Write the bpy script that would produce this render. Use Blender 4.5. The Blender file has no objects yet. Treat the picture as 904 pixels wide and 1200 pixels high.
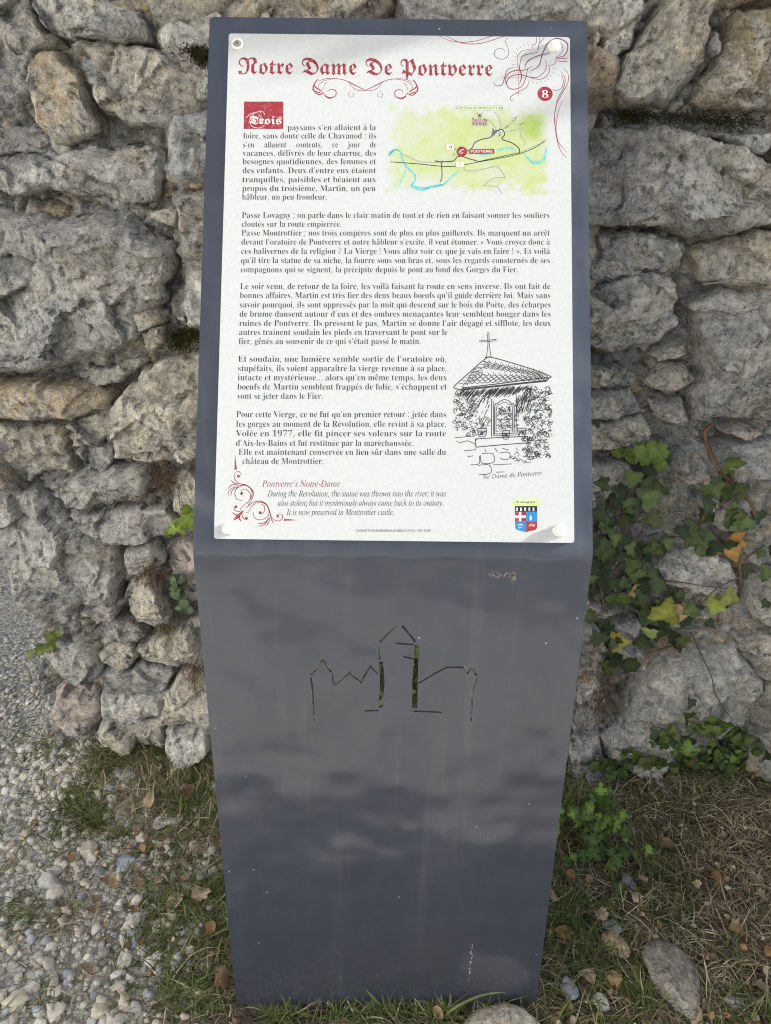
import bpy, math, random, unicodedata
import numpy as np
from mathutils import Vector, Matrix
from mathutils.geometry import tessellate_polygon

scene = bpy.context.scene
COL = scene.collection
R = math.radians

# ------------------------------------------------------------------ camera
PITCH, ROLL, CAM_H, FPX = R(24.0), 0.011, 1.165, 867.0
R0 = np.array((1.0, 0, 0)); U0 = np.array((0, math.sin(PITCH), math.cos(PITCH)))
FW = np.array((0, math.cos(PITCH), -math.sin(PITCH)))
RT = math.cos(ROLL) * R0 + math.sin(ROLL) * U0
UP = -math.sin(ROLL) * R0 + math.cos(ROLL) * U0
CAM = np.array((0.0, 0.0, CAM_H))
cd = bpy.data.cameras.new('camera')
cam = bpy.data.objects.new('camera', cd)
COL.objects.link(cam)
cam.matrix_world = Matrix([[RT[i], UP[i], -FW[i], CAM[i]] for i in range(3)] + [[0, 0, 0, 1]])
cd.sensor_fit = 'VERTICAL'; cd.sensor_height = 24.0; cd.sensor_width = 24.0 * 904 / 1200
cd.lens = FPX / 1200 * 24.0
cd.clip_start = 0.02; cd.clip_end = 400
scene.camera = cam

# ------------------------------------------------------------------ daylight
SUN = np.array((0.925, 0.080, 0.365)); SUN /= np.linalg.norm(SUN)
sl = bpy.data.lights.new('sun', 'SUN'); sl.energy = 5.0; sl.angle = R(0.5); sl.color = (1.0, 0.965, 0.91)
so = bpy.data.objects.new('sun', sl); COL.objects.link(so)
so.rotation_euler = Vector(-SUN).to_track_quat('-Z', 'Y').to_euler()
world = bpy.data.worlds.new('World'); scene.world = world
world.use_nodes = True
wn = world.node_tree.nodes; wl = world.node_tree.links
sky = wn.new('ShaderNodeTexSky'); sky.sky_type = 'NISHITA'; sky.sun_disc = False
sky.sun_elevation = math.asin(SUN[2]); sky.sun_rotation = math.atan2(SUN[0], SUN[1])
sky.air_density = 1.0; sky.dust_density = 2.5; sky.ozone_density = 1.0
bg = wn['Background']; bg.inputs['Strength'].default_value = 0.072
thin = wn.new('ShaderNodeHueSaturation'); thin.inputs['Saturation'].default_value = 0.6     # thin high cloud whitens the sky
wl.new(sky.outputs[0], thin.inputs['Color']); wl.new(thin.outputs[0], bg.inputs['Color'])
scene.view_settings.view_transform = 'Standard'
scene.view_settings.look = 'None'
scene.view_settings.gamma = 1.0
scene.view_settings.use_curve_mapping = False
scene.view_settings.exposure = 1.76
scene.cycles.use_denoising = True; scene.cycles.denoiser = 'OPENIMAGEDENOISE'; scene.cycles.denoising_input_passes = 'RGB_ALBEDO_NORMAL'; scene.cycles.denoising_prefilter = 'NONE'
scene.cycles.use_adaptive_sampling = False
scene.cycles.max_bounces = 6
scene.cycles.pixel_filter_type = 'BLACKMAN_HARRIS'; scene.cycles.filter_width = 1.1

# ------------------------------------------------------------------ helpers
def ray(px, py):
    return (px - 452) / FPX * RT - (py - 600) / FPX * UP + FW

def on_ground(px, py, lift=0.0):
    d = ray(px, py); z = 0.0
    for _ in range(7):
        q = CAM + d * ((z + lift - CAM_H) / d[2]); z = 0.5 * z + 0.5 * float(ground_z(q[0], q[1]))
    return q

def perlin(x, y, seed=0):
    x = np.asarray(x, float); y = np.asarray(y, float)
    xi = np.floor(x).astype(np.int64); yi = np.floor(y).astype(np.int64)
    xf = x - xi; yf = y - yi
    def g(ix, iy):
        h = (ix * 374761393 + iy * 668265263 + seed * 974634777) & 0xffffffff
        h = ((h ^ (h >> 13)) * 1274126177) & 0xffffffff
        h = (h ^ (h >> 16)) & 0xffff
        a = h / 65536.0 * 2 * np.pi
        return np.cos(a), np.sin(a)
    u = xf * xf * xf * (xf * (xf * 6 - 15) + 10); v = yf * yf * yf * (yf * (yf * 6 - 15) + 10)
    def d(ox, oy):
        gx, gy = g(xi + ox, yi + oy)
        return gx * (xf - ox) + gy * (yf - oy)
    a = d(0, 0) * (1 - u) + d(1, 0) * u
    b = d(0, 1) * (1 - u) + d(1, 1) * u
    return (a * (1 - v) + b * v) * 1.5

def fbm(x, y, seed=0, octv=4, gain=0.5):
    s = 0; a = 1.0; f = 1.0
    for k in range(octv):
        s = s + a * perlin(x * f + 17.3 * k, y * f - 9.1 * k, seed + k)
        a *= gain; f *= 2.03
    return s

def hash01(ix, iy, seed):
    h = (ix * 73856093 + iy * 19349663 + seed * 83492791) & 0xffffffff
    h = ((h ^ (h >> 15)) * 2246822519) & 0xffffffff
    h = ((h ^ (h >> 13)) * 3266489917) & 0xffffffff
    return ((h ^ (h >> 16)) & 0xffffff) / 16777216.0

def voronoi(x, y, seed=0):
    """F1, distance to the cell border, and the cell's hash."""
    xi = np.floor(x).astype(np.int64); yi = np.floor(y).astype(np.int64)
    f1 = np.full(x.shape, 9.0); cx = np.zeros(x.shape); cy = np.zeros(x.shape); hid = np.zeros(x.shape)
    pts = []
    for ox in range(-2, 3):
        for oy in range(-2, 3):
            ix = xi + ox; iy = yi + oy
            px = ix + 0.15 + 0.7 * hash01(ix, iy, seed); py = iy + 0.15 + 0.7 * hash01(ix, iy, seed + 7)
            d = np.hypot(px - x, py - y)
            m = d < f1
            f1 = np.where(m, d, f1); cx = np.where(m, px, cx); cy = np.where(m, py, cy)
            hid = np.where(m, hash01(ix, iy, seed + 13), hid)
            pts.append((px, py))
    edge = np.full(x.shape, 9.0)
    for px, py in pts:
        dx = px - cx; dy = py - cy; L = np.hypot(dx, dy)
        ok = L > 1e-6
        e = ((px + cx) / 2 - x) * dx + ((py + cy) / 2 - y) * dy
        edge = np.where(ok, np.minimum(edge, e / np.where(ok, L, 1)), edge)
    return f1, edge, hid

def mesh_np(name, V, F, mats=(), smooth=True, cols=None, fmat=None, colname='tint'):
    """V (n,3); F list of equal-length arrays of quads or tris."""
    me = bpy.data.meshes.new(name)
    V = np.asarray(V, np.float32); F = np.asarray(F, np.int32)
    n, k = F.shape
    me.vertices.add(len(V)); me.vertices.foreach_set('co', V.ravel())
    me.loops.add(n * k); me.loops.foreach_set('vertex_index', F.ravel())
    me.polygons.add(n); me.polygons.foreach_set('loop_start', np.arange(0, n * k, k, dtype=np.int32))
    me.update(calc_edges=True)
    if smooth:
        me.polygons.foreach_set('use_smooth', np.ones(n, bool))
    for m in mats: me.materials.append(m)
    if fmat is not None: me.polygons.foreach_set('material_index', np.asarray(fmat, np.int32))
    if cols is not None:
        a = me.attributes.new(colname, 'FLOAT_COLOR', 'POINT')
        c = np.ones((len(V), 4), np.float32); c[:, :3] = cols
        a.data.foreach_set('color', c.ravel())
    me.update()
    return me

def link(name, me, parent=None, **props):
    o = bpy.data.objects.new(name, me); COL.objects.link(o)
    if parent is not None: o.parent = parent
    for k, v in props.items(): o[k] = v
    return o

def empty(name, loc, **props):
    o = bpy.data.objects.new(name, None); COL.objects.link(o); o.location = loc
    o.empty_display_size = 0.05
    for k, v in props.items(): o[k] = v
    return o

def centred(name, V, F, parent=None, **kw):
    """A mesh object whose origin sits at its own middle."""
    props = kw.pop('props', {})
    V = np.asarray(V, float); c = V.mean(0)
    me = mesh_np(name, V - c, F, **kw)
    o = link(name, me, parent, **props)
    o.location = Vector(c) - (parent.location if parent is not None else Vector((0, 0, 0)))
    return o

class Nodes:
    def __init__(s, name):
        s.m = bpy.data.materials.new(name); s.m.use_nodes = True
        s.t = s.m.node_tree; s.b = s.t.nodes['Principled BSDF']
    def n(s, typ, **kw):
        x = s.t.nodes.new(typ)
        for k, v in kw.items(): setattr(x, k, v)
        return x
    def l(s, a, b): s.t.links.new(a, b)
    def val(s, inp, v):
        if hasattr(v, 'is_linked') or hasattr(v, 'links'): s.l(v, inp)
        else: inp.default_value = v
    def coord(s, which='Object'):
        return s.n('ShaderNodeTexCoord').outputs[which]
    def noise(s, co, scale, detail=4, rough=0.55, dist=0.0):
        x = s.n('ShaderNodeTexNoise'); s.l(co, x.inputs['Vector'])
        x.inputs['Scale'].default_value = scale; x.inputs['Detail'].default_value = detail
        x.inputs['Roughness'].default_value = rough; x.inputs['Distortion'].default_value = dist
        return x.outputs['Fac']
    def ramp(s, fac, lo, hi, a=0.0, b=1.0):
        x = s.n('ShaderNodeMapRange'); x.clamp = True
        s.l(fac, x.inputs[0])
        x.inputs[1].default_value = lo; x.inputs[2].default_value = hi
        x.inputs[3].default_value = a; x.inputs[4].default_value = b
        return x.outputs[0]
    def mix(s, fac, a, b, mode='MIX'):
        x = s.n('ShaderNodeMix', data_type='RGBA', blend_type=mode)
        s.val(x.inputs[0], fac)
        for i, v in ((6, a), (7, b)):
            if isinstance(v, tuple): x.inputs[i].default_value = (*v, 1.0)
            else: s.l(v, x.inputs[i])
        return x.outputs[2]
    def mul(s, a, b):
        x = s.n('ShaderNodeMath', operation='MULTIPLY'); s.val(x.inputs[0], a); s.val(x.inputs[1], b); return x.outputs[0]
    def add(s, a, b):
        x = s.n('ShaderNodeMath', operation='ADD'); s.val(x.inputs[0], a); s.val(x.inputs[1], b); return x.outputs[0]
    def bump(s, h, strength, dist, prev=None):
        x = s.n('ShaderNodeBump'); s.l(h, x.inputs['Height'])
        x.inputs['Strength'].default_value = strength; x.inputs['Distance'].default_value = dist
        if prev is not None: s.l(prev, x.inputs['Normal'])
        return x.outputs[0]
    def attr(s, name):
        x = s.n('ShaderNodeAttribute'); x.attribute_name = name; return x.outputs['Color']
    def done(s, color=None, rough=0.8, normal=None, spec=0.4):
        if color is not None: s.val(s.b.inputs['Base Color'], color if not isinstance(color, tuple) else (*color, 1.0))
        s.val(s.b.inputs['Roughness'], rough)
        s.val(s.b.inputs['Specular IOR Level'], spec)
        if normal is not None: s.l(normal, s.b.inputs['Normal'])
        return s.m

def plain(name, rgb, rough=0.6, spec=0.3):
    N = Nodes(name); co = N.coord()
    f = N.ramp(N.noise(co, 90, 3), 0.3, 0.7, 0.9, 1.08)
    x = N.n('ShaderNodeVectorMath', operation='SCALE'); x.inputs[0].default_value = rgb; N.l(f, x.inputs['Scale'])
    return N.done(x.outputs[0], rough, None, spec)

# ------------------------------------------------------------------ materials
def mat_stone():
    N = Nodes('weathered_limestone'); co = N.coord()
    tint = N.attr('tint')
    c = N.mix(N.ramp(N.noise(co, 8, 5, 0.6), 0.32, 0.68), N.mix(1.0, tint, (0.78, 0.78, 0.80), 'MULTIPLY'), N.mix(1.0, tint, (1.62, 1.58, 1.48), 'MULTIPLY'))
    c = N.mix(N.mul(N.ramp(N.noise(co, 5.5, 5, 0.6, 0.8), 0.50, 0.60), 0.55), c, (0.30, 0.315, 0.34))
    # ochre and rust stains
    c = N.mix(N.mul(N.ramp(N.noise(co, 13, 6, 0.7, 0.6), 0.55, 0.68), 0.5), c, (0.31, 0.225, 0.125))
    # mineral grain
    c = N.mix(1.0, c, N.mix(N.ramp(N.noise(co, 70, 10, 0.78), 0.36, 0.64), (0.50, 0.50, 0.51), (2.0, 1.97, 1.92)), 'MULTIPLY')
    # pale crusty lichen
    crust = N.ramp(N.noise(co, 42, 10, 0.8, 0.5), 0.49, 0.57)
    patch = N.ramp(N.noise(co, 6, 4, 0.6), 0.38, 0.56)
    c = N.mix(N.mul(N.mul(crust, patch), 0.75), c, (0.70, 0.685, 0.64))
    # dark algae and pits
    dk = N.ramp(N.noise(co, 50, 10, 0.8, 0.4), 0.52, 0.60)
    patch2 = N.ramp(N.noise(co, 7.3, 5, 0.65, 0.6), 0.42, 0.56)
    c = N.mix(N.mul(N.mul(dk, patch2), 0.85), c, (0.07, 0.068, 0.062))
    c = N.mix(N.mul(N.ramp(N.noise(co, 190, 6, 0.75), 0.57, 0.63), 0.8), c, (0.075, 0.08, 0.072))
    c = N.mix(N.mul(N.ramp(N.noise(co, 150, 6, 0.75), 0.56, 0.64), 0.65), c, (0.74, 0.72, 0.67))
    b = N.bump(N.noise(co, 26, 12, 0.76, 0.4), 1.0, 0.009)
    b = N.bump(N.noise(co, 110, 10, 0.78), 1.0, 0.0045, b)
    return N.done(c, 0.92, b, 0.2)

def mat_ground():
    N = Nodes('soil_and_grit'); co = N.coord()
    path = N.attr('tint')
    soil = N.mix(N.ramp(N.noise(co, 30, 8, 0.7), 0.35, 0.65), (0.05, 0.038, 0.027), (0.19, 0.15, 0.11))
    v = N.n('ShaderNodeTexVoronoi'); N.l(co, v.inputs['Vector']); v.inputs['Scale'].default_value = 95
    v2 = N.n('ShaderNodeTexVoronoi'); N.l(co, v2.inputs['Vector']); v2.inputs['Scale'].default_value = 230
    sep = N.n('ShaderNodeSeparateColor'); N.l(v.outputs['Color'], sep.inputs[0])
    grit = N.mix(sep.outputs[0], (0.38, 0.36, 0.32), (0.74, 0.71, 0.64))
    grit = N.mix(N.ramp(v.outputs['Distance'], 0.45, 0.75), grit, (0.24, 0.22, 0.18))
    grit = N.mix(N.ramp(N.noise(co, 5, 4), 0.45, 0.65, 0.0, 0.55), grit, (0.52, 0.48, 0.40))
    s2 = N.n('ShaderNodeSeparateColor'); N.l(path, s2.inputs[0])
    c = N.mix(s2.outputs[0], soil, grit)
    h = N.ramp(v.outputs['Distance'], 0.0, 0.7, 1.0, 0.0)
    b = N.bump(h, 0.7, 0.008)
    b = N.bump(N.noise(co, 120, 8, 0.7), 0.8, 0.004, b)
    b = N.bump(N.ramp(v2.outputs['Distance'], 0, 0.7, 1.0, 0.0), 0.6, 0.003, b)
    return N.done(c, 0.95, b, 0.15)

def mat_tinted(name, rough=0.8, spec=0.25, var=(0.8, 1.2), scale=60, bump=0.0, trans=0.0):
    N = Nodes(name); co = N.coord()
    f = N.ramp(N.noise(co, scale, 5, 0.65), 0.3, 0.7, *var)
    x = N.n('ShaderNodeVectorMath', operation='SCALE'); N.l(N.attr('tint'), x.inputs[0]); N.l(f, x.inputs['Scale'])
    nb = N.bump(N.noise(co, scale * 2, 6, 0.7), bump, 0.002) if bump else None
    m = N.done(x.outputs[0], rough, nb, spec)
    return m

M_STONE = mat_stone(); M_GROUND = mat_ground()
M_PEBBLE = mat_tinted('pebble_stone', 0.85, 0.3, (0.82, 1.25), 140, 0.6)
M_BLADE = mat_tinted('grass_blade', 0.75, 0.25, (0.8, 1.2), 80)
M_LEAF = mat_tinted('green_leaf', 0.5, 0.4, (0.6, 1.35), 70, 0.4)
M_DRYLEAF = mat_tinted('dry_leaf', 0.8, 0.2, (0.65, 1.3), 90, 0.5)
M_TWIG = mat_tinted('woody_stem', 0.85, 0.2, (0.6, 1.25), 120, 0.5)
# ------------------------------------------------------------------ ground
WALL_Y = 1.27
WALL_LEFT, WALL_H = -0.70, 2.10

def sm(x, a, b):
    t = np.clip((np.asarray(x, float) - a) / (b - a), 0, 1); return t * t * (3 - 2 * t)

def ground_z(x, y):
    x = np.asarray(x, float); y = np.asarray(y, float)
    z = 0.012 * fbm(x * 3, y * 3, 5, 3) + 0.006 * fbm(x * 14, y * 14, 9, 3)
    z = z + 0.075 * sm(y, 1.02, 1.26) * sm(x, -0.85, -0.62) * sm(-x, -0.55, 0.1) + 0.02 * sm(y, 1.0, 1.2) * sm(x, 0, 0.4) - 0.02 * sm(-x, 0.6, 1.2)
    near = np.exp(-((x - 0.0) ** 2 + (y - 0.68) ** 2) / 0.02)
    return z * (1 - 0.7 * near) * np.exp(-np.hypot(x, y) / 30)

def path_mask(x, y):
    """1 on the gravel path, 0 on the grassy verge."""
    w = 0.10 * fbm(np.asarray(x) * 4, np.asarray(y) * 4, 31, 3)
    m = sm(-np.asarray(x) + w, 0.24, 0.42)
    return np.maximum(m, sm(0.42 - np.asarray(y) + w, 0.0, 0.25))

t = np.linspace(-1, 1, 321)
gx = np.sinh(t * 5.2) / np.sinh(5.2) * 70
gy = gx + 0.9
X, Y = np.meshgrid(gx, gy)
Z = ground_z(X, Y)
n = len(t)
idx = np.arange(n * n).reshape(n, n)
F = np.stack([idx[:-1, :-1], idx[:-1, 1:], idx[1:, 1:], idx[1:, :-1]], -1).reshape(-1, 4)
pm = path_mask(X, Y).ravel()
link('ground', mesh_np('ground', np.stack([X, Y, Z], -1).reshape(-1, 3), F, (M_GROUND,), cols=np.stack([pm] * 3, -1)), kind='structure')

# ------------------------------------------------------------------ the wall
wall = empty('stone_wall', (0.3, WALL_Y + 0.2, 0.0), label='old rubble wall of weathered grey limestone standing behind the sign', category='wall')
STEP = 0.003
RX0, RX1, RZ0, RZ1 = -0.84, 1.0, -0.15, 1.62
rxs = np.arange(RX0, RX1, STEP); rzs = np.arange(RZ0, RZ1, STEP)
RELIEF = np.full((len(rzs), len(rxs)), -0.05)      # how far the masonry stands out of the wall plane

def wall_pt(px, py, fwd=0.0):
    d = ray(px, py); k = (WALL_Y - fwd) / d[1]
    q = CAM + d * k
    return q[0], q[2]

def poly_sdf(P, x, z):
    d = np.full(x.shape, 9.0); inside = np.zeros(x.shape, bool)
    n = len(P)
    for i in range(n):
        ax, az = P[i]; bx, bz = P[(i + 1) % n]
        ex, ez = bx - ax, bz - az
        tt = np.clip(((x - ax) * ex + (z - az) * ez) / (ex * ex + ez * ez + 1e-12), 0, 1)
        d = np.minimum(d, np.hypot(x - ax - tt * ex, z - az - tt * ez))
        c = ((az > z) != (bz > z)) & (x < (bx - ax) * (z - az) / (bz - az + 1e-12) + ax)
        inside ^= c
    return np.where(inside, d, -d)

GREY = (0.325, 0.325, 0.322); PALE = (0.46, 0.458, 0.445); TAN = (0.35, 0.295, 0.215); BROWN = (0.255, 0.215, 0.145)
BLUE = (0.315, 0.33, 0.35); PINK = (0.41, 0.35, 0.33); DARK = (0.25, 0.245, 0.235); WARM = (0.365, 0.345, 0.305)
CREAM = (0.48, 0.455, 0.40); SLATE = (0.235, 0.245, 0.255)

def facets(x, z, cell, sd, slope, step):
    """Broken facets: every cell of a Voronoi pattern is its own tilted plane."""
    xi = np.floor(x / cell).astype(np.int64); zi = np.floor(z / cell).astype(np.int64)
    best = np.full(x.shape, 9.0); out_ = np.zeros(x.shape)
    for ox in (-1, 0, 1):
        for oz in (-1, 0, 1):
            ix = xi + ox; iz = zi + oz
            px = (ix + hash01(ix, iz, sd)) * cell; pz = (iz + hash01(ix, iz, sd + 1)) * cell
            d = np.hypot(x - px, (z - pz) * 1.25)
            hh = ((x - px) * (hash01(ix, iz, sd + 2) - .5) + (z - pz) * (hash01(ix, iz, sd + 3) - .5)) * 2 * slope + (hash01(ix, iz, sd + 4) - .5) * 2 * step
            m = d < best
            best = np.where(m, d, best); out_ = np.where(m, hh, out_)
    return out_

def stone(pts, tint, depth=0.05, rad=0.028, facet=0.2, rough=1.0, fwd=0.0, tilt=(0, 0), label=None, seed=[0]):
    seed[0] += 1; sd = seed[0]
    rng = random.Random(sd * 7 + 3)
    P = [wall_pt(x, y, fwd) for x, y in pts]
    P = np.array(P); c = P.mean(0)
    i0 = max(0, int((P[:, 0].min() - 0.02 - RX0) / STEP)); i1 = min(len(rxs), int((P[:, 0].max() + 0.02 - RX0) / STEP) + 2)
    j0 = max(0, int((P[:, 1].min() - 0.02 - RZ0) / STEP)); j1 = min(len(rzs), int((P[:, 1].max() + 0.02 - RZ0) / STEP) + 2)
    x, z = np.meshgrid(rxs[i0:i1], rzs[j0:j1])
    wx = x + 0.006 * fbm(x * 22, z * 22, sd, 2) + 0.0025 * perlin(x * 90, z * 90, sd + 3)
    wz = z + 0.006 * fbm(x * 22, z * 22, sd + 50, 2) + 0.0025 * perlin(x * 90, z * 90, sd + 53)
    d = poly_sdf(P, wx, wz)
    size = min(np.ptp(P[:, 0]), np.ptp(P[:, 1]))
    rad = min(rad * 0.62, size * 0.34)
    tt = np.clip((d + 0.005) / (rad * (0.3 + 0.9 * np.clip(0.5 + perlin(x * 13, z * 13, sd + 77), 0, 1))), 0, 1)
    round_ = 0.35 * np.sqrt(np.maximum(1 - (1 - tt) ** 2, 0)) + 0.65 * tt ** 0.8
    f = np.full(x.shape, 0.012)
    for k in range(6):
        a = rng.uniform(0, 2 * math.pi); m = rng.uniform(0.4, 1.5) * facet
        r_ = rng.uniform(0.05, 0.42) * size
        f = np.minimum(f, -m * ((x - c[0]) * math.cos(a) + (z - c[1]) * math.sin(a) - r_))
    f = np.maximum(f, -0.035)
    rg = 1 - np.abs(fbm(x * 14, z * 17, sd + 9, 4, 0.55))
    f = f + facets(wx, wz, 0.075, sd + 5, 0.40, 0.0065) * min(rough, 1.2) + facets(wx, wz, 0.027, sd + 6, 0.26, 0.0018) * min(rough, 1.2)
    h = depth * round_ + tt * (f + tilt[0] * (x - c[0]) + tilt[1] * (z - c[1]))
    h += tt * rough * (0.006 * fbm(x * 9, z * 11, sd + 21, 2) + 0.003 * (rg - 0.75) + 0.0016 * fbm(x * 40, z * 44, sd + 33, 4, 0.62))
    h = np.where(d < 0, np.minimum(h, 0) + d * 9, h) + fwd
    keep = d > -0.012
    q = keep[:-1, :-1] & keep[1:, :-1] & keep[:-1, 1:] & keep[1:, 1:]
    idx = np.arange(x.size).reshape(x.shape)
    F = np.stack([idx[:-1, :-1], idx[:-1, 1:], idx[1:, 1:], idx[1:, :-1]], -1)[q]
    if not len(F): return
    used, inv = np.unique(F.ravel(), return_inverse=True)
    V = np.stack([x, WALL_Y - h, z], -1).reshape(-1, 3)[used]
    sub = RELIEF[j0:j1, i0:i1]
    RELIEF[j0:j1, i0:i1] = np.where(keep, np.maximum(sub, h), sub)
    k = rng.uniform(0.92, 1.08)
    cols = np.tile(np.array(tint) * k, (len(V), 1))
    o = centred('stone', V, inv.reshape(-1, 4), wall, mats=(M_STONE,), cols=cols)
    if label: o['label'] = label

# left of the sign
stone([(42, -30), (46, 0), (50, 14), (62, 37), (78, 47), (109, 53), (124, 52), (161, 56), (184, 59), (181, 37), (173, 20), (158, 7), (124, -2), (110, -30)], GREY, 0.06, 0.035, 0.15)
stone([(161, -40), (176, 17), (184, 35), (207, 49), (213, 52), (245, 60), (300, 60), (455, 52), (462, -40)], WARM, 0.045, 0.04, 0.1)
stone([(468, -40), (463, 46), (560, 52), (650, 48), (652, -40)], GREY, 0.045, 0.03, 0.1)
stone([(657, -40), (656, 45), (690, 26), (697, -8), (697, -40)], PALE, 0.04, 0.02)
stone([(-60, -40), (30, -40), (40, 0), (52, 20), (63, 43), (86, 56), (60, 62), (47, 75), (43, 110), (37, 135), (17, 138), (-60, 142)], DARK, 0.035, 0.03, 0.3, 1.6)
stone([(65, 60), (83, 59), (95, 78), (108, 95), (115, 121), (129, 150), (127, 160), (106, 168), (83, 173), (70, 168), (60, 152), (50, 141), (52, 127), (47, 95), (47, 75), (55, 65)], TAN, 0.05, 0.024, 0.12, 0.55, label='brownish slanted stone')
stone([(89, 52), (124, 53), (161, 56), (184, 62), (207, 68), (221, 80), (250, 83), (250, 147), (230, 150), (216, 155), (187, 150), (161, 147), (127, 135), (122, 121), (124, 98), (112, 75), (95, 63)], WARM, 0.055, 0.03, 0.25, 1.3)
stone([(-60, 152), (30, 148), (62, 155), (60, 172), (35, 178), (-60, 182)], GREY, 0.04, 0.02, 0.3)
stone([(22, 186), (35, 178), (63, 184), (95, 175), (124, 172), (160, 172), (196, 170), (201, 184), (200, 215), (195, 236), (178, 240), (150, 235), (110, 232), (93, 225), (45, 226), (15, 224), (-60, 216), (-60, 190)], GREY, 0.055, 0.03, 0.15, 1.0)
stone([(201, 167), (221, 160), (250, 164), (250, 187), (230, 201), (207, 190)], WARM, 0.035, 0.02)
stone([(212, 210), (222, 202), (250, 201), (250, 224), (225, 222)], BROWN, 0.04, 0.02)
stone([(181, 249), (207, 236), (221, 243), (218, 260), (210, 266), (187, 259)], CREAM, 0.045, 0.02, 0.3)
stone([(221, 248), (250, 235), (250, 266), (218, 266)], BROWN, 0.03, 0.015)
stone([(-60, 237), (0, 237), (37, 249), (86, 252), (129, 243), (161, 246), (187, 269), (207, 283), (217, 306), (207, 324), (195, 332), (205, 345), (190, 365), (172, 385), (150, 405), (105, 418), (60, 430), (30, 432), (-60, 426)], GREY, 0.07, 0.045, 0.16, 1.5, tilt=(0, -0.04), label='largest grey stone left of the sign')
stone([(168, 361), (184, 350), (199, 361), (200, 376), (176, 380)], CREAM, 0.062, 0.02)
stone([(175, 384), (200, 378), (204, 398), (178, 408)], WARM, 0.05, 0.02)
stone([(201, 266), (236, 269), (250, 300), (250, 330), (219, 327), (217, 306), (207, 283)], DARK, 0.03, 0.02)
stone([(219, 327), (250, 325), (250, 377), (207, 373), (205, 345)], WARM, 0.035, 0.02)
stone([(100, 432), (135, 424), (188, 408), (161, 434), (147, 446), (121, 446), (101, 437)], GREY, 0.04, 0.018)
stone([(-60, 442), (0, 441), (58, 438), (109, 444), (138, 451), (145, 459), (135, 470), (109, 479), (72, 484), (0, 486), (-60, 486)], TAN, 0.075, 0.04, 0.05, 0.5, label='long smooth tan stone')
stone([(172, 432), (198, 413), (250, 417), (250, 527), (201, 529), (172, 535), (141, 531), (139, 498), (148, 489), (142, 475), (150, 457), (167, 446)], CREAM, 0.075, 0.032, 0.2, 1.4)
stone([(-60, 490), (32, 489), (86, 492), (84, 520), (90, 545), (50, 549), (46, 562), (17, 548), (-60, 535)], WARM, 0.035, 0.025, 0.3, 1.6)
stone([(-60, 506), (29, 503), (33, 510), (28, 518), (-60, 519)], PINK, 0.055, 0.012, 0.1)
stone([(88, 488), (138, 476), (142, 494), (127, 517), (88, 518), (97, 500)], WARM, 0.045, 0.02)
stone([(96, 521), (139, 514), (141, 527), (130, 546), (122, 537)], SLATE, 0.04, 0.015, 0.1)
stone([(88, 550), (112, 542), (138, 538), (178, 535), (185, 550), (176, 570), (144, 581), (112, 588), (86, 578), (84, 561)], GREY, 0.065, 0.032, 0.1, 0.9)
stone([(90, 594), (115, 589), (161, 585), (205, 583), (215, 598), (213, 614), (184, 623), (147, 622), (121, 614), (100, 605)], GREY, 0.06, 0.022, 0.2, 1.4)
stone([(207, 551), (250, 535), (250, 597), (228, 599), (210, 588)], CREAM, 0.045, 0.02)
stone([(-20, 526), (4, 533), (20, 548), (39, 567), (17, 564), (-20, 548)], TAN, 0.06, 0.012, 0.1, 0.4)
stone([(4, 590), (20, 570), (52, 565), (80, 585), (90, 600), (120, 615), (147, 626), (157, 658), (150, 675), (144, 687), (110, 697), (98, 715), (60, 729), (35, 701), (20, 663), (5, 620)], GREY, 0.07, 0.045, 0.14, 1.3, label='big rounded grey stone at the wall end')
stone([(155, 632), (190, 620), (202, 648), (180, 660), (161, 661)], GREY, 0.06, 0.022, 0.2, 1.3)
stone([(204, 626), (250, 622), (250, 698), (213, 698), (211, 669), (203, 646)], PINK, 0.045, 0.018)
stone([(164, 667), (187, 663), (199, 687), (204, 715), (190, 721), (170, 717), (158, 695), (155, 680)], CREAM, 0.06, 0.022, 0.3)
stone([(107, 700), (132, 689), (154, 692), (145, 712), (121, 718)], GREY, 0.05, 0.018)
stone([(112, 724), (144, 712), (172, 720), (178, 732), (161, 741), (130, 745), (115, 733)], DARK, 0.045, 0.018, 0.4, 1.5)
stone([(162, 750), (184, 735), (207, 724), (255, 708), (255, 768), (201, 765), (178, 759)], WARM, 0.06, 0.022, 0.2)
stone([(57, 744), (69, 735), (95, 738), (121, 744), (127, 772), (127, 787), (98, 788), (80, 772), (60, 755)], GREY, 0.05, 0.025, 0.2)
stone([(124, 752), (141, 742), (164, 744), (172, 758), (150, 771), (132, 769)], WARM, 0.05, 0.016, 0.3)
stone([(127, 773), (172, 764), (207, 770), (198, 797), (132, 797)], SLATE, 0.05, 0.016, 0.1, 0.6)
stone([(73, 797), (92, 788), (126, 798), (128, 824), (115, 848), (86, 846), (72, 827)], PINK, 0.055, 0.03, 0.15, 0.7, label='pinkish stone low in the wall')
stone([(127, 800), (200, 799), (196, 824), (161, 832), (128, 828)], PALE, 0.05, 0.02, 0.2)
stone([(200, 798), (218, 776), (240, 773), (260, 780), (260, 846), (224, 842), (193, 831)], CREAM, 0.06, 0.022, 0.3)
stone([(128, 830), (161, 833), (196, 832), (198, 860), (150, 866), (118, 858)], WARM, 0.045, 0.02, fwd=0.02)
stone([(196, 848), (265, 848), (265, 880), (200, 872)], PALE, 0.05, 0.02, fwd=0.03)
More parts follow.
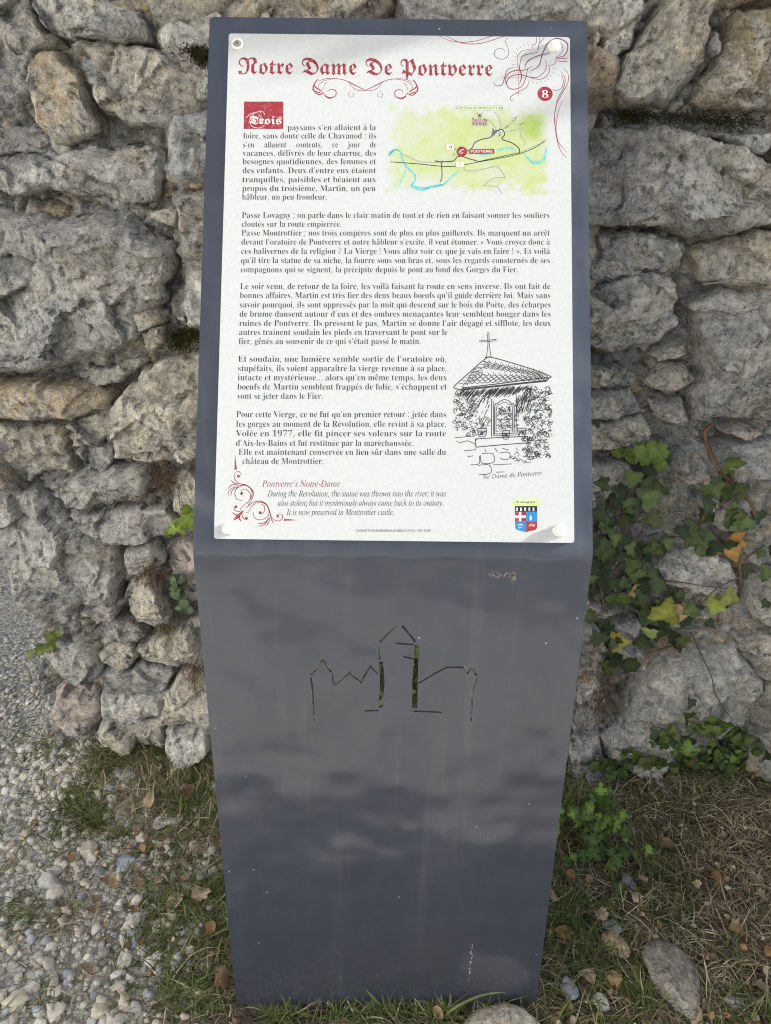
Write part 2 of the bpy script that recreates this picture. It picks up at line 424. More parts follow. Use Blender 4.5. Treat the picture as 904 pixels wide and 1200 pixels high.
# right of the sign
stone([(728, -12), (741, -12), (750, 21), (736, 42), (728, 61), (712, 80), (700, 66), (714, 27)], PALE, 0.055, 0.02, 0.3)
stone([(785, -6), (800, -12), (819, -4), (818, 45), (810, 64), (810, 82), (794, 109), (770, 131), (752, 127), (717, 126), (705, 109), (717, 82), (736, 53), (765, 19)], WARM, 0.075, 0.03, 0.2, 0.9)
stone([(821, 45), (830, 48), (823, 80), (805, 97), (811, 80), (813, 58)], BLUE, 0.045, 0.012)
stone([(850, 16), (871, 13), (960, 3), (960, 128), (904, 131), (850, 133), (807, 135), (797, 125), (799, 104), (823, 82), (837, 50)], BROWN, 0.07, 0.025, 0.1, 0.7, label='big olive brown slab')
stone([(852, -40), (960, -40), (960, -1), (871, 10), (850, 12)], TAN, 0.055, 0.02, 0.1)
stone([(688, 24), (699, -8), (706, -8), (700, 48), (688, 68)], PALE, 0.04, 0.012)
stone([(675, 154), (722, 147), (757, 150), (810, 157), (845, 175), (904, 196), (916, 212), (890, 242), (871, 264), (834, 272), (797, 280), (775, 273), (744, 262), (675, 261)], GREY, 0.08, 0.032, 0.25, 1.2, label='long grey block beside the board')
stone([(823, 157), (879, 159), (884, 170), (879, 187), (850, 176)], BLUE, 0.06, 0.016, 0.2)
stone([(884, 164), (908, 146), (960, 146), (960, 190), (915, 190), (890, 185)], WARM, 0.055, 0.022)
stone([(675, 268), (728, 269), (789, 276), (795, 296), (786, 314), (744, 311), (712, 325), (675, 335)], BLUE, 0.055, 0.026, 0.25, 1.2)
stone([(675, 337), (712, 327), (735, 314), (775, 322), (785, 340), (784, 359), (781, 380), (754, 402), (717, 407), (675, 404)], GREY, 0.06, 0.03, 0.2, 1.1)
stone([(802, 288), (850, 275), (876, 268), (960, 270), (960, 328), (850, 333), (805, 325)], WARM, 0.05, 0.03, 0.2)
stone([(871, 262), (890, 246), (915, 226), (960, 222), (960, 264), (900, 262)], WARM, 0.05, 0.02)
stone([(797, 350), (829, 337), (960, 333), (960, 495), (858, 486), (823, 483), (799, 490), (797, 455), (812, 435), (805, 400), (800, 375)], GREY, 0.065, 0.035, 0.14, 1.6)
stone([(752, 408), (799, 396), (799, 412), (765, 419)], PALE, 0.05, 0.014)
stone([(746, 440), (770, 420), (797, 424), (807, 440), (789, 453), (770, 457)], WARM, 0.055, 0.022, 0.2, 1.3)
stone([(675, 450), (736, 450), (747, 474), (717, 485), (675, 486)], GREY, 0.05, 0.02, 0.25, 1.3)
stone([(675, 425), (725, 425), (729, 445), (675, 449)], WARM, 0.045, 0.018, 0.3)
stone([(675, 489), (744, 482), (757, 498), (744, 507), (720, 517), (675, 520)], WARM, 0.055, 0.022, 0.15)
stone([(752, 462), (794, 458), (800, 492), (770, 490), (757, 482)], GREY, 0.045, 0.018, 0.3, 1.5)
stone([(726, 517), (749, 513), (766, 523), (744, 531), (730, 530)], WARM, 0.045, 0.014)
stone([(675, 533), (728, 533), (741, 557), (717, 563), (704, 584), (675, 590)], GREY, 0.05, 0.02)
stone([(779, 522), (834, 509), (960, 507), (960, 556), (855, 556), (850, 544), (834, 540), (800, 550), (783, 545)], BLUE, 0.06, 0.024, 0.25)
stone([(834, 496), (876, 495), (884, 504), (858, 509)], PINK, 0.05, 0.01)
stone([(789, 556), (813, 542), (836, 542), (834, 558)], PINK, 0.045, 0.012)
stone([(803, 572), (834, 576), (825, 593), (812, 586)], BLUE, 0.045, 0.012)
stone([(836, 583), (871, 580), (878, 608), (834, 608)], GREY, 0.05, 0.018)
stone([(764, 658), (791, 641), (834, 640), (853, 664), (848, 683), (813, 683), (773, 678)], PALE, 0.055, 0.024, 0.3)
stone([(783, 701), (813, 688), (850, 690), (836, 707), (797, 711)], WARM, 0.05, 0.014)
stone([(866, 672), (905, 652), (960, 645), (960, 718), (879, 720), (870, 706)], PALE, 0.06, 0.026, 0.2)
stone([(850, 730), (960, 726), (960, 746), (871, 752), (854, 742)], WARM, 0.06, 0.016, 0.15)
stone([(865, 756), (960, 754), (960, 779), (884, 783), (871, 772)], PALE, 0.05, 0.018)
stone([(676, 719), (744, 719), (758, 732), (744, 746), (676, 744)], GREY, 0.055, 0.016, 0.15, 1.2)
stone([(680, 693), (714, 705), (700, 717), (678, 716)], PINK, 0.045, 0.012)
stone([(728, 652), (764, 648), (766, 678), (740, 686)], DARK, 0.04, 0.018)
stone([(726, 803), (765, 768), (813, 753), (852, 749), (884, 787), (881, 808), (861, 838), (813, 857), (781, 857), (770, 872), (754, 891), (706, 886), (700, 848), (717, 840)], PALE, 0.075, 0.035, 0.25, 0.9, label='large pale stone under the ivy')
stone([(884, 789), (960, 782), (960, 830), (884, 825)], WARM, 0.055, 0.02)
stone([(864, 842), (960, 833), (960, 866), (868, 868)], GREY, 0.06, 0.018)
stone([(727, 912), (770, 903), (823, 914), (876, 933), (960, 944), (960, 970), (829, 960), (791, 950), (765, 940), (727, 934)], GREY, 0.06, 0.024, 0.2, fwd=0.05)
stone([(880, 882), (960, 870), (960, 928), (890, 926)], PALE, 0.06, 0.024, fwd=0.03)
stone([(672, 797), (698, 780), (703, 808), (672, 812)], PALE, 0.05, 0.016)
stone([(668, 818), (699, 817), (699, 848), (668, 846)], GREY, 0.05, 0.016)
stone([(664, 856), (700, 855), (700, 878), (664, 878)], PALE, 0.05, 0.014)
stone([(662, 886), (704, 888), (728, 908), (719, 936), (662, 940)], BLUE, 0.05, 0.022, fwd=0.02)

# rubble, chinking and mortar between and around those stones, and the plainer stretches of the wall
def masonry(name, x0, x1, z0, z1, step):
    xs = np.arange(x0, x1 + step / 2, step); zs = np.arange(z0, z1 + step / 2, step)
    x, z = np.meshgrid(xs, zs)
    wx = x + 0.02 * fbm(x * 6, z * 6, 70, 2); wz = z + 0.02 * fbm(x * 6, z * 6, 71, 2)
    _, e1, h1 = voronoi(wx / 0.030, wz / 0.021, 3)
    small = 0.001 + 0.028 * fbm(x * 9, z * 9, 80, 2) + 0.015 * np.sqrt(np.clip(e1 / 0.3, 0, 1)) + facets(wx, wz, 0.02, 83, .35, .002) + 0.010 * (h1 - 0.5) + 0.0035 * fbm(x * 60, z * 60, 81, 3, 0.6)
    _, e2, h2 = voronoi(wx / 0.19 + 0.5 * np.floor(wz / 0.115) * 0, wz / 0.115, 21)
    tt = np.clip(e2 / 0.2 - 0.08, 0, 1)
    rg = 1 - np.abs(fbm(x * 14, z * 17, 90, 4, 0.55))
    large = np.where(tt > 0, 0.055 * np.sqrt(np.clip(1 - (1 - tt) ** 2, 0, 1)) + tt * (0.03 * (h2 - 0.6) + 0.012 * fbm(x * 10, z * 12, 91, 3) + 0.007 * (rg - 0.75) + 0.003 * fbm(x * 48, z * 52, 92, 3) + facets(wx, wz, 0.055, 93, .3, .004)), 0)
    large = np.maximum(large, small)
    traced = np.maximum(sm(-x, 0.315, 0.345), sm(x, 0.315, 0.345) * sm(-x, -0.80, -0.74)) * sm(-z, -1.52, -1.46)
    top = sm(-z, -0.03, 0.03)
    h = small * traced + large * (1 - traced)
    pal = np.array([GREY, WARM, PALE, BLUE, TAN, DARK])
    cs = np.where(traced[..., None] > 0.5, pal[(h1 * 5.99).astype(int)] * (0.68 + 0.5 * h1[..., None] ** 1.5), pal[(h2 * 5.99).astype(int)])
    mort = (tt < 0.05) & (traced < 0.5)
    cs = np.where(mort[..., None], np.array((0.15, 0.135, 0.115)), cs)
    n_, m_ = x.shape
    idx = np.arange(x.size).reshape(x.shape)
    F = np.stack([idx[:-1, :-1], idx[:-1, 1:], idx[1:, 1:], idx[1:, :-1]], -1).reshape(-1, 4)
    V = np.stack([x, WALL_Y - h, z], -1).reshape(-1, 3)
    return centred(name, V, F, wall, mats=(M_STONE,), cols=cs.reshape(-1, 3)), x, z, h
_, mx, mz, mh = masonry('rubble_masonry', WALL_LEFT, 1.06, -0.12, 1.60, 0.004)
ii = np.clip(((rxs - mx[0, 0]) / 0.004).astype(int), 0, mx.shape[1] - 1); jj = np.clip(((rzs - mz[0, 0]) / 0.004).astype(int), 0, mx.shape[0] - 1)
RELIEF = np.maximum(RELIEF, mh[np.ix_(jj, ii)])
masonry('rubble_masonry', WALL_LEFT, 1.06, 1.60, WALL_H - 0.03, 0.01)
masonry('rubble_masonry', 1.06, 9.0, -0.12, WALL_H - 0.03, 0.022)

def relief(x, z):
    i = int((x - RX0) / STEP); j = int((z - RZ0) / STEP)
    i = min(max(i, 2), len(rxs) - 3); j = min(max(j, 2), len(rzs) - 3)
    return RELIEF[j - 2:j + 3, i - 2:i + 3].max()

def on_wall(px, py, out=0.004):
    fwd = 0.03
    for _ in range(4):
        x, z = wall_pt(px, py, fwd); fwd = relief(x, z) + out
    return np.array((x, WALL_Y - fwd, z))

# core of the wall and its row of coping stones: the coping's uneven top edge throws the shadow along the sign's head
def box_mesh(x0, x1, y0, y1, z0, z1):
    V = [(x, y, z) for z in (z0, z1) for y in (y0, y1) for x in (x0, x1)]
    F = [(0, 2, 3, 1), (4, 5, 7, 6), (0, 1, 5, 4), (2, 6, 7, 3), (0, 4, 6, 2), (1, 3, 7, 5)]
    return np.array(V, float), F
V, F = box_mesh(WALL_LEFT + 0.02, 9.0, WALL_Y + 0.05, WALL_Y + 0.42, -0.15, WALL_H - 0.05)
centred('core', V, F, wall, mats=(M_STONE,), smooth=False, cols=np.tile(np.array(GREY), (8, 1)))
V, F = box_mesh(1.15, 1.6, WALL_Y + 0.43, 6.0, -0.15, WALL_H)
centred('added_shade_wall', V, F, wall, mats=(M_STONE,), smooth=False, cols=np.tile(np.array(GREY), (8, 1)))  # unseen wall added to shade the path past the wall end
rng = random.Random(12)
xc = WALL_LEFT
CV, CF, CC = [], [], []
def rough_block(x0, x1, y0, y1, z0, z1, sd, k=7, amp=0.014):
    """A rounded, uneven block: a subdivided cube pushed about by noise."""
    g = np.linspace(-1, 1, k)
    V, F = [], []
    for ax in range(3):
        for s in (-1, 1):
            a, b = np.meshgrid(g, g)
            P = np.zeros((k * k, 3)); P[:, ax] = s; P[:, (ax + 1) % 3] = a.ravel() * s; P[:, (ax + 2) % 3] = b.ravel()
            base = sum(len(v) for v in V); i_ = np.arange(k * k).reshape(k, k) + base
            F.append(np.stack([i_[:-1, :-1], i_[:-1, 1:], i_[1:, 1:], i_[1:, :-1]], -1).reshape(-1, 4)); V.append(P)
    V = np.concatenate(V); F = np.concatenate(F)
    L = (np.abs(V) ** 5).sum(1) ** (1 / 5)
    V = V / L[:, None]
    s = np.array(((x1 - x0) / 2, (y1 - y0) / 2, (z1 - z0) / 2)); c = np.array(((x1 + x0) / 2, (y1 + y0) / 2, (z1 + z0) / 2))
    W = V * s
    nz = amp * (fbm(W[:, 0] * 9 + W[:, 1] * 4, W[:, 2] * 9 + W[:, 1] * 5, sd, 3) + 0.4 * fbm(W[:, 0] * 30 + W[:, 1] * 22, W[:, 2] * 30 - W[:, 1] * 17, sd + 5, 2))
    W = W + V * nz[:, None]
    return W + c, F
q = 0
while xc < 9.0:
    w = rng.uniform(0.16, 0.34)
    hgt = rng.uniform(-0.010, 0.010)
    if 2.34 < xc < 2.8: hgt = 0.085
    bv, bf = rough_block(xc, xc + w - 0.004, WALL_Y - 0.015, WALL_Y + 0.45, WALL_H - 0.12, WALL_H + hgt, 300 + q)
    CF.append(bf + sum(len(v) for v in CV)); CV.append(bv)
    CC.append(np.tile(np.array(rng.choice([GREY, WARM, PALE, TAN])), (len(bv), 1)))
    xc += w; q += 1
centred('coping', np.concatenate(CV), np.concatenate(CF), wall, mats=(M_STONE,), cols=np.concatenate(CC))

# low unseen wall added to the right to keep the verge in shade
def course_wall(name, x0, x1, y0, y1, z1, sd):
    rg = random.Random(sd); V, F, C = [], [], []; z = -0.06; k = 0
    while z < z1 - 0.02:
        hh = min(rg.uniform(0.10, 0.17), z1 - z); y = y0
        while y < y1 - 0.02:
            ww = min(rg.uniform(0.16, 0.34), y1 - y)
            bv, bf = rough_block(x0 + rg.uniform(0, .02), x1 - rg.uniform(0, .02), y - .004, y + ww + .004, z - .004, z + hh + .004, sd + k, 6, .010)
            F.append(bf + sum(len(v) for v in V)); V.append(bv); C.append(np.tile(np.array(rg.choice([GREY, WARM, PALE, TAN, BLUE])), (len(bv), 1)))
            y += ww; k += 1
        z += hh
    centred(name, np.concatenate(V), np.concatenate(F), wall, mats=(M_STONE,), cols=np.concatenate(C))
course_wall('added_shade_wall', 1.72, 2.02, 0.50, WALL_Y - 0.03, 1.22, 900)

# outlines of the lettering on the board, one character per line
GLYPHS = r"""
ba)?(m&@(X&F(P&V(@&J(/&C&w&A&g&C&Y&K&R&V&O&g&Q&t&Y(%&g(0&x(9(3(B(O(K(O(g(N(s(I({(A)$(6)&(%)#&{(w($(n(((h()(b(((W&~(Q&w(M&n(K&d(M&[(R&W(Y&U(d&X(o&_(y&i)%&v)-(+)1(=)2(S)1(e),(r)$(z(v)#(h)$(U)$&f)%&Y)(&W)+&V)3&Z)8&S),&H({&B (8&V(C&Y(I&_(O&g(O(A(9(8(,()(&&q(+&]
bb)G&Z&?&Z)U&Z)d&W)k&R)o&I)q&I)y(1)y(1(y(=))(K)0(Z)2(m)0(|)()-(x)6(i):([)=(M)>(?)=(/):&z)4&m)-&_)#&T(u&K(i&E(Z&A(L&@(=&B(/&H&{&S&b&? (G&L(V&P(b&_(f&n(h($(i(<(h(O(e(_(b(k(V(v(H(z(A(y(:(u(4(o(1(g(1&i(7&S
bc)%(:&@((&C&r&J&d&W&X&i&S&v&P((&O(7&P(G&S(U&Y(d&c(p&l(z&w)&(().(5)1(C)3(Y)0(k)((u(w(y(i(w(_(s(X(m(S(d(R(S(X(N(k(N(q(O(v(K)#(A)&(1(|(&(j(#(J($(3(*&|(1&m(?&^(R&X(e&](v&k(|&e(j&P(S&D
bd)L(2&@&|&C&n&J&b&V&V&h&R&u&P(&&O(6&P(F&R(U&W(e&c(v&p)((#)0(5)2(D)0(P)*([(z([)[(Z)f(V)l(O)o(D)q(D)y)3)y)3&m)3&b)5&Y):&U)D&S)D&J)0&I(v&F([&@([&X(Q&K(C&C (B&S(I&U(Q&Z(W&c([&m([(g(Y(o(S(u(L(y(C(z(6(v(-(k(*(^(&(L(&(9(&($()&p(-&d(5&W
be))(9&@(&&C&q&J&d&W&W&i&S&w&P(*&O(;&P(J&S(X&X(f&e(v&r)((()0(;)2(M)0(])*(j(z(t(l(y(X({(C({(?(%(?(+&x(9&c(P&Z(]&^(j&f(u&r(|&k(j&R(R&E (%(L(Q(L(Q(W(P(l(M(y(F)$(=)&(0(}()(n(%(R
bf(W&L&E&L&M&Y&P&]&S&_&V&a&l&a(x&M(x&M).&a).&a)D&c)T&h)d&q)o&})w(1)|(C)}(V){(f)t(o)i(r)[(p)Q(l)J(f)F(])E(T)F(N)J(J)O(H)V(I)^(L)g(N)j(O)m(M)q(F)s(=)q(9)l(7)d(6)V(6).(R).(R(x(6(x(6&h(7&Y(;&R(C&N(P&M(P&E
bg)7(5%X&|%Y&l%]&^%c&P%n&L%{&S&.&i&8&V&E&Q&T&S&b&Z&l&h&u&z&~&d(/&U(@&P(V&R(g&Y(t&e(~&s)+(()0(;)2(N)0(c)+)1)+)1(t(t(t(}(e)$(R(~(D(x(8(o(-(c(%(R&|(B&z(:&{(3&{(+&z(#&v&{&q&y&k&~&b(3&_(D&_(T&^(d&](o&Y(}&T)*&K)/&@)1&3).&#)&%r(v%h(f%_(N%Y (;(*(E(-(K(5(O(B(P(U(O(k(K(x(E)$(;)&(1)$(*(x(%(k($(U(%(B(*(5(1(- (<%f(Y%i(l%q(r&#(p&,(k&0(b&3(R&4&w&4&o&+&l%|&n%s&v%l()%h
bh)Q&N&E&N&M&V&N&[&R&_&X&a&c&a)Z&_)e&])l&W)o&N)q&N)y(6)y(6(s(D)&(S)/(h)2)$),)3(u)8(V)8&c)9&X)<&R)A&N)I&M)I&E(Q&E(Q&M(S&M(_&R(d&c(d(X(c(f(a(o(Z(t(Q(v(C(q(6(d(6&c(7&X(9&R(>&N(F&M(F&E
bi(O&y)H&p)J&g)O&b)W&_)c&b)m&g)u&p){&y)}((){(0)u(6)m(8)c(6)W(0)O(()J &N&E&N&M&W&O&]&R&_&X&a&c&a(l&_(v&](|&X)#&O)%&O).(6).(6&c(7&X(9&R(>&O(F&M(F&E
bj(U&|)I&r)J&j)P&e)X&c)d&e)n&j)v&r)|&|)}(+)|(3)v(9)n(;)d(9)X(3)P(+)K &W%X&K%Y&@%^&6%d&/%k&+%t&)%}&+&+&/&1&5&5&>&7&F&5&L&2&Q&,&R&#&Q%z&N%t&J%m&M%g&T%f&^%h&d%n&f%x&g&*&g(k&f(v&c(|&[)$&P)%&P).(<).(<&:(:&((4%t(+%i&z%_&k%Y
bk)F&N&E&N&M&V&O&]&R&_&X&a&c&a)Z&a)f&^)l&X)o&O)q&O)y(6)y(6(@(^(j(f(r(h(y(d)#(T)%(S)%(S).)@).)@)%)-(|(w(p([(T)@&V)G&O)O&M)O&E(U&E(U&M(X&M(c&O(f&U(b&_(=(6(6(/(6&c(7&X(9&R(>&O(F&M(F&E
bl(P&N&E&N&M&W&O&]&R&_&X&a&c&a)Z&a)e&^)l&X)o&O)q&O)y(6)y(6&c(7&X(9&R(>&O(F&M(F&E
bm*O&N&E&N&M&V&N&[&R&_&X&a&c&a(m&_(v&](|&W)$&N)%&N).(5).(5(r(C)%(R)/(e)2(x)/)+)$)3(q)A)$)Q)/)f)2)~),*1(u*6(V*6&c*7&X*9&R*>&N*F&M*F&E)P&E)P&M)X&N)]&R)a&X)b&c)b(X)a(f)^(o)X(t)P(v)B(q)5(e)5&c)6&X)8&R)=&N)E&M)E&E(P&E(P&M(X&N(]&R(a&X(b&c(b(X(a(f(^(o(X(t(P(v(A(q(5(d(5&c(6&X(8&R(=&O(E&M(E&E
bn)Q&N&E&N&M&V&N&[&R&_&X&a&c&a(m&_(v&](|&W)$&N)%&N).(6).(6(t(C)&(S)/(h)2)$),)3(u)8(V)8&c)9&X)<&R)A&N)I&M)I&E(Q&E(Q&M(S&M(_&R(d&c(d(X(c(f(a(o(Z(t(Q(v(C(q(6(d(6&c(7&X(9&R(>&N(F&M(F&E
bo);(@&@(2&A($&E&t&K&e&W&X&j&S&w&O(*&N(9&O(H&S(V&X(e&e(v&t)(($)-(2)1(@)2(U)0(i)((x(v)((f)-(W)0(I)1(9)0())-&v)(&i(x&W(i&J(U&C (@&K(L&N(T&X(W&c(Y&p(Z(9(Y(S(W(i(T(u(L)$(@)((4)$(,(u()(h(&(S(%(9((&p(*&c(,&X(4&N
bp)M&N%X&N%b&T%c&Y%e&]%i&_%n&a&$&a(h&_(t&](|&W)#&O)%&O).(4).(4(q(?)%(N)/(a)3(r)0)$)()1(w):(g)?(X)A(K)B(<)A(,)?&y):&k)1&X)$&K(q&C(^&@(N&B(A&I(6&U(6&((8%o(;%i(?%e(O%c(O%X (N&S([&W(f&e(i&q(l(%(l(9(l(L(j(](g(j(^(u(O(y(A(t(6(d(6&i(@&X
bq)I(C%X(C%c(P%d(W%g([%m(]%v(]&S(P&I(B&B(3&@&}&C&n&J&b&V&W&g&S&s&P($&O(4&P(D&S(S&Y(c&b(o&k(z&v)&(%).(3)1(A)3(P)0(a)*(o({)-)3)3)3)3%v)4%m)6%g);%d)D%c)D%X (E&T(M&U(T&Y(Y&a(]&i(](g(V({(F)%(7(}(-(q(*(c(&(P(%(:(&(%()&q(-&e(7&X
br(~&N&E&N&M&W&O&]&R&_&X&a&c&a(l&_(v&](}&W)$&O)%&O).(5).(5(l(>(z(J)*(U)0(c)2(o)0(x)+(}(~)#(s(}(j(y(c(r(^(j([(b(]([(a(S(k(O(o(J(p(C(n(=(g(8(Z(7(L(7&c(8&W(;&R(C&O(O&M(O&E
bs(~(8&@()&B&r&H&l&I&e&G&a&A&W&A&W&|&b&|&h&i&r&X(#&O(2&L(=&N(E&R(J&Y(L&d(H&q(:&{&|(-&m(6&b(A&Z(M&W(Z&[(p&g)#&r),(#)1(3)3(?)1(O)-(S),(V)+([)-(a)3(h)3(h([(_([(W(m(N(y(C)$(7)&(-)%(%(}&}(w&{(p&}(h(%(b(,([(5(V(L(K([(B(g(8(m(+(o&v(m&g(h&Y(_&N(S&F(F&B
bt(_(*&@&s&C&h&J&a&W&^&k&^(y&O(y&O))&s)L(#)Z(,)i(4)i(4).(T).(T(y(4(y(4&p(5&g(7&_(:&Z(@&Y(K&^(S&l([&h(O&Q(>&D
bu)N(-&@&u&C&h&N&b&X&^&g&]&w&](j&[(t&Y({&T)#&K)%&K).(3).(3&l(4&d(7&](=&X(D&W(S&[(_&h(_(j(^(u(Z(|(U)$(K)%(K).)5).)5&j)6&_)9&X)>&U)G&T)G&K)3&J(x&F(_&@(_&Y(U&O(I&G(<&B
bv),(3&@&X(j&P({&K)#&D)%&D).(>).(>)%(:)%(0)#(,(x(-(t(H()(d(l(g(v(b(~(R)%(R).)+).)+)%(~(~(y(y(p(h(<&@
bw)n()&@&M(r&H(|&D)#&@)%&@).(1).(1)%(()#(%(|($(x(%(s(((l(?(+(U(d(P(s(K(~(G)$(@)%(@).)5).)5)%)*(~)&(x)&(t)((q);(3)R(n)T(x)T(|)Q(~)E)%)E).)t).)t)%)n)$)i(|)c(o)+&@(~&@([(N(2&@
bx)3&G&E&G&L&V&T&f&c()(0&Z(r&Q(|&G)%&G).(@).(@)%(6)#(2(z(7(p(H(S(](n(b(t(c(y(b(}(^)#(P)%(P).).).).)&({({(m(m(O(H)$&W)*&P).&N)3&M)3&E(:&E(:&M(E&O(H&Q(I&T(G&Z(C&e(1($&x&f&s&]&q&V&u&O($&L(&&L(&&E
by))&a%X&T%Z&J%b&D%k&B%v&C%~&G&*&N&0&W&1&a&0&g&,&k&&&l%z&l%w&l%t&m%p&r%o&x%r($%{(-&/(2&C&W(k&Q(x&M(~&I)$&C)%&C).(=).(=)%(0)#(-(|(,(w(-(s(.(n(I(&(a(g(d(p(e(w(d(|(a)#(Q)%(Q).))).)))%(})#(y(z(p(g(=&9(5&#(-%p(#%e&w%^&m%Y
bz)$&K&E&K&L(@(~(,(~&w(|&k(v&c(k&[(X&R(X&U).(w).(w)#(+&Q(8&Q(M&T([&[(h&j(p&}(x&}(t&E
bA)o&A&E&A&N&J&P&Q&T&W&^&_&l(S)~(])~)S&r)c&V)i&P)s&N)s&E(a&E(a&N(u&R(|&](v&p(l(.&{(.&n&j&m&d&l&^&r&R(*&N(,&N(,&E ($(<(g(<(D)3
bB)r&M&E&M&N&[&P&f&U&k&a&l&p&l)K&l)X&j)c&f)i&a)m&W)p&M)p&M)y(Z)y)2)s)O)a)Y)B)S)*)A(t(}(j)G(])^(H)f(.)d&v)Z&e)M&V);&M)#&G(e&E (G(l(J(l(c(n(r(v(z))(|)@(z)S(u)c(j)k(X)n(O)m(J)i(H)c(G)V ([&Q(o&T(|&_)$&i)(&w))(,)((=)#(J(y(T(o(Z(b(_(O(b(G(b(G&h(H&](K&V(Q&R
bC*#(n&@(W&A(C&F(1&O&|&Z&n&k&c&{&Y(3&T(H&R(_&T(v&Y)0&c)B&n)S&|)c(1)n(D)w(X)|(p)~)$)|)7)x)K)q)U)o)a)r)g)~)o)~)o)-)g)-)])@)R)Q)E)_)7)k)()q(s)s(O)g(;)@(4(^(;($(R&](y&Q)+&R)9&U)F&[)S&e)_&p)k&|)u&s)Y&V)9&E
bD*2&O&E&O&N&]&P&f&T&k&]&l&l&l)N&j)_&e)j&Z)o&L)p&L)y([)y)&)u)E)l)_)Y)q)C)|)&*#(_)r&z)H&R(_&E ([&Q(q&T)%&])3&l);($)A(?)B(a);)>)%)b([)n(Q)l(K)i(H)a(G)S(G&k(H&^(K&V(Q&R
bE)r&L&E&L&M&[&O&f&T&k&^&m&n&m)K&k)^&f)j&[)o&M)p&M)y)Z)y)Z)3)S)3)O)F)G)T)=)_)/)g(x)k(b)l(P)k(L)i(I)e(G)U(G(i(M(i(b(l(p(t(v(~({)0(~)@)+)@)+(&(~(&({(9(w(G(p(P(f(W(X(Z(I([(G([(G&i(I&](L&V(S&T(a&S(q&S)#&U)0&X)?&b)L&l)W&{)c(4)l(4)]&E
bF)^&M&E&M&N&[&P&f&V&k&a&l&q&l)N&k)^&f)i&[)n&L)p&L)y)X)y)X)3)P)3)K)E)E)T);)_).)g(~)j(p)l(a)m(P)l(L)j(I)h(G)Z(G(j(K(j(_(l(n(u(t)#(y)0(|)@)*)@)*(&(|(&(y(9(u(G(n(P(_(Y(J(](G(](G&o(H&e(J&Z(N&T(U&Q(a&O(n&N(n&E
bG*8(t&@([&B(F&G(3&O&}&Z&o&j&d&z&Y(2&T(G&S(a&T(w&Y)0&d)C&o)S&})c(2)o(D)w(W)|(o)~)$)|)8)x)L)q)U)o)Z)p)_)r)g)~)p)~)p)-)g)-)b):)Y)F)R)P)F)_)8)j)()p(t)s(P)g(<)A(5(_(7(>(<&~(F&i(S&X(e&N(x&K)-&M)7&S)<&])>&k)>(,)=(9)8(A)-(E(x(G(x(O*4(O*4(G*%(E)y(A)u(9)t(,)t&S)U&I)7&B
bH*@&M&E&M&N&[&P&f&U&k&_&l&o&l)P&k)_&f)i&[)n&M)p&M)y(g)y(g)p(R)m(M)j(I)e(H)[(G)P(G(k)>(k)>)P)<)e)9)j)3)m({)p({)y*8)y*8)p*))n){)i)w)_)v)P)v&o)w&a)|&U*)&P*8&N*8&E({&E({&N).&P)8&T)<&^)>&o)>(Z(G(Z(G&o(I&_(M&U(V&P(g&N(g&E
bI(p&L&E&L&N&Z&P&f&U&k&^&m&m&m)T&k)c&g)k&[)o&L)p&L)y(h)y(h)p(W)o(N)k(I)c(G)T(G&n(J&[(M&V(S&R(i&N(i&E
bJ)8&}&#&n&%&a&*&S&1&K&:&E&E&C&P&E&[&J&e&R&k&[&l&g&k&o&f&t&]&u&S&t&K&q&D&m&;&q&3&{&1(+&3(1&9(5&B(6&P(6)J(5)W(3)a(/)h())l&{)o&o)p&o)y)0)y)0)p)$)o(x)l(s)h(p)b(n)J(n&s(e&G(K&-
bK*9&M&E&M&N&]&P&g&U&k&_&m&o&m)P&k)_&f)i&])n&M)p&M)y(g)y(g)p(R)m(M)j(J)e(H)[(G)P(G(c)4)N)>)Z)A)f):)n)#)p)#)y*-)y*-)p*()p)o)l)W)^)?)G(u(|)}&]*-&Q*4&O*>&N*>&E(z&E(z&N),&N)4&O)8&R):&V)8&^)1&h(P(W(G(O(G&o(I&_(M&U(V&P(g&N(g&E
bL)j&M&E&M&N&[&P&f&U&k&_&l&o&l)P&k)a&f)i&[)n&M)p&M)y(k)y(k)p(^)p(T)n(N)k(J)e(H)[(G)P(G&p(I&^(K&X(P&U(c&S(r&S)$&U)0&Y)?&c)L&o)S&y)Z(+)a(9)k(9)]&E
bM*y&L&E&L&N&Z&P&f&U&k&_&m&o&m)R&l)]&j)e&g)j&a)m&L)p&L)y(H)y)1(3)v)y*q)y*q)p*c)n*X)i*T)_*R)P*R&r*S&e*T&Z*X&T*^&Q*f&O*p&N*p&E)Y&E)Y&N)m&Q)s&U)v&[)x&e)x&q)x)Z(~&E(u&E&|)U&|&o&}&^((&T(2&O(A&N(A&E
bN*1)]&@&|)B&|&n&~&^(&&T(0&P(?&N(?&E&N&E&N&N&X&O&b&Q&g&T&k&Z&l&d&m&n&m)U&W)n&N)p&N)y(:)y)V(@)V)P)V)Z)T)d)Q)i)K)m)9)p)9)y**)y**)p)v)n)n)i)i)_)h)O)h&@
bO*A(p&@(_&A(O&D(@&I(3&P(%&X&v&d&l&o&d&|&[(/&W(>&T(M&S(_&T(p&W)$&[)4&d)B&l)N&v)Z(&)f(3)n(A)u(P)z(b)}(s)~)()})7)z)F)u)S)n)a)f)m)Z)v)O*#)B**)5*/)%*2(q*3(_*2(M*/(>**(/*#&|)v&o)l&d)a&X)R&P)D&I)6&D)%&A (r&K)7&W)J&})Q(_)O)$)J)@)A)U)5)f)%)p(p)s(N)g(;)A(5(_(6(=(<&~(E&i(Q&W(a&N
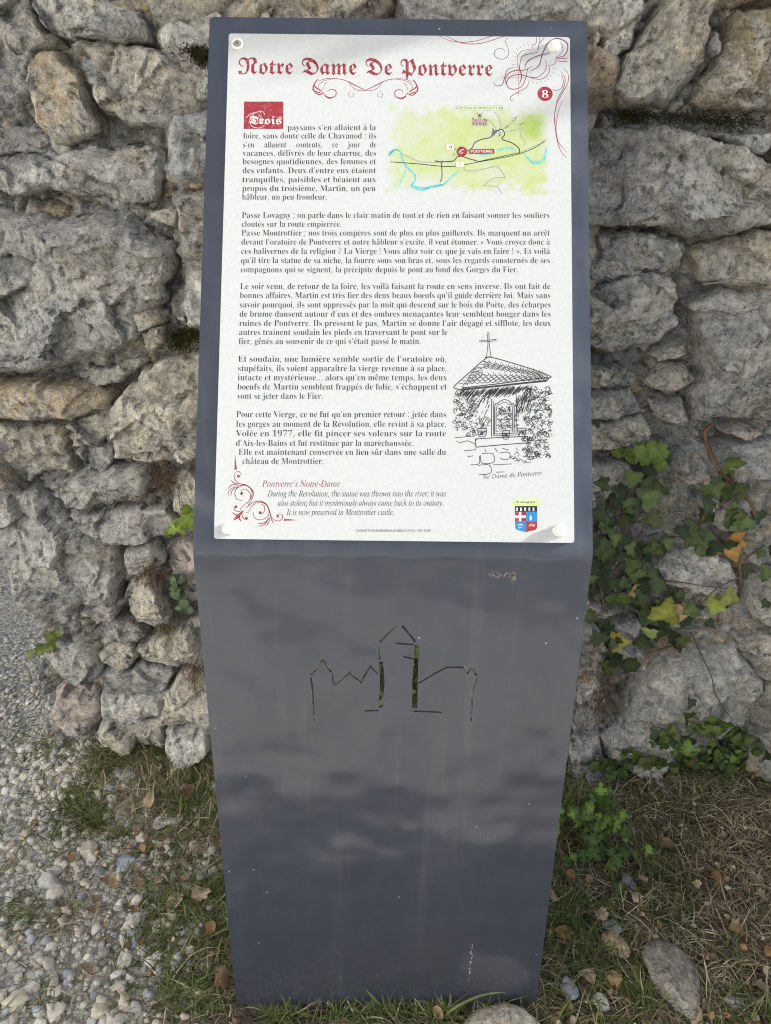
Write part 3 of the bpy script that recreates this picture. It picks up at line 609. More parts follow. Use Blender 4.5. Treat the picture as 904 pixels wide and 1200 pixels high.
bP)f&M&E&M&N&[&P&f&U&k&_&l&o&l)P&k)_&f)i&[)n&M)p&M)y(W)y(s)x),)u);)q)J)h)V)Z)^)K)a)9)^)&)V(s)J(f):(Z)$(U(g(S(G(S(G&o(I&_(M&U(V&P(g&N(g&E (G(a(Q(a(h(d(v(l(~(|)$)8(~)N(x)_(l)i(X)m(P)l(K)i(H)d(G)Z
bQ*A)P%f)&%m(b&$(I&E(:&K(+&T&z&_&o&l&f&y&](,&W(<&T(M&S(_&T(p&W)$&[)4&d)B&l)N&v)Z(&)f(3)n(A)u(P)z(b)}(s)~)()})7)z)F)u)S)n)a)f)m)Z)v)O*#)B**)5*/)%*2(q*3(_*1(D*)(,)x&r)g&_)Q&O)8&E)G&/)Z%|)s%x)~%y*0%{*1%r)x%k)e%h (s&K)8&W)K&})Q(_)O)$)J)@)A)U)5)f)%)p(p)s(N)g(;)A(5(_(6(=(<&~(E&i(Q&W(b&N
bR*%&M&E&M&N&[&P&f&U&k&_&l&o&l)P&k)_&f)i&[)n&M)p&M)y(X)y(y)w)7)r)K)j)X)])c)M)f):)_(})M(j)0(])m&_)w&R)}&O*)&N**&N**&E)<&E(Q(V(G(V(G&o(I&_(M&U(V&P(g&N(g&E (G(c(R(c(d(d(p(h(z(o)$(y)))+)+);)%)U(t)g(])m(Q)k(K)h(H)a(G)T
bS)V&Z&@&Z(;&f(;&m($&u&n(#&_(0&T(>&N(N&L(a&O(n&W(w&e(y&t(v(%(m(2(](<(=(K(,(U&x(b&m(l&f(x&a)*&_)9&b)L&i)]&s)l(%)v(6)|(H)~(a)|({)u)$)t)))s)0)v)3)~)=)~)=)3)4)3).)D)%)S(v)b(j)k([)q(M)s(>)q(2)j(*)_(()Q(*)E(1);(;)3(J)*(m(v)#(m)2(c)<(V)B(J)E(=)G(.)D&u)<&d)0&T(z&I(m&D(]&A(L&@(;&A(+&E&x&J&q&K&m&J&j&I&f&@
bT)i&u&E&u&N()&O(3&T(8&_(:&o(:)n(7)n(%)l&s)g&h)^&^)Q&W)C&S)2&J)2&J)y)b)y)b)1)X)1)N)R)9)g(t)n(r)n(r&o(s&_(x&T)&&O)7&N)7&E
bU*0(j&?(L&A(6&H($&S&u&e&n&{&l(:&l)P&j)_&e)i&[)n&L)p&L)y(f)y(f)p(Q)m(L)j(I)e(F)P(F(2(H&{(K&l(R&a(b&T(w&P)=&X)Q&q)W(<)W)P)V)_)Q)i)G)n)7)p)7)y*&)y*&)p)u)m)m)h)j)^)h)P)h(G)f(&)^&i)Q&U)@&I)*&A
bV)k(V&?&[)Q&P)g&I)m&>)p&>)y(U)y(U)p(H)o(?)m(:)i(8)b(=)P(o(4)A)P)D)a)C)i)>)m)5)o)()p)()y)r)y)r)p)i)o)a)k)Y)b)R)R(a&?
bW*n(A&@&U)W&Q)d&M)k&F)o&=)p&=)y(F)y(F)p(=)o(7)m(3)i(2)b(6)M([(9)))C(})Z(y)f(t)l(l)o(a)p(a)y)q)y)q)p)^)m)W)c)Z)T*&(?*H)L*L)_*K)h*G)l*@)o*6)p*6)y*t)y*t)p*k)m*e)h*_)^*Y)Q)t&@)k&@)1)-(K&@
bX*$&K&E&K&N&Y&P&h&Y&t&h(M(T&n)T&^)j&U)o&M)p&L)p&L)y(h)y(h)p(a)p(P)m(K)e(L)^(Q)U(r)#)4)N):)Y)=)d)7)m)$)p)$)y)z)y)z)p)x)p)j)n)])h)Q)])E)N(z(r)d&d)o&S)u&O)|&N)}&N)}&E(e&E(e&N(h&N(y&Q)#&Y(}&d(w&o(U(G(1&o(,&f(*&[(0&Q(C&N(C&E
bY)j&z&E&z&N(-&P(6&U(;&_(<&o(<(E&])T&T)d&L)l&E)o&>)p&>)y(S)y(S)p(N)p(F)o(?)m(;)j(:)e(>)W(j(^):)J)?)V)A)a);)l)()p)%)p)%)y)q)y)q)p)h)n)a)i)R)W(t(R(t&o(u&_(z&U)(&P)7&N)7&E
bZ)r&O&E&O&J(x)l(W)l(C)k(3)g(%)_&v)T&m)E&f)1&[)1&d)y)_)y)_)s(9&S(f&S({&U)3&[)B&f)N&r)W())_(>)i(>)_&E
b0)O(J&B(7&C(&&I&t&Q&i&^&a&m&X&~&T(7&Q(M&P(g&Q(~&T)9&X)L&a)^&i)n&t)y(&*%(7*+(J*-(^*+(n*%(|)y)+)n)4)^);)L)@)9)B(~)C(f)B(L)@(7);&~)4&m)+&^({&Q(n&I(]&C (J&W(Z&_(e&t(h(.(j(G(j(f(j))(h)B(e)V(Z)l(J)r(;)l(2)V(.)B(,))(+(f(,(G(.(.(2&t(;&_
b1)O&h&E&h&W((&W(0&X(5&[(8&d(9&o(9)e&})J&s)B&i)@&a)B&Y)G&U)O&S)Y&l)c&y)j(.)u(E*+(m*+(m&o(n&e(p&^(u&X(~&W)>&W)>&E
b2)O&Q&E&Q&j()(A(6(O(A([(I(i(S(x(Y),(])<(^)M([)^(V)k(N)q(C)t(4)p(+)e(&)X($)I(#)8&n)9&_)?&U)I&R)Y&T)f&Z)q&g){&u*&(%**(4*,(C*-(Z*+(o*%(~)y).)n)5)_)7)N)6)C)3)8)-),)$(z(e(Z(9(1&s&l(h&l(r&m(z&r)$&y))(()+(3)?(3)>&E
b3)O(>&B(.&B&{&D&o&G&b&N&V&V&P&b&N&l&Q&w&W(#&b()&m(+&p&s&x&f(+&](;&Y(F&Z(P&_(X&e(a&o(e&{(g(2(c(C(W(Q(M(X(@(](1(^&w(^&w(t(2(t(E(x(R)&(Z)7(])K([)[(U)i(M)q(A)t(6)r(.)l())c(%)W(#)>&l)?&^)E&T)N&Q)[&V)n&f)|&t*((,*,(B*-(Y*,(m*&(})z).)o)5)b)7)O)5)A)0)5)()*(x({(l(t(](n(l(k(z(e)+([)6(Q)=(C)?(1)=&y)8&j)/&[(~&Q(p&J(a&E(O&C
b4)O((&E((&W(2&W(<&X(E&[(K&d(M&q(M(*&I(*&I(?(P**)$**)$(A)H(A)H(*)$(*)$&q)&&d)-&[)6&X)A&W)E&W)E&E &c(A(M(A(M(}(N)B(P)e(K)X(C)J(;)<(5)3
b5)O(>&B(/&B&|&D&q&H&d&N&Y&W&T&b&R&l&T&w&Z&~&d(&&o((&p&z&s&q&w&h&~&a(-&[(9&Y(D&Z(N&_(V&g(^&q(c(#(e(6(b(L(W([(H(g(5(j&{(h&k(d&Y(j&f**)1**)3)F(z)F(x)Q(s)Z(o)^(h)_&{)_&v({(+(~(@)$(X(~(o(x)$(n)2(_):(L)=(6);&})5&l),&^({&S(n&K(^&F(M&C
b6)O(N&B(>&C(0&G&~&N&r&X&h&f&a&v&Y(-&U(B&T([&U(o&W)$&Z)6&a)E&f)S&n)b&v)m($)v(1)~(=*)(K*,([*-(p*,)$*()0)})7)u)<)m)=)c);)W)4)O)()I(p)G(n)[(l)f(h)n(b)s(X)t(F)o(8)[(1)J(-)4(*(u(<(}(I)$(Y)%(n)#(~(y)1(o);(a)A(N)C(:)A&~):&k)/&X({&L(h&D (O&X([&[(f&g(j&r(l($(m(6(l(G(j(T(e(_(Y(i(L(m(C(k(9(g(0(b(*(Z(,(=(/(%(5&o(A&^
b7)O&~&E)#)_(#)_&r)Z&l)M&j)<&T)<&U**)D**)D)t(@&E
b8)O(H&B(6&C(&&F&u&J&e&U&X&d&Q&s&O()&R(=&^(M&i(U&u(_(&(g&v(o&l(x&d)&&Y)7&W)I&Y)X&_)i&j)u&y*#(**)(:*,(L*-(c*+(u*%)()w)2)k)8)[):)K)7)9).)+)$)#(u(w(h(p(z(f)-(Z)8(P)A(?)E(+)B&s);&c).&S(x&I(c&D (Q({(])((e)1(j)=(k)L(j)V(g)_(c)h([)o(S)s(J)u(>)r(5)j(/)](-)M(/)>(7)2(B)) (I&U(Y&X(g&c(n&p(q(%(n(5(e(A(Z(H(N(P(>(X(3(O(+(E($(8&~(((%&q(.&c(:&X
b9)O(8&B(%&C&s&G&i&N&b&U&[&_&Z&j&[&p&_&v&e&z&m&}&r&o&{&c(+&Y(:&W(S&d(d()(k(a(c(V(V(O(I(J(:(H(&(J&s(P&e(Z&Y(j&S({&Q)5&R)D&U)R&Z)a&g)r&w)~((*)(5*,(E*-(T*,(e*((r)|(~)s)-)g)5)V);)D)>).)@(p)?(])=(K):(:)6(+)0&x))&k(|&^(r&T(f&L(W&F(I&C (H(c(S(d(](i(f(p(k(y(j)8(g)M(b)](U)m(G)r(:)n(0)c(,)V())H(()7(,(x(6(h
b.(F&t&@&l&B&e&F&a&M&^&W&a&d&e&k&l&n&t&p&|&n((&k(,&d(.&W(,&M((&F&|&B
b,(F&S%u&]&D&f&n(*&n(,&j&{&A&k%u
b;(F&s(y&k(z&e(~&_)*&^)5&_)@&e)G&k)J&s)L&{)J(&)G(,)@(-)5(,)*(&(~&{(z &O%u&V&5&]&R&c&n(&&n()&j&x&A&h%u
b:(F&t(y&l(z&e(~&a)*&^)5&a)@&e)G&l)J&t)L&|)J(()G(,)@(.)5(,)*(((~&|(z &t&@&l&B&e&F&a&M&^&W&a&d&e&k&l&n&t&p&|&n((&k(,&d(.&W(,&M((&F&|&B
b!(F&k(/&b**(+**&~(/ &t&@&l&B&e&F&a&M&^&W&a&d&e&k&l&n&t&p&|&n((&k(,&d(.&W(,&M((&F&|&B
b?)$&v(/&v(9&y(O&|(X(%(b(7(t(L)+(R)2(V):(X)A(Y)K(V)Y(N)f(B)l(0)n&|)m&n)j&S)_&I)x&W)~&i*(&z*,(2*-(F*+(V*%(f)x(o)m(u)](w)K(v)=(r)2(l)((d(y(M(f(<(T(7(M(5(F(3(5(3(/ ((&@&{&B&t&F&p&M&n&W&p&d&t&k&{&n((&p(0&n(7&k(;&d(=&W(;&M(7&F(0&B
b'(8&d),&[**&}**&v),
b’)]&g&E&g**)=**)=&E &x&V),&V),)t&x)t
b-(X&R(9&R(S(K(S(K(9
b«)]&g&E&g**)=**)=&E &x&V),&V),)t&x)t
b»)]&g&E&g**)=**)=&E &x&V),&V),)t&x)t
b…)]&g&E&g**)=**)=&E &x&V),&V),)t&x)t
bı)]&g&E&g**)=**)=&E &x&V),&V),)t&x)t
bœ)]&g&E&g**)=**)=&E &x&V),&V),)t&x)t
ia)>&_&A&R&C&I&J&D&V&B&g&C&y&G(1&N(D&X(V&f(h&t(w(()((8)/(H)1(X)-(b(z(g)-)$)-(b&t([&[(]&X(c&V(l&]({&o)$&k(n&S(]&E(N&A(C&E(@&P(A&Z(E&l(K(&(?&n(3&^((&Q&r&E &p&U&x&W(%&^(/&g(8&r(I(3(P(A(U(Q(X(a(Y(o(U(~(H)((9)#(*(s&{(f&s(U&l(D&d()&b&l&e&Z
ib)=&p&A&]&C&N&H&F&O&C&W&D&_&s)^&u)i&u)o&t)t&r)w&f)y&_)y&b*#&v*%()*)(:*-(=*-(=**&z(k(1(~(C).(W)1(l).(z)#))(o),(Y)+(K)((>(~(1(w(#(o&s(e&g(X&[(L&R(?&K(1&E&~&B &v&J(.&M(@&Y(K&f(T&s(](&(d(8(h(G(i(U(g(g(a(r(U(y(I(|(9(x(+(m&~(b&v(Q&p(?&b&h&_&X&e&M
ic)(&y&A&d&E&R&P&K&]&F&l&E&}&F(3&K(C&S(T&^(e&l(r&z(}(/)*(?)/(P)1(_)/(j)*(q(}(s(s(r(k(o(e(i(a(c(_(V(d(R(n(S(t(W(z(Y(|(Z)#(W)&(O)((=)$(-(u&~(k&u(^&n(N&i(?&f(0&e&}&g&k&m&]&w&S()&P(:&T(L&_(_&p(e&j(L&R(5&E
id)D&f&A&U&D&J&L&C&Y&A&l&B&|&H(4&M(@&S(M&[(Y&f(f&o(p&y(y())&(5)-(A)0(L)1(]).(g)%(v)e(w)j(x)o(w)s(t)v(h)x(c)x(d*#(x*%),*))<*-)?*-)?**)?*&)>*#(f&o(d&e(c&[(e&V(k&T(v&Z),&o)1&k)(&](z&R(q&K(f&C(X&A(L&E(G&R(H&^(L&m(Q(#(E&l(:&[(.&P&x&E &t&S&}&U(,&[(5&f(?&r(O(3([(R(a(b(b(p(a(x([)#(V)((O))(?)$(.(t&~(h&u(W&m(E&f(2&b&}&a&n&b&c&f&Y&l&T
ie(~&s&B&_&E&O&O&I&Z&D&i&C&x&E(.&J(?&Q(O&](a&k(p&y(|(.)*(>)/(N)1([)0(g)+(m(~(o(s(l(e(d(W(T(K(A(@(((9&f(3&d(&&c&x&g&d&q&V(&&R(8&U(I&_(Z&p(b&k(U&](J&S(>&K(,&D &g(;&|(?(2(F(@(O(J(Z(P(i(R(v(O)$(F)((;)%(0(z(%(o&w(a&n(N
if(O&-%Q&#%S%x%W%t%^%r%f%u%q&#%u&,%r&/%j&.%e&,%a&-%]&0%[&9%_&@%j&F%{&L&9&k({&H({&K)+&m)+&q)=&w)S(#)g(/)u(<*$(I*+(X*-(f*,(o*&(v)z(x)p(t)e(h)a(])d(Y)n(Z)r(Z)u(])y(Y)}(S*#(G){(=)l(6)S(.)+(U)+(S({(,({&y(7&i&I&c&6&[&&&U%u&I%c&<%U
ig(}&g%Q&T%S&F%V&;%^&/%k&+%{&0&2&?&B&W&Q&L&X&H&d&J&j&P&q&d((&U(2&M(?&J(M&L(^&S(n&a({&o)*($)0(8)2(E)1(S),(i)&)#)&)#(s(h(s(j(d(h(R(a(C(T(6(E(-(5(&&~($&p(%&h&y&e&r&l&j(#&b(4&[(B&U(M&N(X&B([&1(Y%|(R%n(F%c(6%X()%U&v%R (#(,(.(/(7(5(?(?(F(K(J(Y(K(k(J(v(E(~(>)((6)*(,)(&}(}&u(s&n(f&j(V&h(G&n(3 &m%](.%b(>%n(D&&(B&/(>&5(6&;(.&@&v&H&a&N&N&B&D&4&@&$&E%m&S%b
ih)])+&B(y&D(p&K(j&U(h&e(i&x(n(8(v(Z(y(n({(|(w)0(k)5(])2(P))(C(v(7(e(/(R(*(B&s&E&Q&E(#)e(&)v&|*&&k*+&h*+&k*9(N*9(A)T(:)9(3(x(7(x(J)6(a)E(w)J)0)F)<)9)@)$)>(q):(Y)1(1).&y)-&i)0&[)9&W)C&Y)N&a)T&U)F&J)8&D
ii(E())X&~)Y&x)^&t)d&s)k&t)q&x)w&~){())|(0){(5)w(9)q(;)k(9)d(6)^(0)Y &U&A&I&F&E&S&G&b&K&r&c(g&d(m&e(r&d(x&_({&W(}&N(~&O)(&g)+&w).(*)1(-)0(-)-(-)*(,)&&g&n&d&a&f&X&k&U&w&](-&q(2&l&z&S&h&F
ij(C(*)X(#)Y&y)^&u)d&t)k&u)q&y)w(#){(*)|(1){(6)w(:)q(<)k(:)d(7)^(1)Y &,%Q%~%S%v%X%q%_%p%i%s%s%|%v&)%s&,%j&,%f&+%a&-%]&0%[&7%b&?%t&H&8&Q&i&f(j&f(n&f(r&e(w&c({&Z(}&N(~&P))&e)+&t).(&)1(*)0(+),&l&d&h&Q&d&A&_&3&W%|&O%n&E%^&9%T
ik)=(Y&A(P&C(J&J(<&g(((<&n(,&Y&E&>&E&z)d&|)n&{)t&x)w&k)y&f)y&h*#&~*&(2**(;*-(@*-(C*-(D**(B)~&q(;(M(f(Z(q(a(z([)#(O)%(Q),)<),):)%)9)%),)#(y(x(i(n(>(L(W&k(_&](e&X(j&W(v&]))&o).&i(}&W(q&K(e&D
il(B&U&A&N&B&I&F&E&K&D&R&F&b&L&y&x)c&z)m&y)t&u)x&o)z&d)z&e*$&{*((/*+(>*-(A*-(B**(@)~&f&q&c&_&d&X&i&V&t&]()&p(.&k($&^&w&S&n&K&a&D
im*M)b&A)S&F)O&T)P&a)S&n)i(Y)l(m)j(u)c(w)W(u)M(o)A(d)5(U).(J)%(>(z(1(k&k(_&E(D&E(d(Q(g(c(i(o(f(u(^(w(W(v(N(q(:(a(/(S($(E&r(,&g&j&Y&E&?&E&_(V&d(h&f(r&d(w&_({&M(~&O))&f)+&v).($)0())1(,)0(-)-(-)*(,)&&t(E(9(m(V))(r)1)%),)+(x)*(n)&(](|(H)?(o)Z)*)u)1*)),*.(x*-(l*)([)o&h)n&d)n&_)o&X)t&V)y&X*#&^*+&g*3&r*8&m*(&T)r&F
in)I([&A(T&B(O&E(K&K(J&S(L&^(P&r(X(2(a(N(f(b(g(m(e(u(](w(V(v(N(r(<(b()(K&u(3&m&{&d&d&Z&E&?&E&b(Z&f(q&e(w&b(z&Z(|&P(|&N(|&O)&&i)+&y).(-)1(.)0(.)-&u(E(+(Z(;(m(J({(X))(g)/(r)0)$),)*(y))(l)$([(m&s(j&g(i&_(j&X(p&V({&^)/&t)4&p)#&U(n&F
io)B&|&A&l&C&^&H&R&P&J&[&E&j&C&z&E(2&L(E&R(Q&Z(^&f(j&p(s&{(|(,)((>)/(Q)1(c)/(p)+(|(}))(r).(e)0(S).(B))(1({&{(p&l(c&](R&P(B&H(1&C (#&K(2&M(?&U(K&c(V&r(a(((g(:(l(L(m(^(j(s(a)#(O)((>)$(.(t(#(h&v(X&n(H&h(6&d(%&c&q&e&a&j&T&s&M
ip)=%p%S%r%Y&#%[&-%a&2%i&7%u&b(d&d(k&e(q&d(w&a(z&M(}&O)(&f)*&v)-(*)1(,)0(-).(,)((#(k(6(}(I)-(^)1(p).(})$)*(r)-(^),(O))(B)#(4(y(&(q&u(h&i(]&^(Q&S(E&L(2&D&y&A&k&C&_&H&T%w&P%g&R%b&W%]&a%Z&m%Y&l%S &y&J(,&L(:&T(F&a(Q&p(Z(%(d(9(h(K(j(_(h(l(d(u(Z({(P(}(?(y(0(l(&(_&z(O&u(=&h&g&g&a&f&Y&k&M
iq)=&o%S&q%Y((%[(-%_(1%d(8%w(R&|(F&k(:&[(.&P&v&E&d&B&S&E&I&M&B&Z&@&n&B(%&H(9&M(E&T(Q&](^&l(n&{({(/))(>)/(M)1(c),(m(x(r)-)0)-(U%}(R%o(Q%h(R%b(V%](]%Z(i%Y(l%Y(l%S &t&T(&&W(6&c(@&n(J&}(T(5(^(H(d(Y(f(j(d(t(_(|(X)%(O)((C)%(8(z(,(p&|(c&s(S&k(C&e(3&b&~&a&p&b&e&f&Z&l&U
ir(]&?&E&](T&c(p&b(v&](y&K(|&L)&&e)+&t).(&)1(*)0(*)-&t(F(1(n(D)*(T)1(Z)0(a)-(d)&(e({(c(s(^(l(W(h(P(f(K(g(F(j(C(n(A(t(&(P&l&~&Y&E
is(j&n&A&a&B&U&E&H&H&C&G&A&C&:&C&A&|&G&|&J&g&Q&V&[&M&k&J&u&L&~&R()&[(+&i((&v&{((&q(5&g(C&](S&Z([&Y(e&](t&g)%&t).())1(6)0(?).(M)*(R),(T)0(Z)0(S(W(N(W(H(q(=)#(-)(($)&&z(~&v(x&t(p&w(d(%(T(0(G(:(9(B()(E&|(F&s(D&g(?&Y(7&O(-&H&|&C
it(I&U&A&I&E&E&R&F&[&H&f&h({&O({&P)&&f)/&y)?(0)W(8)W(+)+(G)+(E({((({&h&n&e&[&f&V&k&T&v&Z(*&o(/&i&y&R&h&E
iu)I&]&A&S&B&L&G&H&N&G&X&I&i&N(%&_(_&b(i&c(s&b(x&](|&V(}&L(~&M))&e),&t).(&)1(+)1(,)/(+)+(*)&&j&|&f&l&e&b&g&X&o&U&y&X(*&b(3&j(;&u(D($(M(3(V(B(^(R(f(e(l(v(q)-)0)-(n&u(i&^(k&W(p&U(|&])0&q)5&l)$&S(o&F([&A(O&E(J&R(L&_(O&p(Z(9(I&{(:&g(+&U&y&J&k&C
iv)&&f&A&_(A&[(b&W(s&P(z&E(}&B(}&C)(&S)+&a).&i)0&o)1&s)*&w(o&z(J&~&d(>(%(R(A(b(V(f(f(e(i(b(m(X(u(U(y(T(~(V))(Y).(_)1(f)1(m)0(r),(u)$(v(w(p(^([(=(<&r&m&A
iw)t&^&A&[(C&Y(c&U(t&O(|&E(~&C(~&D))&T),&b)/&j)1&o)1&s))&v(l&w(B&x&u(e)1(k)1(x&j)5(,)?(8)G(D)M(N)S(Z)U(f)T(j)O(p)J(v)H(})I)()L)-)Q)0)W)1)^)0)d)+)g)#)h(w)d(b)T(F)=(%(f&A(a&A(R(Z&e&A
ix(y(9&A(1&B(+&G(%&P&}&d&v((&]&b&R&S&I&J&?&D&5&B&/&C&*&F&&&J&%&P&&&V&*&Z&.&_&4&a&<&]&D&Y&L&]&T&g&t(6&j(i&g(r&c(x&[(|&S(}&K(|&D({&E)&&W)*&g)-&p)0&w)1&|)/(#)&(-(S(E(u(Q)*(Z)/(e)0(q)-(u(~(t(y(q(t(m(r(h(q(^(s(Y(u(V(u(R(t(N(r(0(F(:&s(=&g(@&^(C&X(H&V(T&^(e&r(j&m(V&S(G&F
iy(u&/%Q&(%R%~%U%{%Z%y%b%z%g%}%k&&%n&-%o&6%l&;%j&A%j&J%o&V%}&o&B&[(D&W(X&S(h&O(q&J(x&C(|&9(~&:)(&I)+&U).&f)1&l)*&q(o&y(E()&d(B(1(P(I(V(W(X(c(V(j(P(p(K(t(I(x(H(~(I))(L)-(Q)0(W)1(_)/(f)+(i)#(k(v(h(g(a(R(T(;(D&z(.&V&r&4&X%q&B%Y&8%S
iz(s(4&A($&B&m&G&X&K&K&M&B&K&8&D&6&C&4&C&1&D&0&F&5&N(J(p(7(n(+(o&|(r&s(t&j(u&c(t&[(r&V(m&R(e&M(h&S(x&Y)(&c).&l)0&{)/(2),(D)((O)&(X)((b),(k)1(n)0(o)-(n)*(k)%&R&_&h&b&u&a($&^(0&Z(;&Y(J&a(U&r(Z&o(U&^(O&Q(I&I(C&D(<&B
iA)}%v&E%w&K&+&N&8&U&E&c&}(G)E*&)L*&)C&d)E&X)J&Q)S&M)c&K)a&E(Z&E(]&K(a&K(n&M(v&R({&](}&n(~(;(.(;(*(:(%(7&h&t&Y&c&U&W&V&Q&Z&N&d&L&n&K&m&E (4(G)#(G)()J
iB)p&4&E&6&L&8&L&E&M&O&R&U&[&Z&k(+)S(.)g(,)n(()s&{)u&p)w&q)}(n)})>)x)X)g)b)I)Z)1)G(y)&(l)=(_)K(L)O(5)N(%)I&u)B&i)9&^)-&U(z&N(i&I(U&F(B&E (L(o(e(q(w(v)*(~)5).););)=)K)8)b)*)n(m)r(])q(W)o(U)l(P)b(J)J(>(u(>(r(A(p (9&O(O&Q(c&W(q&c(|&p)&($))(8)%(K(w(X(m(_(^(c(M(e(>(d(9(b(7([&~&k&|&d&{&[&}&U(%&R
iC*$(Y&@(F&A(6&E(%&K&t&T&i&a&_&n&W&}&S(3&R(E&S(V&V(h&](x&f),&o);&z)I(+)V(8)d(G)n(^)y(w*$)4*&)A*%)P*#)c)z)l)x)s)z)x*$)~*$)q)9)j)9)j)?)j)D)g)Y)[)j)L)t)7)w)))v(v)r(i)l(Z)d(N)X(C)L(9)>(1)/(*(z($(i&|(V&{(C&}(-((&u(2&e(?&X(O&Q(d&N)%&S)A&c)Z&z)c&u)S&e)D&V)5&L)#&E(n&A
iD*8&3&E&5&L&7&L&E&M&N&R&T&[&Z&k(+)S(.)g(,)n(()r&{)u&o)w&q)}(q)}),)|)?)x)P)r)a)i)m)])w)O*#)?*().*)(v*((d*#(Q)y(@)q(1)f&})X&p)I&d)8&X)%&P(m&J(V&F(?&E (A&P(S&Q(f&U(u&[)(&e)4&o)>&{)G(-)N(;)T(J)X(Z)[(m)[(~)Y):)S)M)I)]):)i)()p(m)r([)p(V)n(S)i(L)T(#&t&{&_&}&W((&S(2&Q
iE)x&4&E&6&L&7&L&E&M&N&R&U&[&Z&l(+)S(.)g(,)n(()r&{)u&p)w&q)})q)})g)I)a)I)a)J)a)X)])d)V)k)M)o)@)q)-)r(l)r([)p(V)n(S)j(N)Y(<(p(X(p(p(r(~(x)-)&)4)6):)6(}(=(w(=(x(J(x(S(v(Z(r(_(l(c(W(e(9(e(#&q&}&f&{&^&}&W(%&S(-&Q(9&Q(P&Q(a&Q(o&S({&V)0&^)=&i)I&v)T(,)[(,)C&E
iF)_&6&E&8&L&9&L&J&N&P&Q&T&W&[&l(,)S(/)g(.)n())r&})u&q)w&s)})h)})[)D)T)D)U)G)U)K)R)])L)j)?)p),)r(m)r(b)q(Y)o(V)k(S)f(N)N(?(o(Q(o(c(p(o(r(x(v)$(|)+)*)1)6)8)6(}(:(v(:(w(B(w(K(u(V(q(^(h(b(V(d(<(d(%&j($&c(#&[(%&S(+&O(3&L(A&K(@&E
iG*I(i&@(R&A(>&E(-&L&y&U&l&b&b&o&X&~&T(4&R(F&T(W&W(i&^(y&f).&o)=&z)K(+)W(8)e(G)n(_)y(x*$)7*&)F*%)T*#)d)z)t)t)})r*()s*-)u*6*$*;*$*,)7*%)7)})I)v)X)k)g)])p)K)u)9)w)#)u(m)o(Y)d(I)S(<)A(1),(((p&~(X&|(C&~(+(*&r(5&b(D&T(V&M(m&J(~&L)3&R)>&Z)D&g)P(;)R(B)R(I)Q(P)L(T)4(W)6(^*=(^*;(W*0(V*((T)}(P)y(J)v(A)s(5)e&V)H&J)+&B
iH*>&4&E&6&L&7&L&H&N&N&Q&S&W&W&a&Z&k(+)S(.)g(,)n(()r&{)u&p)w&q)}(u)}(s)w(r)w(e)u(Y)q(S)g(M)V(?(}(>(u(>(s(@(q(I(p)F(p)N(q)Q(w)b)S)e)g)d)n)^)r)U)u)J)w)L)}*O)}*M)w*K)w*>)u*5)p*/)h*))W)Y&o)V&e)U&[)W&T)[&P)e&M)q&L)o&E(l&E(m&L(o&L)$&N)+&Q)/&W)6&k)I(V)J(Y)J([)I(_)G(b)?(c(B(c(:(b(6(Z&~&o&|&e&{&[&}&T(%&P(.&M(:&L(8&E
iI(i&6&E&8&L&9&L&J&N&P&Q&T&W&[&k(,)S(/)g(.)n())r&})u&q)w&s)}(x)}(v)w(s)w(g)u(])p(U)h(P)W(%&o&~&[($&T()&P(1&M(<&L(;&E
iJ(n&P&@&A&B&5&H&.&R&+&_&-&g&0&m&6&q&=&r&C&q&I&n&M&i&N&c&M&^&L&Y&K&R&M&L&S&J&Z&L&a&R&d&^&i&m(6)Q(:)g(8)n(3)s(*)u&w)v&y)})$)}(~)w(q)u(h)r(b)j([)Z(8(/(1&t()&b&z&R&n&H&a&B
iK)x&4&E&6&L&7&L&H&N&N&Q&S&W&W&a&Z&k(+)S(.)g(,)n(()r&{)u&p)w&q)}(t)}(r)w(p)w(d)u(Y)r(S)i(N)Y(=(s(<(p(<(n(<(l(>(k(B(m);)T)J)d)N)n)J)t)=)w);)w)<)}*5)}*2)w*0)w)})t)m)j);)D([(r)E&j)N&[)X&R)d&M)p&K)n&E(d&E(f&K(h&K(r&L(y&N(|&R(~&W({&c(t&o(@(_(<(c(9(a(7(]&~&l&{&]&}&T(&&O(0&M(=&L(;&E
iL)u&9&E&;&L&<&L&J&M&S&R&Z&[&a&k(/)S(2)^(3)g(1)n(-)r($)u&t)w&v)}(y)}(w)w(j)u(a)q(X)h(S)W(*&u(&&g(%&a(&&X(+&S(3&Q(>&Q(V&Q(h&Q(w&S)(&U)7&])D&h)K&p)S&|)Z(.)c(.)K&E
iM*c&3&E&5&L&G&N&M&Q&Q&W&Y&k(,)S(/)g(-)n())r&|)u&p)w&r)}(V)}(p&}*2)}*t)}*r)w*o)w*c)u*X)p*Q)h*L)W)}&o){&e)z&[)|&T*$&P*-&M*9&L*7&E)4&E)6&K)G&N)M&R)Q&X)Y&p**)W(Y&E(U&E(;)W&m&z&j&j&h&^&j&U&n&P&v&M(&&K($&E
iN*4)<&@(9)M&m&q&j&e&i&Z&j&S&o&O&w&M()&L(&&E&4&E&6&L&D&M&M&R&T&Z&Z&k(-)W(.)[(.)a(-)i(()p&{)u&r)w&p)w&q)}(G)})D&})k)Q)m)^)n)h)m)o)h)s)_)u)Q)w)S)}*F)}*D)w*3)t*-)q*()l*#)d){)W)B&@
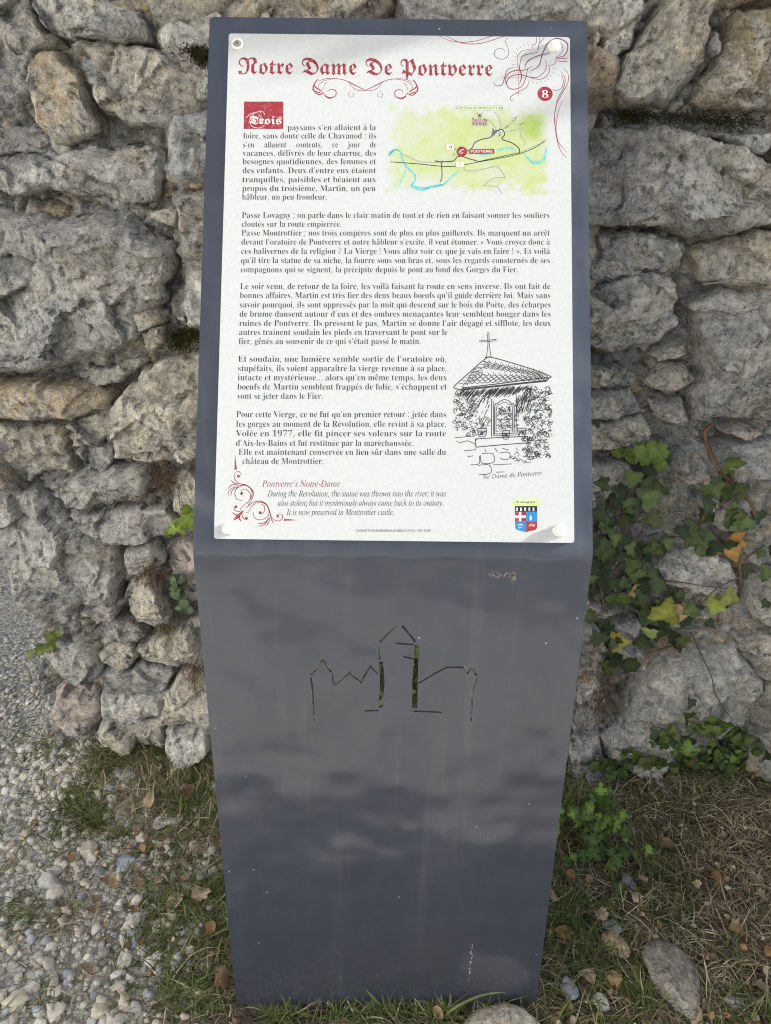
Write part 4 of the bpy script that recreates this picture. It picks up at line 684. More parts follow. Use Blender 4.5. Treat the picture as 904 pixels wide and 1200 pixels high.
iO*<(P&@(?&A(/&E&|&J&o&R&e&]&[&j&U&x&Q(,&P(=&Q(L&S([&X(l&_({&h).&q)<&{)I(,)U(8)a(E)k(R)s(b)z(q)~)#*%)3*&)D*%)T)~)d)x)p)p)z)e*&)W*,)J*0);*1)**0(r*+(^*&(Q)|(D)u(8)n(,)f&|)[&q)L&c)=&U)&&I(k&B (P&J(c&L(t&S)(&a)7&o)?&z)G(+)O(9)U(G)Z(U)_(f)d(u)f)*)f)9)e)K)a)Z)W)i)H)t)3)x(|)v(j)n(^)f(R)Z(G)N(=)A(5)2(-(}(%(j&|(V&y(C&x(1&y&y&~&i(*&Z(5&Q(A&L
iP)]&4&E&6&L&8&L&E&M&N&Q&U&Z&Z&k(+)S(.)g(,)n(()s&{)u&p)w&q)}(t)})@)x)W)f)a)G)])4)T)#)K(u)@(m)3(f)#(a(o(](Z([(<([(8(Z(6(W&}&g&|&c&{&]&}&T(&&O(1&M(?&L(=&E (L(g(d(i(u(n)((w)1)()7)7)9)I)7)[).)j(|)q(h)s(^)r(X)p(S)j(O)^(<(r(<(l(<(j(>(h
iQ*<)%%^(j%a(M%h(4%n&}%q&q%o&c%j&S%a&O%g(4&C&}&J&n&T&b&b&W&r&Q((&P(=&Q(M&T(]&X(n&a(}&h)0&r)>&|)J(,)V(8)b(E)l(R)s(b)z(o*#(}*%)/*&)A*%)P)~)_)x)m)p)w)f*#)Y**)K*.)<*/),*-(o*%(U)v(>)h(()T&o)>&Z)%&L(h&D(K&A(C&@(>&>(+&.(4&/(<&/(R&,(p&$)&%{)5%x)?%w)P%z)c&()u&8){&4)m&#)_%s)Q%j)D%d)6%_ (P&J(c&M(t&T))&b)8&r)F(+)R(C)[(^)c(y)e)7)c)J)^)Y)U)h)K)q)?)v)0)x(y)u(g)m(Z)e(O)Y(E)N(<)A(4)2(,(}&~(d&y(H&w(/&y&x&}&i(*&Z(4&R(A&L
iR)v&4&E&6&L&8&L&E&M&O&R&U&[&Z&k(+)S(.)g(,)n(()s&{)u&p)w&q)}({)})5)|)G)w)U)p)a)f)g)X)i)I)a)-)I(r)#(d)C&r)J&b)R&T)Z&N)g&L)h&L)f&E)0&E(Z(_(S(_(D(a(8(b($&s&|&]&~&T(&&O(.&L(9&K(=&K(;&E (Q(k(i(m(z(r).(z)8)+)>)8)@)I);)a)+)n(l)r(])q(X)n(T)k(O)Z(;(l(E(k
iS)K(9&@(*&A&u&E&d&J&_&K&Z&L&R&I&L&A&F&A&R(5&X(5&Z&|&a&k&i&]&t&R(%&L(5&J(A&L(L&Q(U&X(]&c(b&o(d&{(c()(_(2(S(C(H(Q(9(b(.(n($(y&z)&&u)5&s)D&u)T&{)e(*)q(8){(H*$([*&(l*&(z)~)*){)/)y)7){)<*%)C*%)8);)3);)1)M)-)[)&)i(t)t(b)x(P)u(D)m(<)a(9)O(;)E(@):(G)/(P)#(b(o(r(](|(M)&(=))(+)&&t({&c(p&T(a&I(M&C
iT)g&_&E&a&L&d&L&o&L&w&O&~&S((&Z(2&t(_)f(a)l(^)p(V)q(M)q(:)p(+)m&z)g&q)^&j)Q&e)C&[)D&l)}){)})q)B)j)B)k)G)k)M)h)^)b)i)T)o)@)q)2)q),)o)()i(T&u(O&Z(Q&S(V&O(a&L(o&L(r&L(p&E
iU*/(P&@(;&B()&G&u&Q&j&^&c&n&a(#&b(3&g(G(&)U(*)g())n(#)s&v)v&i)w&k)}(t)}(r)w(o)w(a)u(U)o(N)d(H)R(/(L(+(;(((-(&&~(+&l(4&](C&S(X&P(l&R(|&X).&c)9&o)?&z)E(0)L(G)e)D)i)U)j)c)i)m)e)s)Z)v)M)w)O)}*D)}*C)w*>)w*.)s*#)g)z)Y)t)E)Y(>)S(*)L&t)D&f);&X)0&O)$&H(r&D(c&A
iV)o&o&@&w)X&v)h&r)p&j)u&[)w&X)w&Y)}(^)}([)w(Y)w(K)v(C)q(?)g(=)T(7&w)S)N)b)a)f)l)d)q)_)u)L)w)N)}*<)}*:)w*9)w*0)u*%)n)j)S&v&@
iW*d&p&@&x)X&w)h&r)q&i)u&Y)w&Z)}(a)}(^)w(Z)w(M)v(D)q(@)g(>)T(9(%)4)D)5)Y)4)h)/)p)&)u(v)w(t)w(u)})u)})s)w)i)v)b)t)[)p)X)j)U)P)O((*J)M*T)_*W)m*Q)t*?)w*A)}+.)}+-)w+,)w*})u*t)n*j)c*^)R)3&@),&@)3).&w&@
iX)z&%&E&(&K&6&N&F&W&V&g(P(a(9)L(.)h())n&})s&t)v&h)w&e)w&g)}(u)}(s)w(m)w([)s(V)j(Z)U(o(y)I)R)V)c)Z)m)U)u)F)w)B)w)D)}*<)}*:)w*9)w*.)u)~)o)e)W(s(k)2&t)<&Y)A&S)H&O)P&L)]&K)a&K)^&E(M&E(O&K(U&K(a&L(h&N(m&R(o&Y(n&c(k&m(T(P&x&t&l&e&g&V&n&N(&&J($&E
iY)c&^&E&a&K&w&N&}&Q(&&V(-&h(?(P&|)J&v)Y&p)f&i)n&b)s&W)v&L)w&M)}(Y)}(W)w(J)u(B)s(=)o(<)i(=)a(?)W(](d)9)F)J)[)N)d)P)k)N)p)I)t)@)v)4)w)6)}*-)}*+)v)|)t)r)n)W)R(d(R(O&h(M&b(L&Y(N&R(T&N(_&L(o&K(m&E
iZ)z&?&E&?&J)D)q(_)q(K)p(;)l(/)g(#)^&w)Q&o)C&i)C&{)})x)})x)z&s&R(S&R(y&T)+&V)5&Y)>&_)E&g)P&t)Z(,)c(,)L&E
i.(F&t&@&l&B&e&F&a&M&^&W&a&d&e&k&l&n&t&p&|&n((&k(,&d(.&W(,&M((&F&|&B
i,(F&S%u&]&D&f&n(*&n(,&j&{&A&k%u
i;(F&s(y&k(z&e(~&_)*&^)5&_)@&e)G&k)J&s)L&{)J(&)G(,)@(-)5(,)*(&(~&{(z &O%u&V&5&]&R&c&n(&&n()&j&x&A&h%u
i'(8&d),&[**&}**&v),
i-(X&R(9&R(S(K(S(K(9
fa)1&j&=&c&E&h&I&g&L&f&N&d&P&Y&_&R&o&N(#&M(5&O(G&W(Y&_(d&g(m&p(v&z)#(9):(C):(C)7(b)+(z)#(z(u(u(s(r(p(p(d(p&v(q&k(v&h(|&j))&q)0&j(f&=(]&C(b&G(M&S(F&d(F&i (.&g(5&k(F&x(F(j(6(r(-(w()(y&|(p&x(e&v(U&u(D&w(1&|&y((&k
fN*b&X&=&Q&D&T&M&T&U&R&a&I&m&P&v&Y&s&f&r&r&t&w&w&{&z()&t($&i&~&a($&W(*&Q(1&M(:&L(E&M(O&Q(W&X(_&c(e&p(i(%(l(;(m(T(l(p(i)+(d)>([)N(S)Z(I)e(=)j(1)l&z)i&m)^&d)N&a)=&b)1&g)%&p(v&z(m(,(e(:(_(5(Q(%(V&s(^&h(g&^(p&V(z&Q))&N)5&M)A&P)T&W)g&d)v&s*%()*.(=*0(O*.(c*((s)x)$)j)2)y)A*))R*/)g*1)v*0*(*-*3*&*<)z*C)p*H)e*K)U*L)E*L)A*T)A*T)6*@)1*3))*,(y**(h**&{**&u*/&q*6&k*:&h*>&i*D&l*P&v*Y&l*+&=)|&=)z&F)s&L)e&T)Y&^)V&d)U&j)U(])V(j)X(s)](z)d)%)m)-)y)5)y)@)w)T)p)e)e)n)S)q)J)p)B)m)4)e)-)Z)3)I)8)6):({);(d);(U):(I)8(=)5(2)1(%)-&w)(&m(~&d(r&S(c&G(Q&?(@&=((&@&u&B&k&C&c&A
fs))(&&=(#&B&w&I&i&R&R&_&R&j&g&y&m(+&i(6&^(D&R(Q&O(Y&T(f&c(v&r)+(%)9(0)>(6);(I)0(X),(c).(k)3(p);(r)D(p)N(k)V(c)](X)^(P)](I)V(C)O(A)G(:)M(2)R(7)[(?)e(I)j(U)k(a)j(j)g(q)a(x)W(|)N(})D(|);(z)1(u)((m(y(U(](g(R(r(E(y(7({()(y&v(q&h(f&[(T&Q(I&L(@&H(9&D(1&= (.(D(K(g(B(h(8(k(/(p($(w&z(z&v(y&r(u&o(n&r(g&{(Y()(M (E&X(N&Z(U&b(Z&j(]&t(Z&|(V(*(J(8(C(<(>(>(:(<(6(9&v&t(,&h(7&_(?&Z
fg)3(5%[((%]&w%_&l%d&c%i&S%x&L&0&n&0&q%|&w%r((%k(7%i(A%k(K%o(S%v(Y%~(^&-(a&7(V&L(O&^(K&p&q&A&h&E&j&H&k&L&j&P&h&T&a&^&V&m&P&{&N(+&M(6&N(A&P(L&T(W&Z(c&e(m&q(z(:)>(D)>(D)=(G):(R)3(e),(})#(}(u(w(k(t(_(q(>(r(+(u&u(z&f)%&X)%&T)%&P)%&E)#&;(|&1(x&((m%t(]%g(S%c(J%_(@%] (3&n(7&o(<&r(I&|(H(4(H(@(J(L(L(X(P(f(F(j(<(n(3(t(*(z&}(q&x(f&t(V&s(D&t(7&x(+&}&}((&u(-&p
fL)e(r&=(c&?(P&C(+&S&v&Y&i&[&_&Y&W&R&Q&J&H&O&^&x&h(-&l(1&q(2()(-(/(4(1(?(/(F(+(P&~(]&s(m&h({&_)-&Z)9&X)C&Z)P&_)^&h)k&q)w&}*$(/*-(D*3(Z*6(g*5(q*3({*1))*-)9)})E)p)M)_)P)L)M)=)K)6)K)1)N),)F(~)@)%)7)&).)$)%(}({(w(y(q({(k)#(f)/(c)6(d)<(f)@(h)E(i)J([)>(U)1(S(|(U(q([(j(h(g(u(j)((n)4(k):(t)@(z)?)$)>)-)@)4)D)8)J)9)R)7)_)2)k)*)u(z)|(m*$(]*&(H*#(9)w(/)i(,)U(/)F(9)6(P(q(X(b(Z(R(X(E(T(>(O(7(:(%(M&y(e&q(y&k)+&i)0&j)6&k)>&q)J&|)R&v)$&@
fn)F&q&=&n&E&g&K&^&P&U&R&U&]&_&c&c&o&c(Y&a(k&Z(s&S(l&L(s&p)>&x)8&v)5&y)2(+)&(/(p(/(m(])>(h)>(n)6(w)/)$)+),))),(z)%(u(~(l(~&t)$&j)&&h)*&g)0&j)9&r)@&k(t&=(k&C(m&F(c&L(Z&Q(V&Y(T&e(T&k(U&r(U&x(U(#(U(b(R(n(J(v(/(Z(/&o(2&c(:&](:&R(2&P(+&K(#&E&{&=
fm*<&q&=&n&E&g&K&^&P&U&R&U&]&_&c&c&o&c(Y&a(k&Z(s&S(l&L(s&p)>&x)8&v)4&{)0(#)/(&),(*)&(-(}(/(o(/(m(Q)0(Z)9(^)>(i)>(i)=(j):(n)6(v)0(})()#(x)#(m)R)>)])>)e)6)m)/)v)+)})))}(z)w(u)t(l)t&t)v&j)x&h){&g*%&j*.&r*6&k)j&=)a&C)c&F)X&K)P&Q)L&X)J&c)J&i)J&o)K&w)K&~)K(b)H(n)@(v)#([)#&o)&&c)/&])/&R)(&P({&K(u&E(q&=(g&=(c&E(Z&K(R&P(K&R(K&](S&c(V&o(V(b(S(m(K(v(/([(/&o(2&c(:&](:&R(2&P(+&K(#&E&{&=
fT)j(}&=(u&?(i&D(D&X(0&f&|&o&q&t&k&u&b&t&V&l&L&u&U(#&](-&e(4&j(:&u(A($(C(.(A(9(<(D(7(O(5(X(6(^(9(c(=(d(A(_(H(R(S(9(j(2(t(0)$(3)0(;)<(A)A(H)G(Q)N(Z)U(I)_(:)f(.)j($)l&v)j&l)c&e)X&c)N&e)@&k)6&z)#&p(u&d)&&Y)4&T)A&R)N&U)a&])o&j){&z**(1*2(B*5(K*4(U*0(q*#({)z)G)e)X)])c)_)l)e)s)X)S)@)G)7)@)6)8)7),)=(i)N([)B(V)9(X)2(^)*(i(|(v(s)((i)0(_)4(V)5(N)2(@)((5(s(-([(((|&q)/&k)<&i)D&j)K&l)[&w)f&m)X&b)M&V)C&N);&H),&@
fi(W&k)M&q)m&u){&{**(&*0(/*2(9*/(=*#(;)x(7)p())^&u)M (-&=(#&C(%&F&w&L&p&Q&k&Y&j&e&j&l&k&t&k&z&k($&k(a&j(k&h(m&d(n&[(l&S(f&L(m&V(u&c)#&n)0&{)>(()9(#)1(%).(*)*(6(}(@(z(@(p(9(l(7(a(7&v(8&j(:&h(>&g(C&j(L&r(T&k
fe(y(:&=(1&B(2&F($&K&u&Q&l&W&e&_&[&q&X()&X(X&Y(d&[(j&_(n&e(s(C)>(J)>(m(i(o(c(k(](&(*((&~(,&x(2&r(8&n(@&k(G&j(O&k(V&m(g&x(n&q (&(:(H(R(K(U(2)#(*(y(&(r(&(d
fv)/(5&=(2&A()&E&s&K&U&R&U&^&[&e&^&r&^(Y&[(e&V(n&P(v&N({&P)$&V).&c)9&q)H&y)C&u)<&t)7&v)0&})%()(x(+(q(Z)>(g)>(g)8(h)2(l)+(v(t)#(^)%(S)&(E)$(6(y(&(t&z(n&q(g&h(]&^(?&= (H&^(K&a(O&e(W&u(Z(#([(/(Z(@(V(P(O(b(C(u(+(a(+&j(B&a
ft(X()&=&{&C(#&H&t&N&j&R&a&U&W&V&W&c&^&h&a&t&a(s&O(s&O(}&Y))&d)1&k)8&p)?&y)O($)d(1)d(.)K(-)/(T)/(T(s(-(s(-&p(C&g(H&i(P&p(V&h
fP*/(I%W(D%l(?&+(;&D(9&W(9&^(0&b(#&e&w&g&p&d&h&W&Y&]&s(B(#(>&~(7(#(4(9(-(9)>(7)Q(1)a(&)j&t)m&h)j&^)c&W)V&T)H&V)9&]).&h)$&v(z&r(l&_(t&P)&&H)8&E)L&G)]&M)m&W)y&e*(&t*.()*0(8*.(F*)(R)}([)s(c)g(f)X(|)o);*()R*7)Y*-)U*()S)|)U)x)X)n)_)^)h)H)v(z)z(k){(^)y(Q)u(C)d($)M&b)A&M)=&=)/&=)-&B)$&F(g&N(d&:([%x(S%W )>&k)B&m)H&v)N(*)P(?)N(N)I(d)@(~)3)C),)U)))b(s)Q(h)F(h&z
fo)-(4&=(/&A($&G&x&J&n&N&c&Q&T&U&T&a&X&d&Z&h&[&n&[&x&[(W&[(h&Z(t([)>(b)5([)2(d)%(n(p(y(])#(O)$(A(~(4(x(&(s&z(m&r(e&h(Z&](>&= (I&^(M&c(S&m(X&{(Y(/(X(9(V(C(R(M(L(W(9(~(*(x(*&m(?&c
fD*K))&=(x&>(m&A(U&K(=&[(-&g(#&k&~&k&s&g&d&[&Y&g&j&y&x(+(,(3(:(5(@(5(E(4(P(:(S(C(Q(L(I(X(6(r(0(}(.).(0)7(6)?(?)H(L)O(Z)U(l)Z(_)_(Q)c(D)e(6)f&|)d&l)[&b)P&])B&_)6&g)+&q(|&~(u&z(h&g(q&X(}&P)1&M)C&N)N&P)Y&S)d&X)m&_)u&h)|&p*&&y*,((*0(3*3(?*4(K*5(Y*4(i*2(v*/)(*+)5*$)A)z)M)s)X)j)e)a)n)U)w)J*#)>*.),*5(u*9(b*:(M*9(?*6(2*1($*)&t)|&i)q&_)f&U)W&L)J&F)>&A)3&> )G&b)U&d)c&i)n&q)v&{){(,)}(:)|(C)z(M)w(W)s(c)m(l)f(v)^)$)T).)J)7)?)@)3)H)%)P(r)M(g)H(_)B([):(])3(b),(j(|(u(l)#(Y)((M(|(@(f(3(U(,(r&u)$&m)2&g)=&c
fy)1(:%[(2%c(:%n(A%x(G&((L&1(Q&;(T&D(X&N(Z&W(]&c(^&m(_&x(_(&(^(:(X(M(T(U(O(a(H(j(A(t(.(f(.&t(1&k(8&h(A&o(H&h&|&=&r&=&i&H&U&R&U&]&Z&^&^&d&b&o&b(Z&^(g&X(o&S(u&Q({&S)$&Y).&e)9&s)H&|)C&x)<&w)7&y)0(#)((+(z(.(t(a)>(h)7(e)4(e)0(k)%(x(n)%(U))(J))(<))(0)((#)$&t(}&h(y&[(t&O(m&C(f&7([&*(R%x(F%k
fr(k(-&=($&C((&H(%&K&y&O&m&T&Y&Z&Y&f&a&l&c&x&c(Y&a(k&Z(s&S(l&L(s&p)>&x)8&v)5&y)2(+)&(/(p(/(m(C)1(E)7(G)>(Q)>(X).(f)#(f(s(a(o([(i(T(W(J(W(F(g(>(q(/(W(/&}(1&t(;&m(G&i(M&k(V&s(^&m
sA**&M&E(Q*8(x*8)|&E)Y&E(~)*(r)M(b*)(i*)(V)L(K)*&r&E &~(3&~(O)L(O)L(3
sB)y&e&E&e*8(g*8(w*7)+*4)7*/)G*$)Q)r)X)b)Z)N)Y)?)T)3)N)))E(});(w)0(s)0(q)=(o)I(i)S(_)](R)d(B)f(0)d&y)[&h)P&Y)?&N)1&I(|&F(i&E (*&d(h&d(z&e)-&i)8&o)B&|)E(0)C(=)>(H)6(R),(Y(z(_(j(a(*(a (*(}(e(}(r(~(~)&)-).)5)6)9)A);)M)8)^)/)k({)t(f)w(*)w
sC*9(t&B(^&C(I&I(7&Q(&&_&u&o&j(%&b(:&[(Q&Y(m&[),&b)C&j)X&u)l(&){(7*,(I*5(^*:(t*<)+*:)=*6)M*/)]*%)k)u)u)f)})T*%)A)a)A)[)M)V)X)N)c)F)k)<)q)1)u)$)x(t)y(e)x(U)t(H)m(<)d(3)W(*)I($)9&|)&&{(m&|(W($(D(+(4(3(&(<&v(H&m(U&g(e&c(t&a)$&b)1&e)<&i)F&o)N&w)V($)[(0)a(<*%(<)}(*)u&t)k&f)]&X)N&N)=&G),&C
sD*5(Y&E&w&E&w&d(W&d(m&e(~&i)2&o)>&x)I())P(7)V(F)Y(X)[(n)Y)%)V)8)Q)G)I)U)?)b)3)k)#)r(o)v(Z)w&v)w&v*8(^*8(v*7)0*2)C*))S)y)c)j)n)W)v)B)z),)|(n)z(R)u(<)n(&)c&q)S&b)B&T)/&L(t&G (**8(*&E&e&E&e*8
sE)f&e&E&e*8)M*8)M)w(*)w(*(})E(})E(_(*(_(*&d)O&d)O&E
sF)b&e&E&e*8)L*8)L)w(*)w(*(y)@(y)@([(*([(*&E
sG*>(t&B(^&C(I&I(7&R(&&_&t&o&j(%&b(:&[(R&Y(m&[),&b)C&j)X&t)l(&){(6*,(H*5(]*:(r*<)+*:)=*6)N*/)^*$)k)s)v)e)})S*&)A)a)A)Z)M)U)X)M)c)E)j);)q)1)u)$)x(s)y(d)x(T)t(H)m(<)d(2)W(*)I($)9&|)&&{(m&|(W($(D(+(4(3(&(=&v(H&m(U&g(e&c(t&a).&d)?&k)N&v)Y(*)_(6)c(C)d(Q)n(P({(P({(n*)(n*)(P*&(<)~(*)v&t)l&f)_&X)O&N)?&G)-&C
sH*<&e&E&e*8(**8(*(~)W(~)W*8)y*8)y&E)W&E)W(b(*(b(*&E
sI))&U&E&U&d(&&d(&)w&U)w&U*8(u*8(u)w(G)w(G&d(u&d(u&E
sJ)Y(I&B(3&D&|&J&m&U&a&f&X&y&V(5&V(B&x(B&x(5&{&{()&l(7&c(I&_(Z&c(j&l(s&{(v(5(v*8);*8);(5)9&y)2&f)%&U(r&J(^&D
sK)~&{(5&{(X(2(q(C)+(V)?)I*8)u*8(b(x(_(x &e&E&e*8(**8(*):(*(](*(M(*&E )M&E(J(p(_).)u&E
sL)W&e&E&e*8(**8(*&d)H&d)H&E
sM*v&e&E&e*8(8*8(y(J(~(;))())/&q)4&^)-&^)2&p)8())>(;)C(J*(*8*V*8*V&E*6&E*6)#*6)6*7)K*7)d*7)z*:)z*3)b*+)H*#)4)y)#)>&E(}&E(A)#(<)3(4)H(-)a(#)z(&)z(()e(()M())7())#()&E
sN*@&e&E&e*8(0*8)?(G)H(7)U&|)d&b)^&b)[&})[(;)Z(M)Z*8)}*8)}&E)T&E(Q)#(E)8(6)R&})w(()x())S(*)7(*)#(*&E
sO*E(s&B(]&C(I&I(7&Q(&&_&u&o&j(%&b(:&[(Q&Y(m&[),&b)C&j)X&u)l(&){(7*,(I*5(]*:(s*<).*:)A*5)S*,)e){)r)l)})X**)C*/),*1(m*/(Q**(:)}(%)r&o)e&_)S&Q)A&I).&C (s&a)&&c)5&g)B&m)M&v)W(%)a(4)g(D)k(V)l(m)k)&)g)9)a)I)W)W)M)d)B)m)5)t)&)x(s)y(e)x(U)t(H)m(=)d(3)W(+)I($)9&|)&&{(m&|(V($(D(+(4(3(%(=&v(H&m(U&g(e&c
sP)s&e&E&e*8(d*8(v*7)+*4)9*.)E*%)N)w)V)l)[)^)_)P)a)A)_)2)[)#)V(s)N(g)E(])9(T)+(N(v(J(d(I&~(I&~(g(b(g(t(i)((n)2(v):)%)>)3)?)A)>)O):)])2)h)&)p(t)u(b)w(*)w(*&E
sQ*E(i(<)/(<)L&q)S&g*#&-)[&-)@&R)9&] (s&B(]&C(I&I(7&Q(&&_&u&o&j(%&b(:&[(Q&Y(m&[),&b)C&j)X&u)l(&){(7*,(I*5(]*:(s*<).*:)A*5)S*,)e){)r)l)})X**)C*/),*1(m*/(Q**(:)}(%)r&o)e&_)S&Q)A&I).&C (s&a)&&c)5&g)B&m)M&v)W(%)a(4)g(D)k(V)l(m)k)&)g)9)a)I)W)W)M)d)B)m)5)t)&)x(s)y(e)x(U)t(H)m(=)d(3)W(+)I($)9&|)&&{(m&|(V($(D(+(4(3(%(=&v(H&m(U&g(e&c
sR)u&e&E&e*8(d*8(v*7),*4):*.)J)})V)n)[)a)a)R)b)C)a)4)[)&)V(v)J(f)9(Y)+(S(v(P(d(O&w(O&w(n(c(n(u(o)((s)3({):)))>)5)@)C)>)Q):)^)2)i)()q(t)u(b)w(*)w(*&E )D&E(a(a)*(a)k&E
sS)t(]&A(J&B(:&E(,&J&z&P&p&Y&g&e&_&q&Z&}&X(0&{(0&~&~(*&s(3&j(?&d(M&a(]&_(n&a(}&e).&l)8&u)>($)@(2)>(=)9(E)1(L)&(R(h([(H(f(4(l(#(u&r)#&i)/&c)=&a)M&d)c&l)u&u*#($*,(1*3(?*8(M*;(_*<(p*;)#*8)1*3)B*()P)u)X)e)[)P)<)P)6)c)*)p(z)v(m)y(])z(M)y(@)u(5)o(,)f(&)Z(%)O(()C(-):(6)3(A)-(V)%(r(z)/(r);(l)F(e)P(Z)X(O)^(A)a(1)]&y)T&g)L&Z)A&R)5&J)%&E(p&B
sT)u&U)w&U*8)e*8)e)w(n)w(n&E(L&E(L)w
sU*=(o&A(Z&B(I&F(9&M(+&V&{&b&q&o&k&}&f(2&e(C&e*8(**8(*(E(,(4(2($(<&s(J&i(Z&c(o&a)(&c)8&i)F&s)O($)U(4)W(E)W*8)z*8)z(C)x(2)t&})m&o)d&b)V&V)I&M)9&F)(&B
sV**(R&E&M*8&q*8(L(S(X(1(j&T(c&T(s(1)#(S)X*8)|*8(y&E
sW+8(:&E&M*8&p*8(>(N(D(5(I&v(N&Y(K&Y(P&v(V(5(](N),*8)Q*8)|(N*&(5*-&v*3&Y*.&Y*3&v*9(5*?(N*j*8+0*8*C&E)y&E)K)4)C)W);*&)B*&):)X)2)4(a&E
sX*&&N&E(Y(|(Y(d&T*8&{*8(E)[(R)H(])7(h)$(b)$(l)7(v)H)()[)N*8)t*8(o(e(o(})y&E)R&E)$(-(t(?(k(N(a(b(h(b(^(N(S(?(G(-&u&E
sY*%(R&E(R(T&M*8&u*8(L)?([)$(k(a(](a(l)$(z)?)R*8)y*8(t(T(t&E
sZ)p&Z&E&Z&](w)T),)l)=*()A)x(})w([)w&Y)w&Y*8)Y*8)Y)|(@(,(/&o&x&V&t&b(8&c(W&d)[&d)[&E
s&)u(N&B(>&C(0&F&~&K&n&V&b&f&Y&w&V(/&X(>&^(K&g(V&q(c(2(y(X);(d)C(m)N(p)U(q)^(o)k(i)t(^)y(Q){(H)z(@)x(9)s(5)m(1)e(0)Z(1)Q(5)I(@)7(R(|)p&E)I&E(B(b())$&z)2&s)?&n)L&m)Z&o)l&t)z&~*+(/*3(>*9(P*;(d*9(s*3)#*+)-){)3)n)5)^)4)R)1)H)+)>)$)5(n)$(9(Y(,(N&~(C&y(9&w(.&y&}&~&s(*&j(4&d(?&_(L&]([&_(l&e(y&l)*&w)3());(8)@(I)A(])a(])_(M)](?)Y(4)S($)L&u)@&f)9&]),&Q(v&H(c&C
s-)x);(h);(J($(J($(h
s7)x&w&E)5)u)5)w&f)w&f*8)V*8)V)u(>&E
s8)x(^&B(M&C(>&F(0&K&y&V&l&f&d&w&a(0&c(?&h(N&o(Z&z(g(+(n(8(r(8(s(&({&u)-&m)>&j)Q&m)f&t)v($*)(5*3(A*8(O*;(^*<(n*;({*8),*3)<*))H)v)O)f)R)Q)O)>)G)-):({))(s))(r)7(n)C(g)M(Z)U(N)Z(?)[(0)Y&w)P&f)C&V)1&K)#&F(p&C (^&_(o&a(|&e),&l)4&u):($);(1):(?)4(J),(T({([(n(b(^(d(N(b(A([(5(T(-(J(&(?(%(1(&($(,&u(5&l(@&e(M&a (^)#(l)$(w)))$)0)-)8)1)C)3)O)1)[)-)g)%)o(x)v(l)z(^){(P)z(E)v(;)o(4)g(0)[(.)O(0)C(4)8(;)0(E))(P)$
s9)x(^*<(n*;(|*7).*1)9*))C)z)K)n)Q)a)T)P)U)@)S).)M(u)G(f)=(S)1(@(P&E(-&E)*(j)-(j)((c(~([(w(U(n(Q(e(N(Y(M(J(N(=(R(1(W&|(e&p(t&k)%&h)4&g)C&h)R&k)b&q)o&y){((*)(3*1(@*7(N*; (^){(O)y(C)t(9)l(1)a(,)R(+)C(,)4(1)&(9(w(C(o(O(i(^(h(m(i(y(o)((w)0)%)5)3)7)B)5)Q)0)a)))l(y)t(m)y
"""
# ------------------------------------------------------------------ the sign
def from_cam(zc, yc, x=0.0):
    return CAM + x * R0 - yc * U0 + zc * FW
SX = 0.0091; HW = 0.2325
P_TOP, P_FOLD, P_BOT = (from_cam(a, b) for a, b in ((0.912, -0.608), (0.860, 0.048), (1.149, 0.766)))
for P in (P_TOP, P_FOLD, P_BOT): P[0] = SX
base = Vector((SX, P_BOT[1], 0.0))
sign = empty('information_sign', base, label='bent dark blue-grey steel information sign with a white printed board', category='sign')
du = P_TOP - P_FOLD; LU = np.linalg.norm(du); du /= LU          # up the tilted head
dl = P_BOT - P_FOLD; LL = np.linalg.norm(dl); dl /= LL          # down the leg
ex = np.array((1.0, 0, 0))
nu = np.cross(ex, du); nl = np.cross(ex, -dl)                    # both face the reader
TH = 0.004

def mat_sheet():
    N = Nodes('painted_steel'); co = N.coord()
    v = N.n('ShaderNodeTexVoronoi'); N.l(co, v.inputs['Vector']); v.inputs['Scale'].default_value = 58
    sc = N.n('ShaderNodeSeparateColor'); N.l(v.outputs['Color'], sc.inputs[0])
    dot = N.mul(N.ramp(v.outputs['Distance'], 0.05, 0.10, 1.0, 0.0), N.ramp(sc.outputs[0], 0.90, 0.93))
    c = N.mix(N.ramp(N.noise(co, 5, 3, 0.5), 0.2, 0.8), (0.052, 0.060, 0.084), (0.058, 0.066, 0.092))
    c = N.mix(N.mul(dot, 0.75), c, (0.55, 0.54, 0.52))
    # faint rain streaks, and soil splashed up from the foot
    mp = N.n('ShaderNodeMapping'); mp.inputs['Scale'].default_value = (34, 34, 1.6); N.l(co, mp.inputs['Vector'])
    st_ = N.ramp(N.noise(mp.outputs[0], 1.0, 5, 0.65), 0.54, 0.74)
    c = N.mix(N.mul(st_, 0.10), c, (0.26, 0.255, 0.25))
    xyz = N.n('ShaderNodeSeparateXYZ'); N.l(co, xyz.inputs[0])
    low = N.ramp(xyz.outputs['Z'], 0.0, 0.20, 1.0, 0.0)
    mud = N.ramp(N.noise(co, 150, 6, 0.7), 0.54, 0.64)
    c = N.mix(N.mul(N.mul(mud, N.mul(low, low)), 0.55), c, (0.20, 0.165, 0.12))
    r = N.ramp(N.noise(co, 5, 2, 0.5), 0.1, 0.9, 0.26, 0.34)
    b = N.bump(N.noise(co, 420, 3, 0.5), 0.05, 0.0006)
    N.b.inputs['Coat Weight'].default_value = 0.7; N.b.inputs['Coat Roughness'].default_value = 0.12
    b = N.bump(N.noise(co, 4.0, 3, 0.55), 1.0, 0.022, b)      # the plate is not quite flat
    N.l(b, N.b.inputs['Coat Normal'])
    return N.done(c, r, b, 0.5)
M_SHEET = mat_sheet()

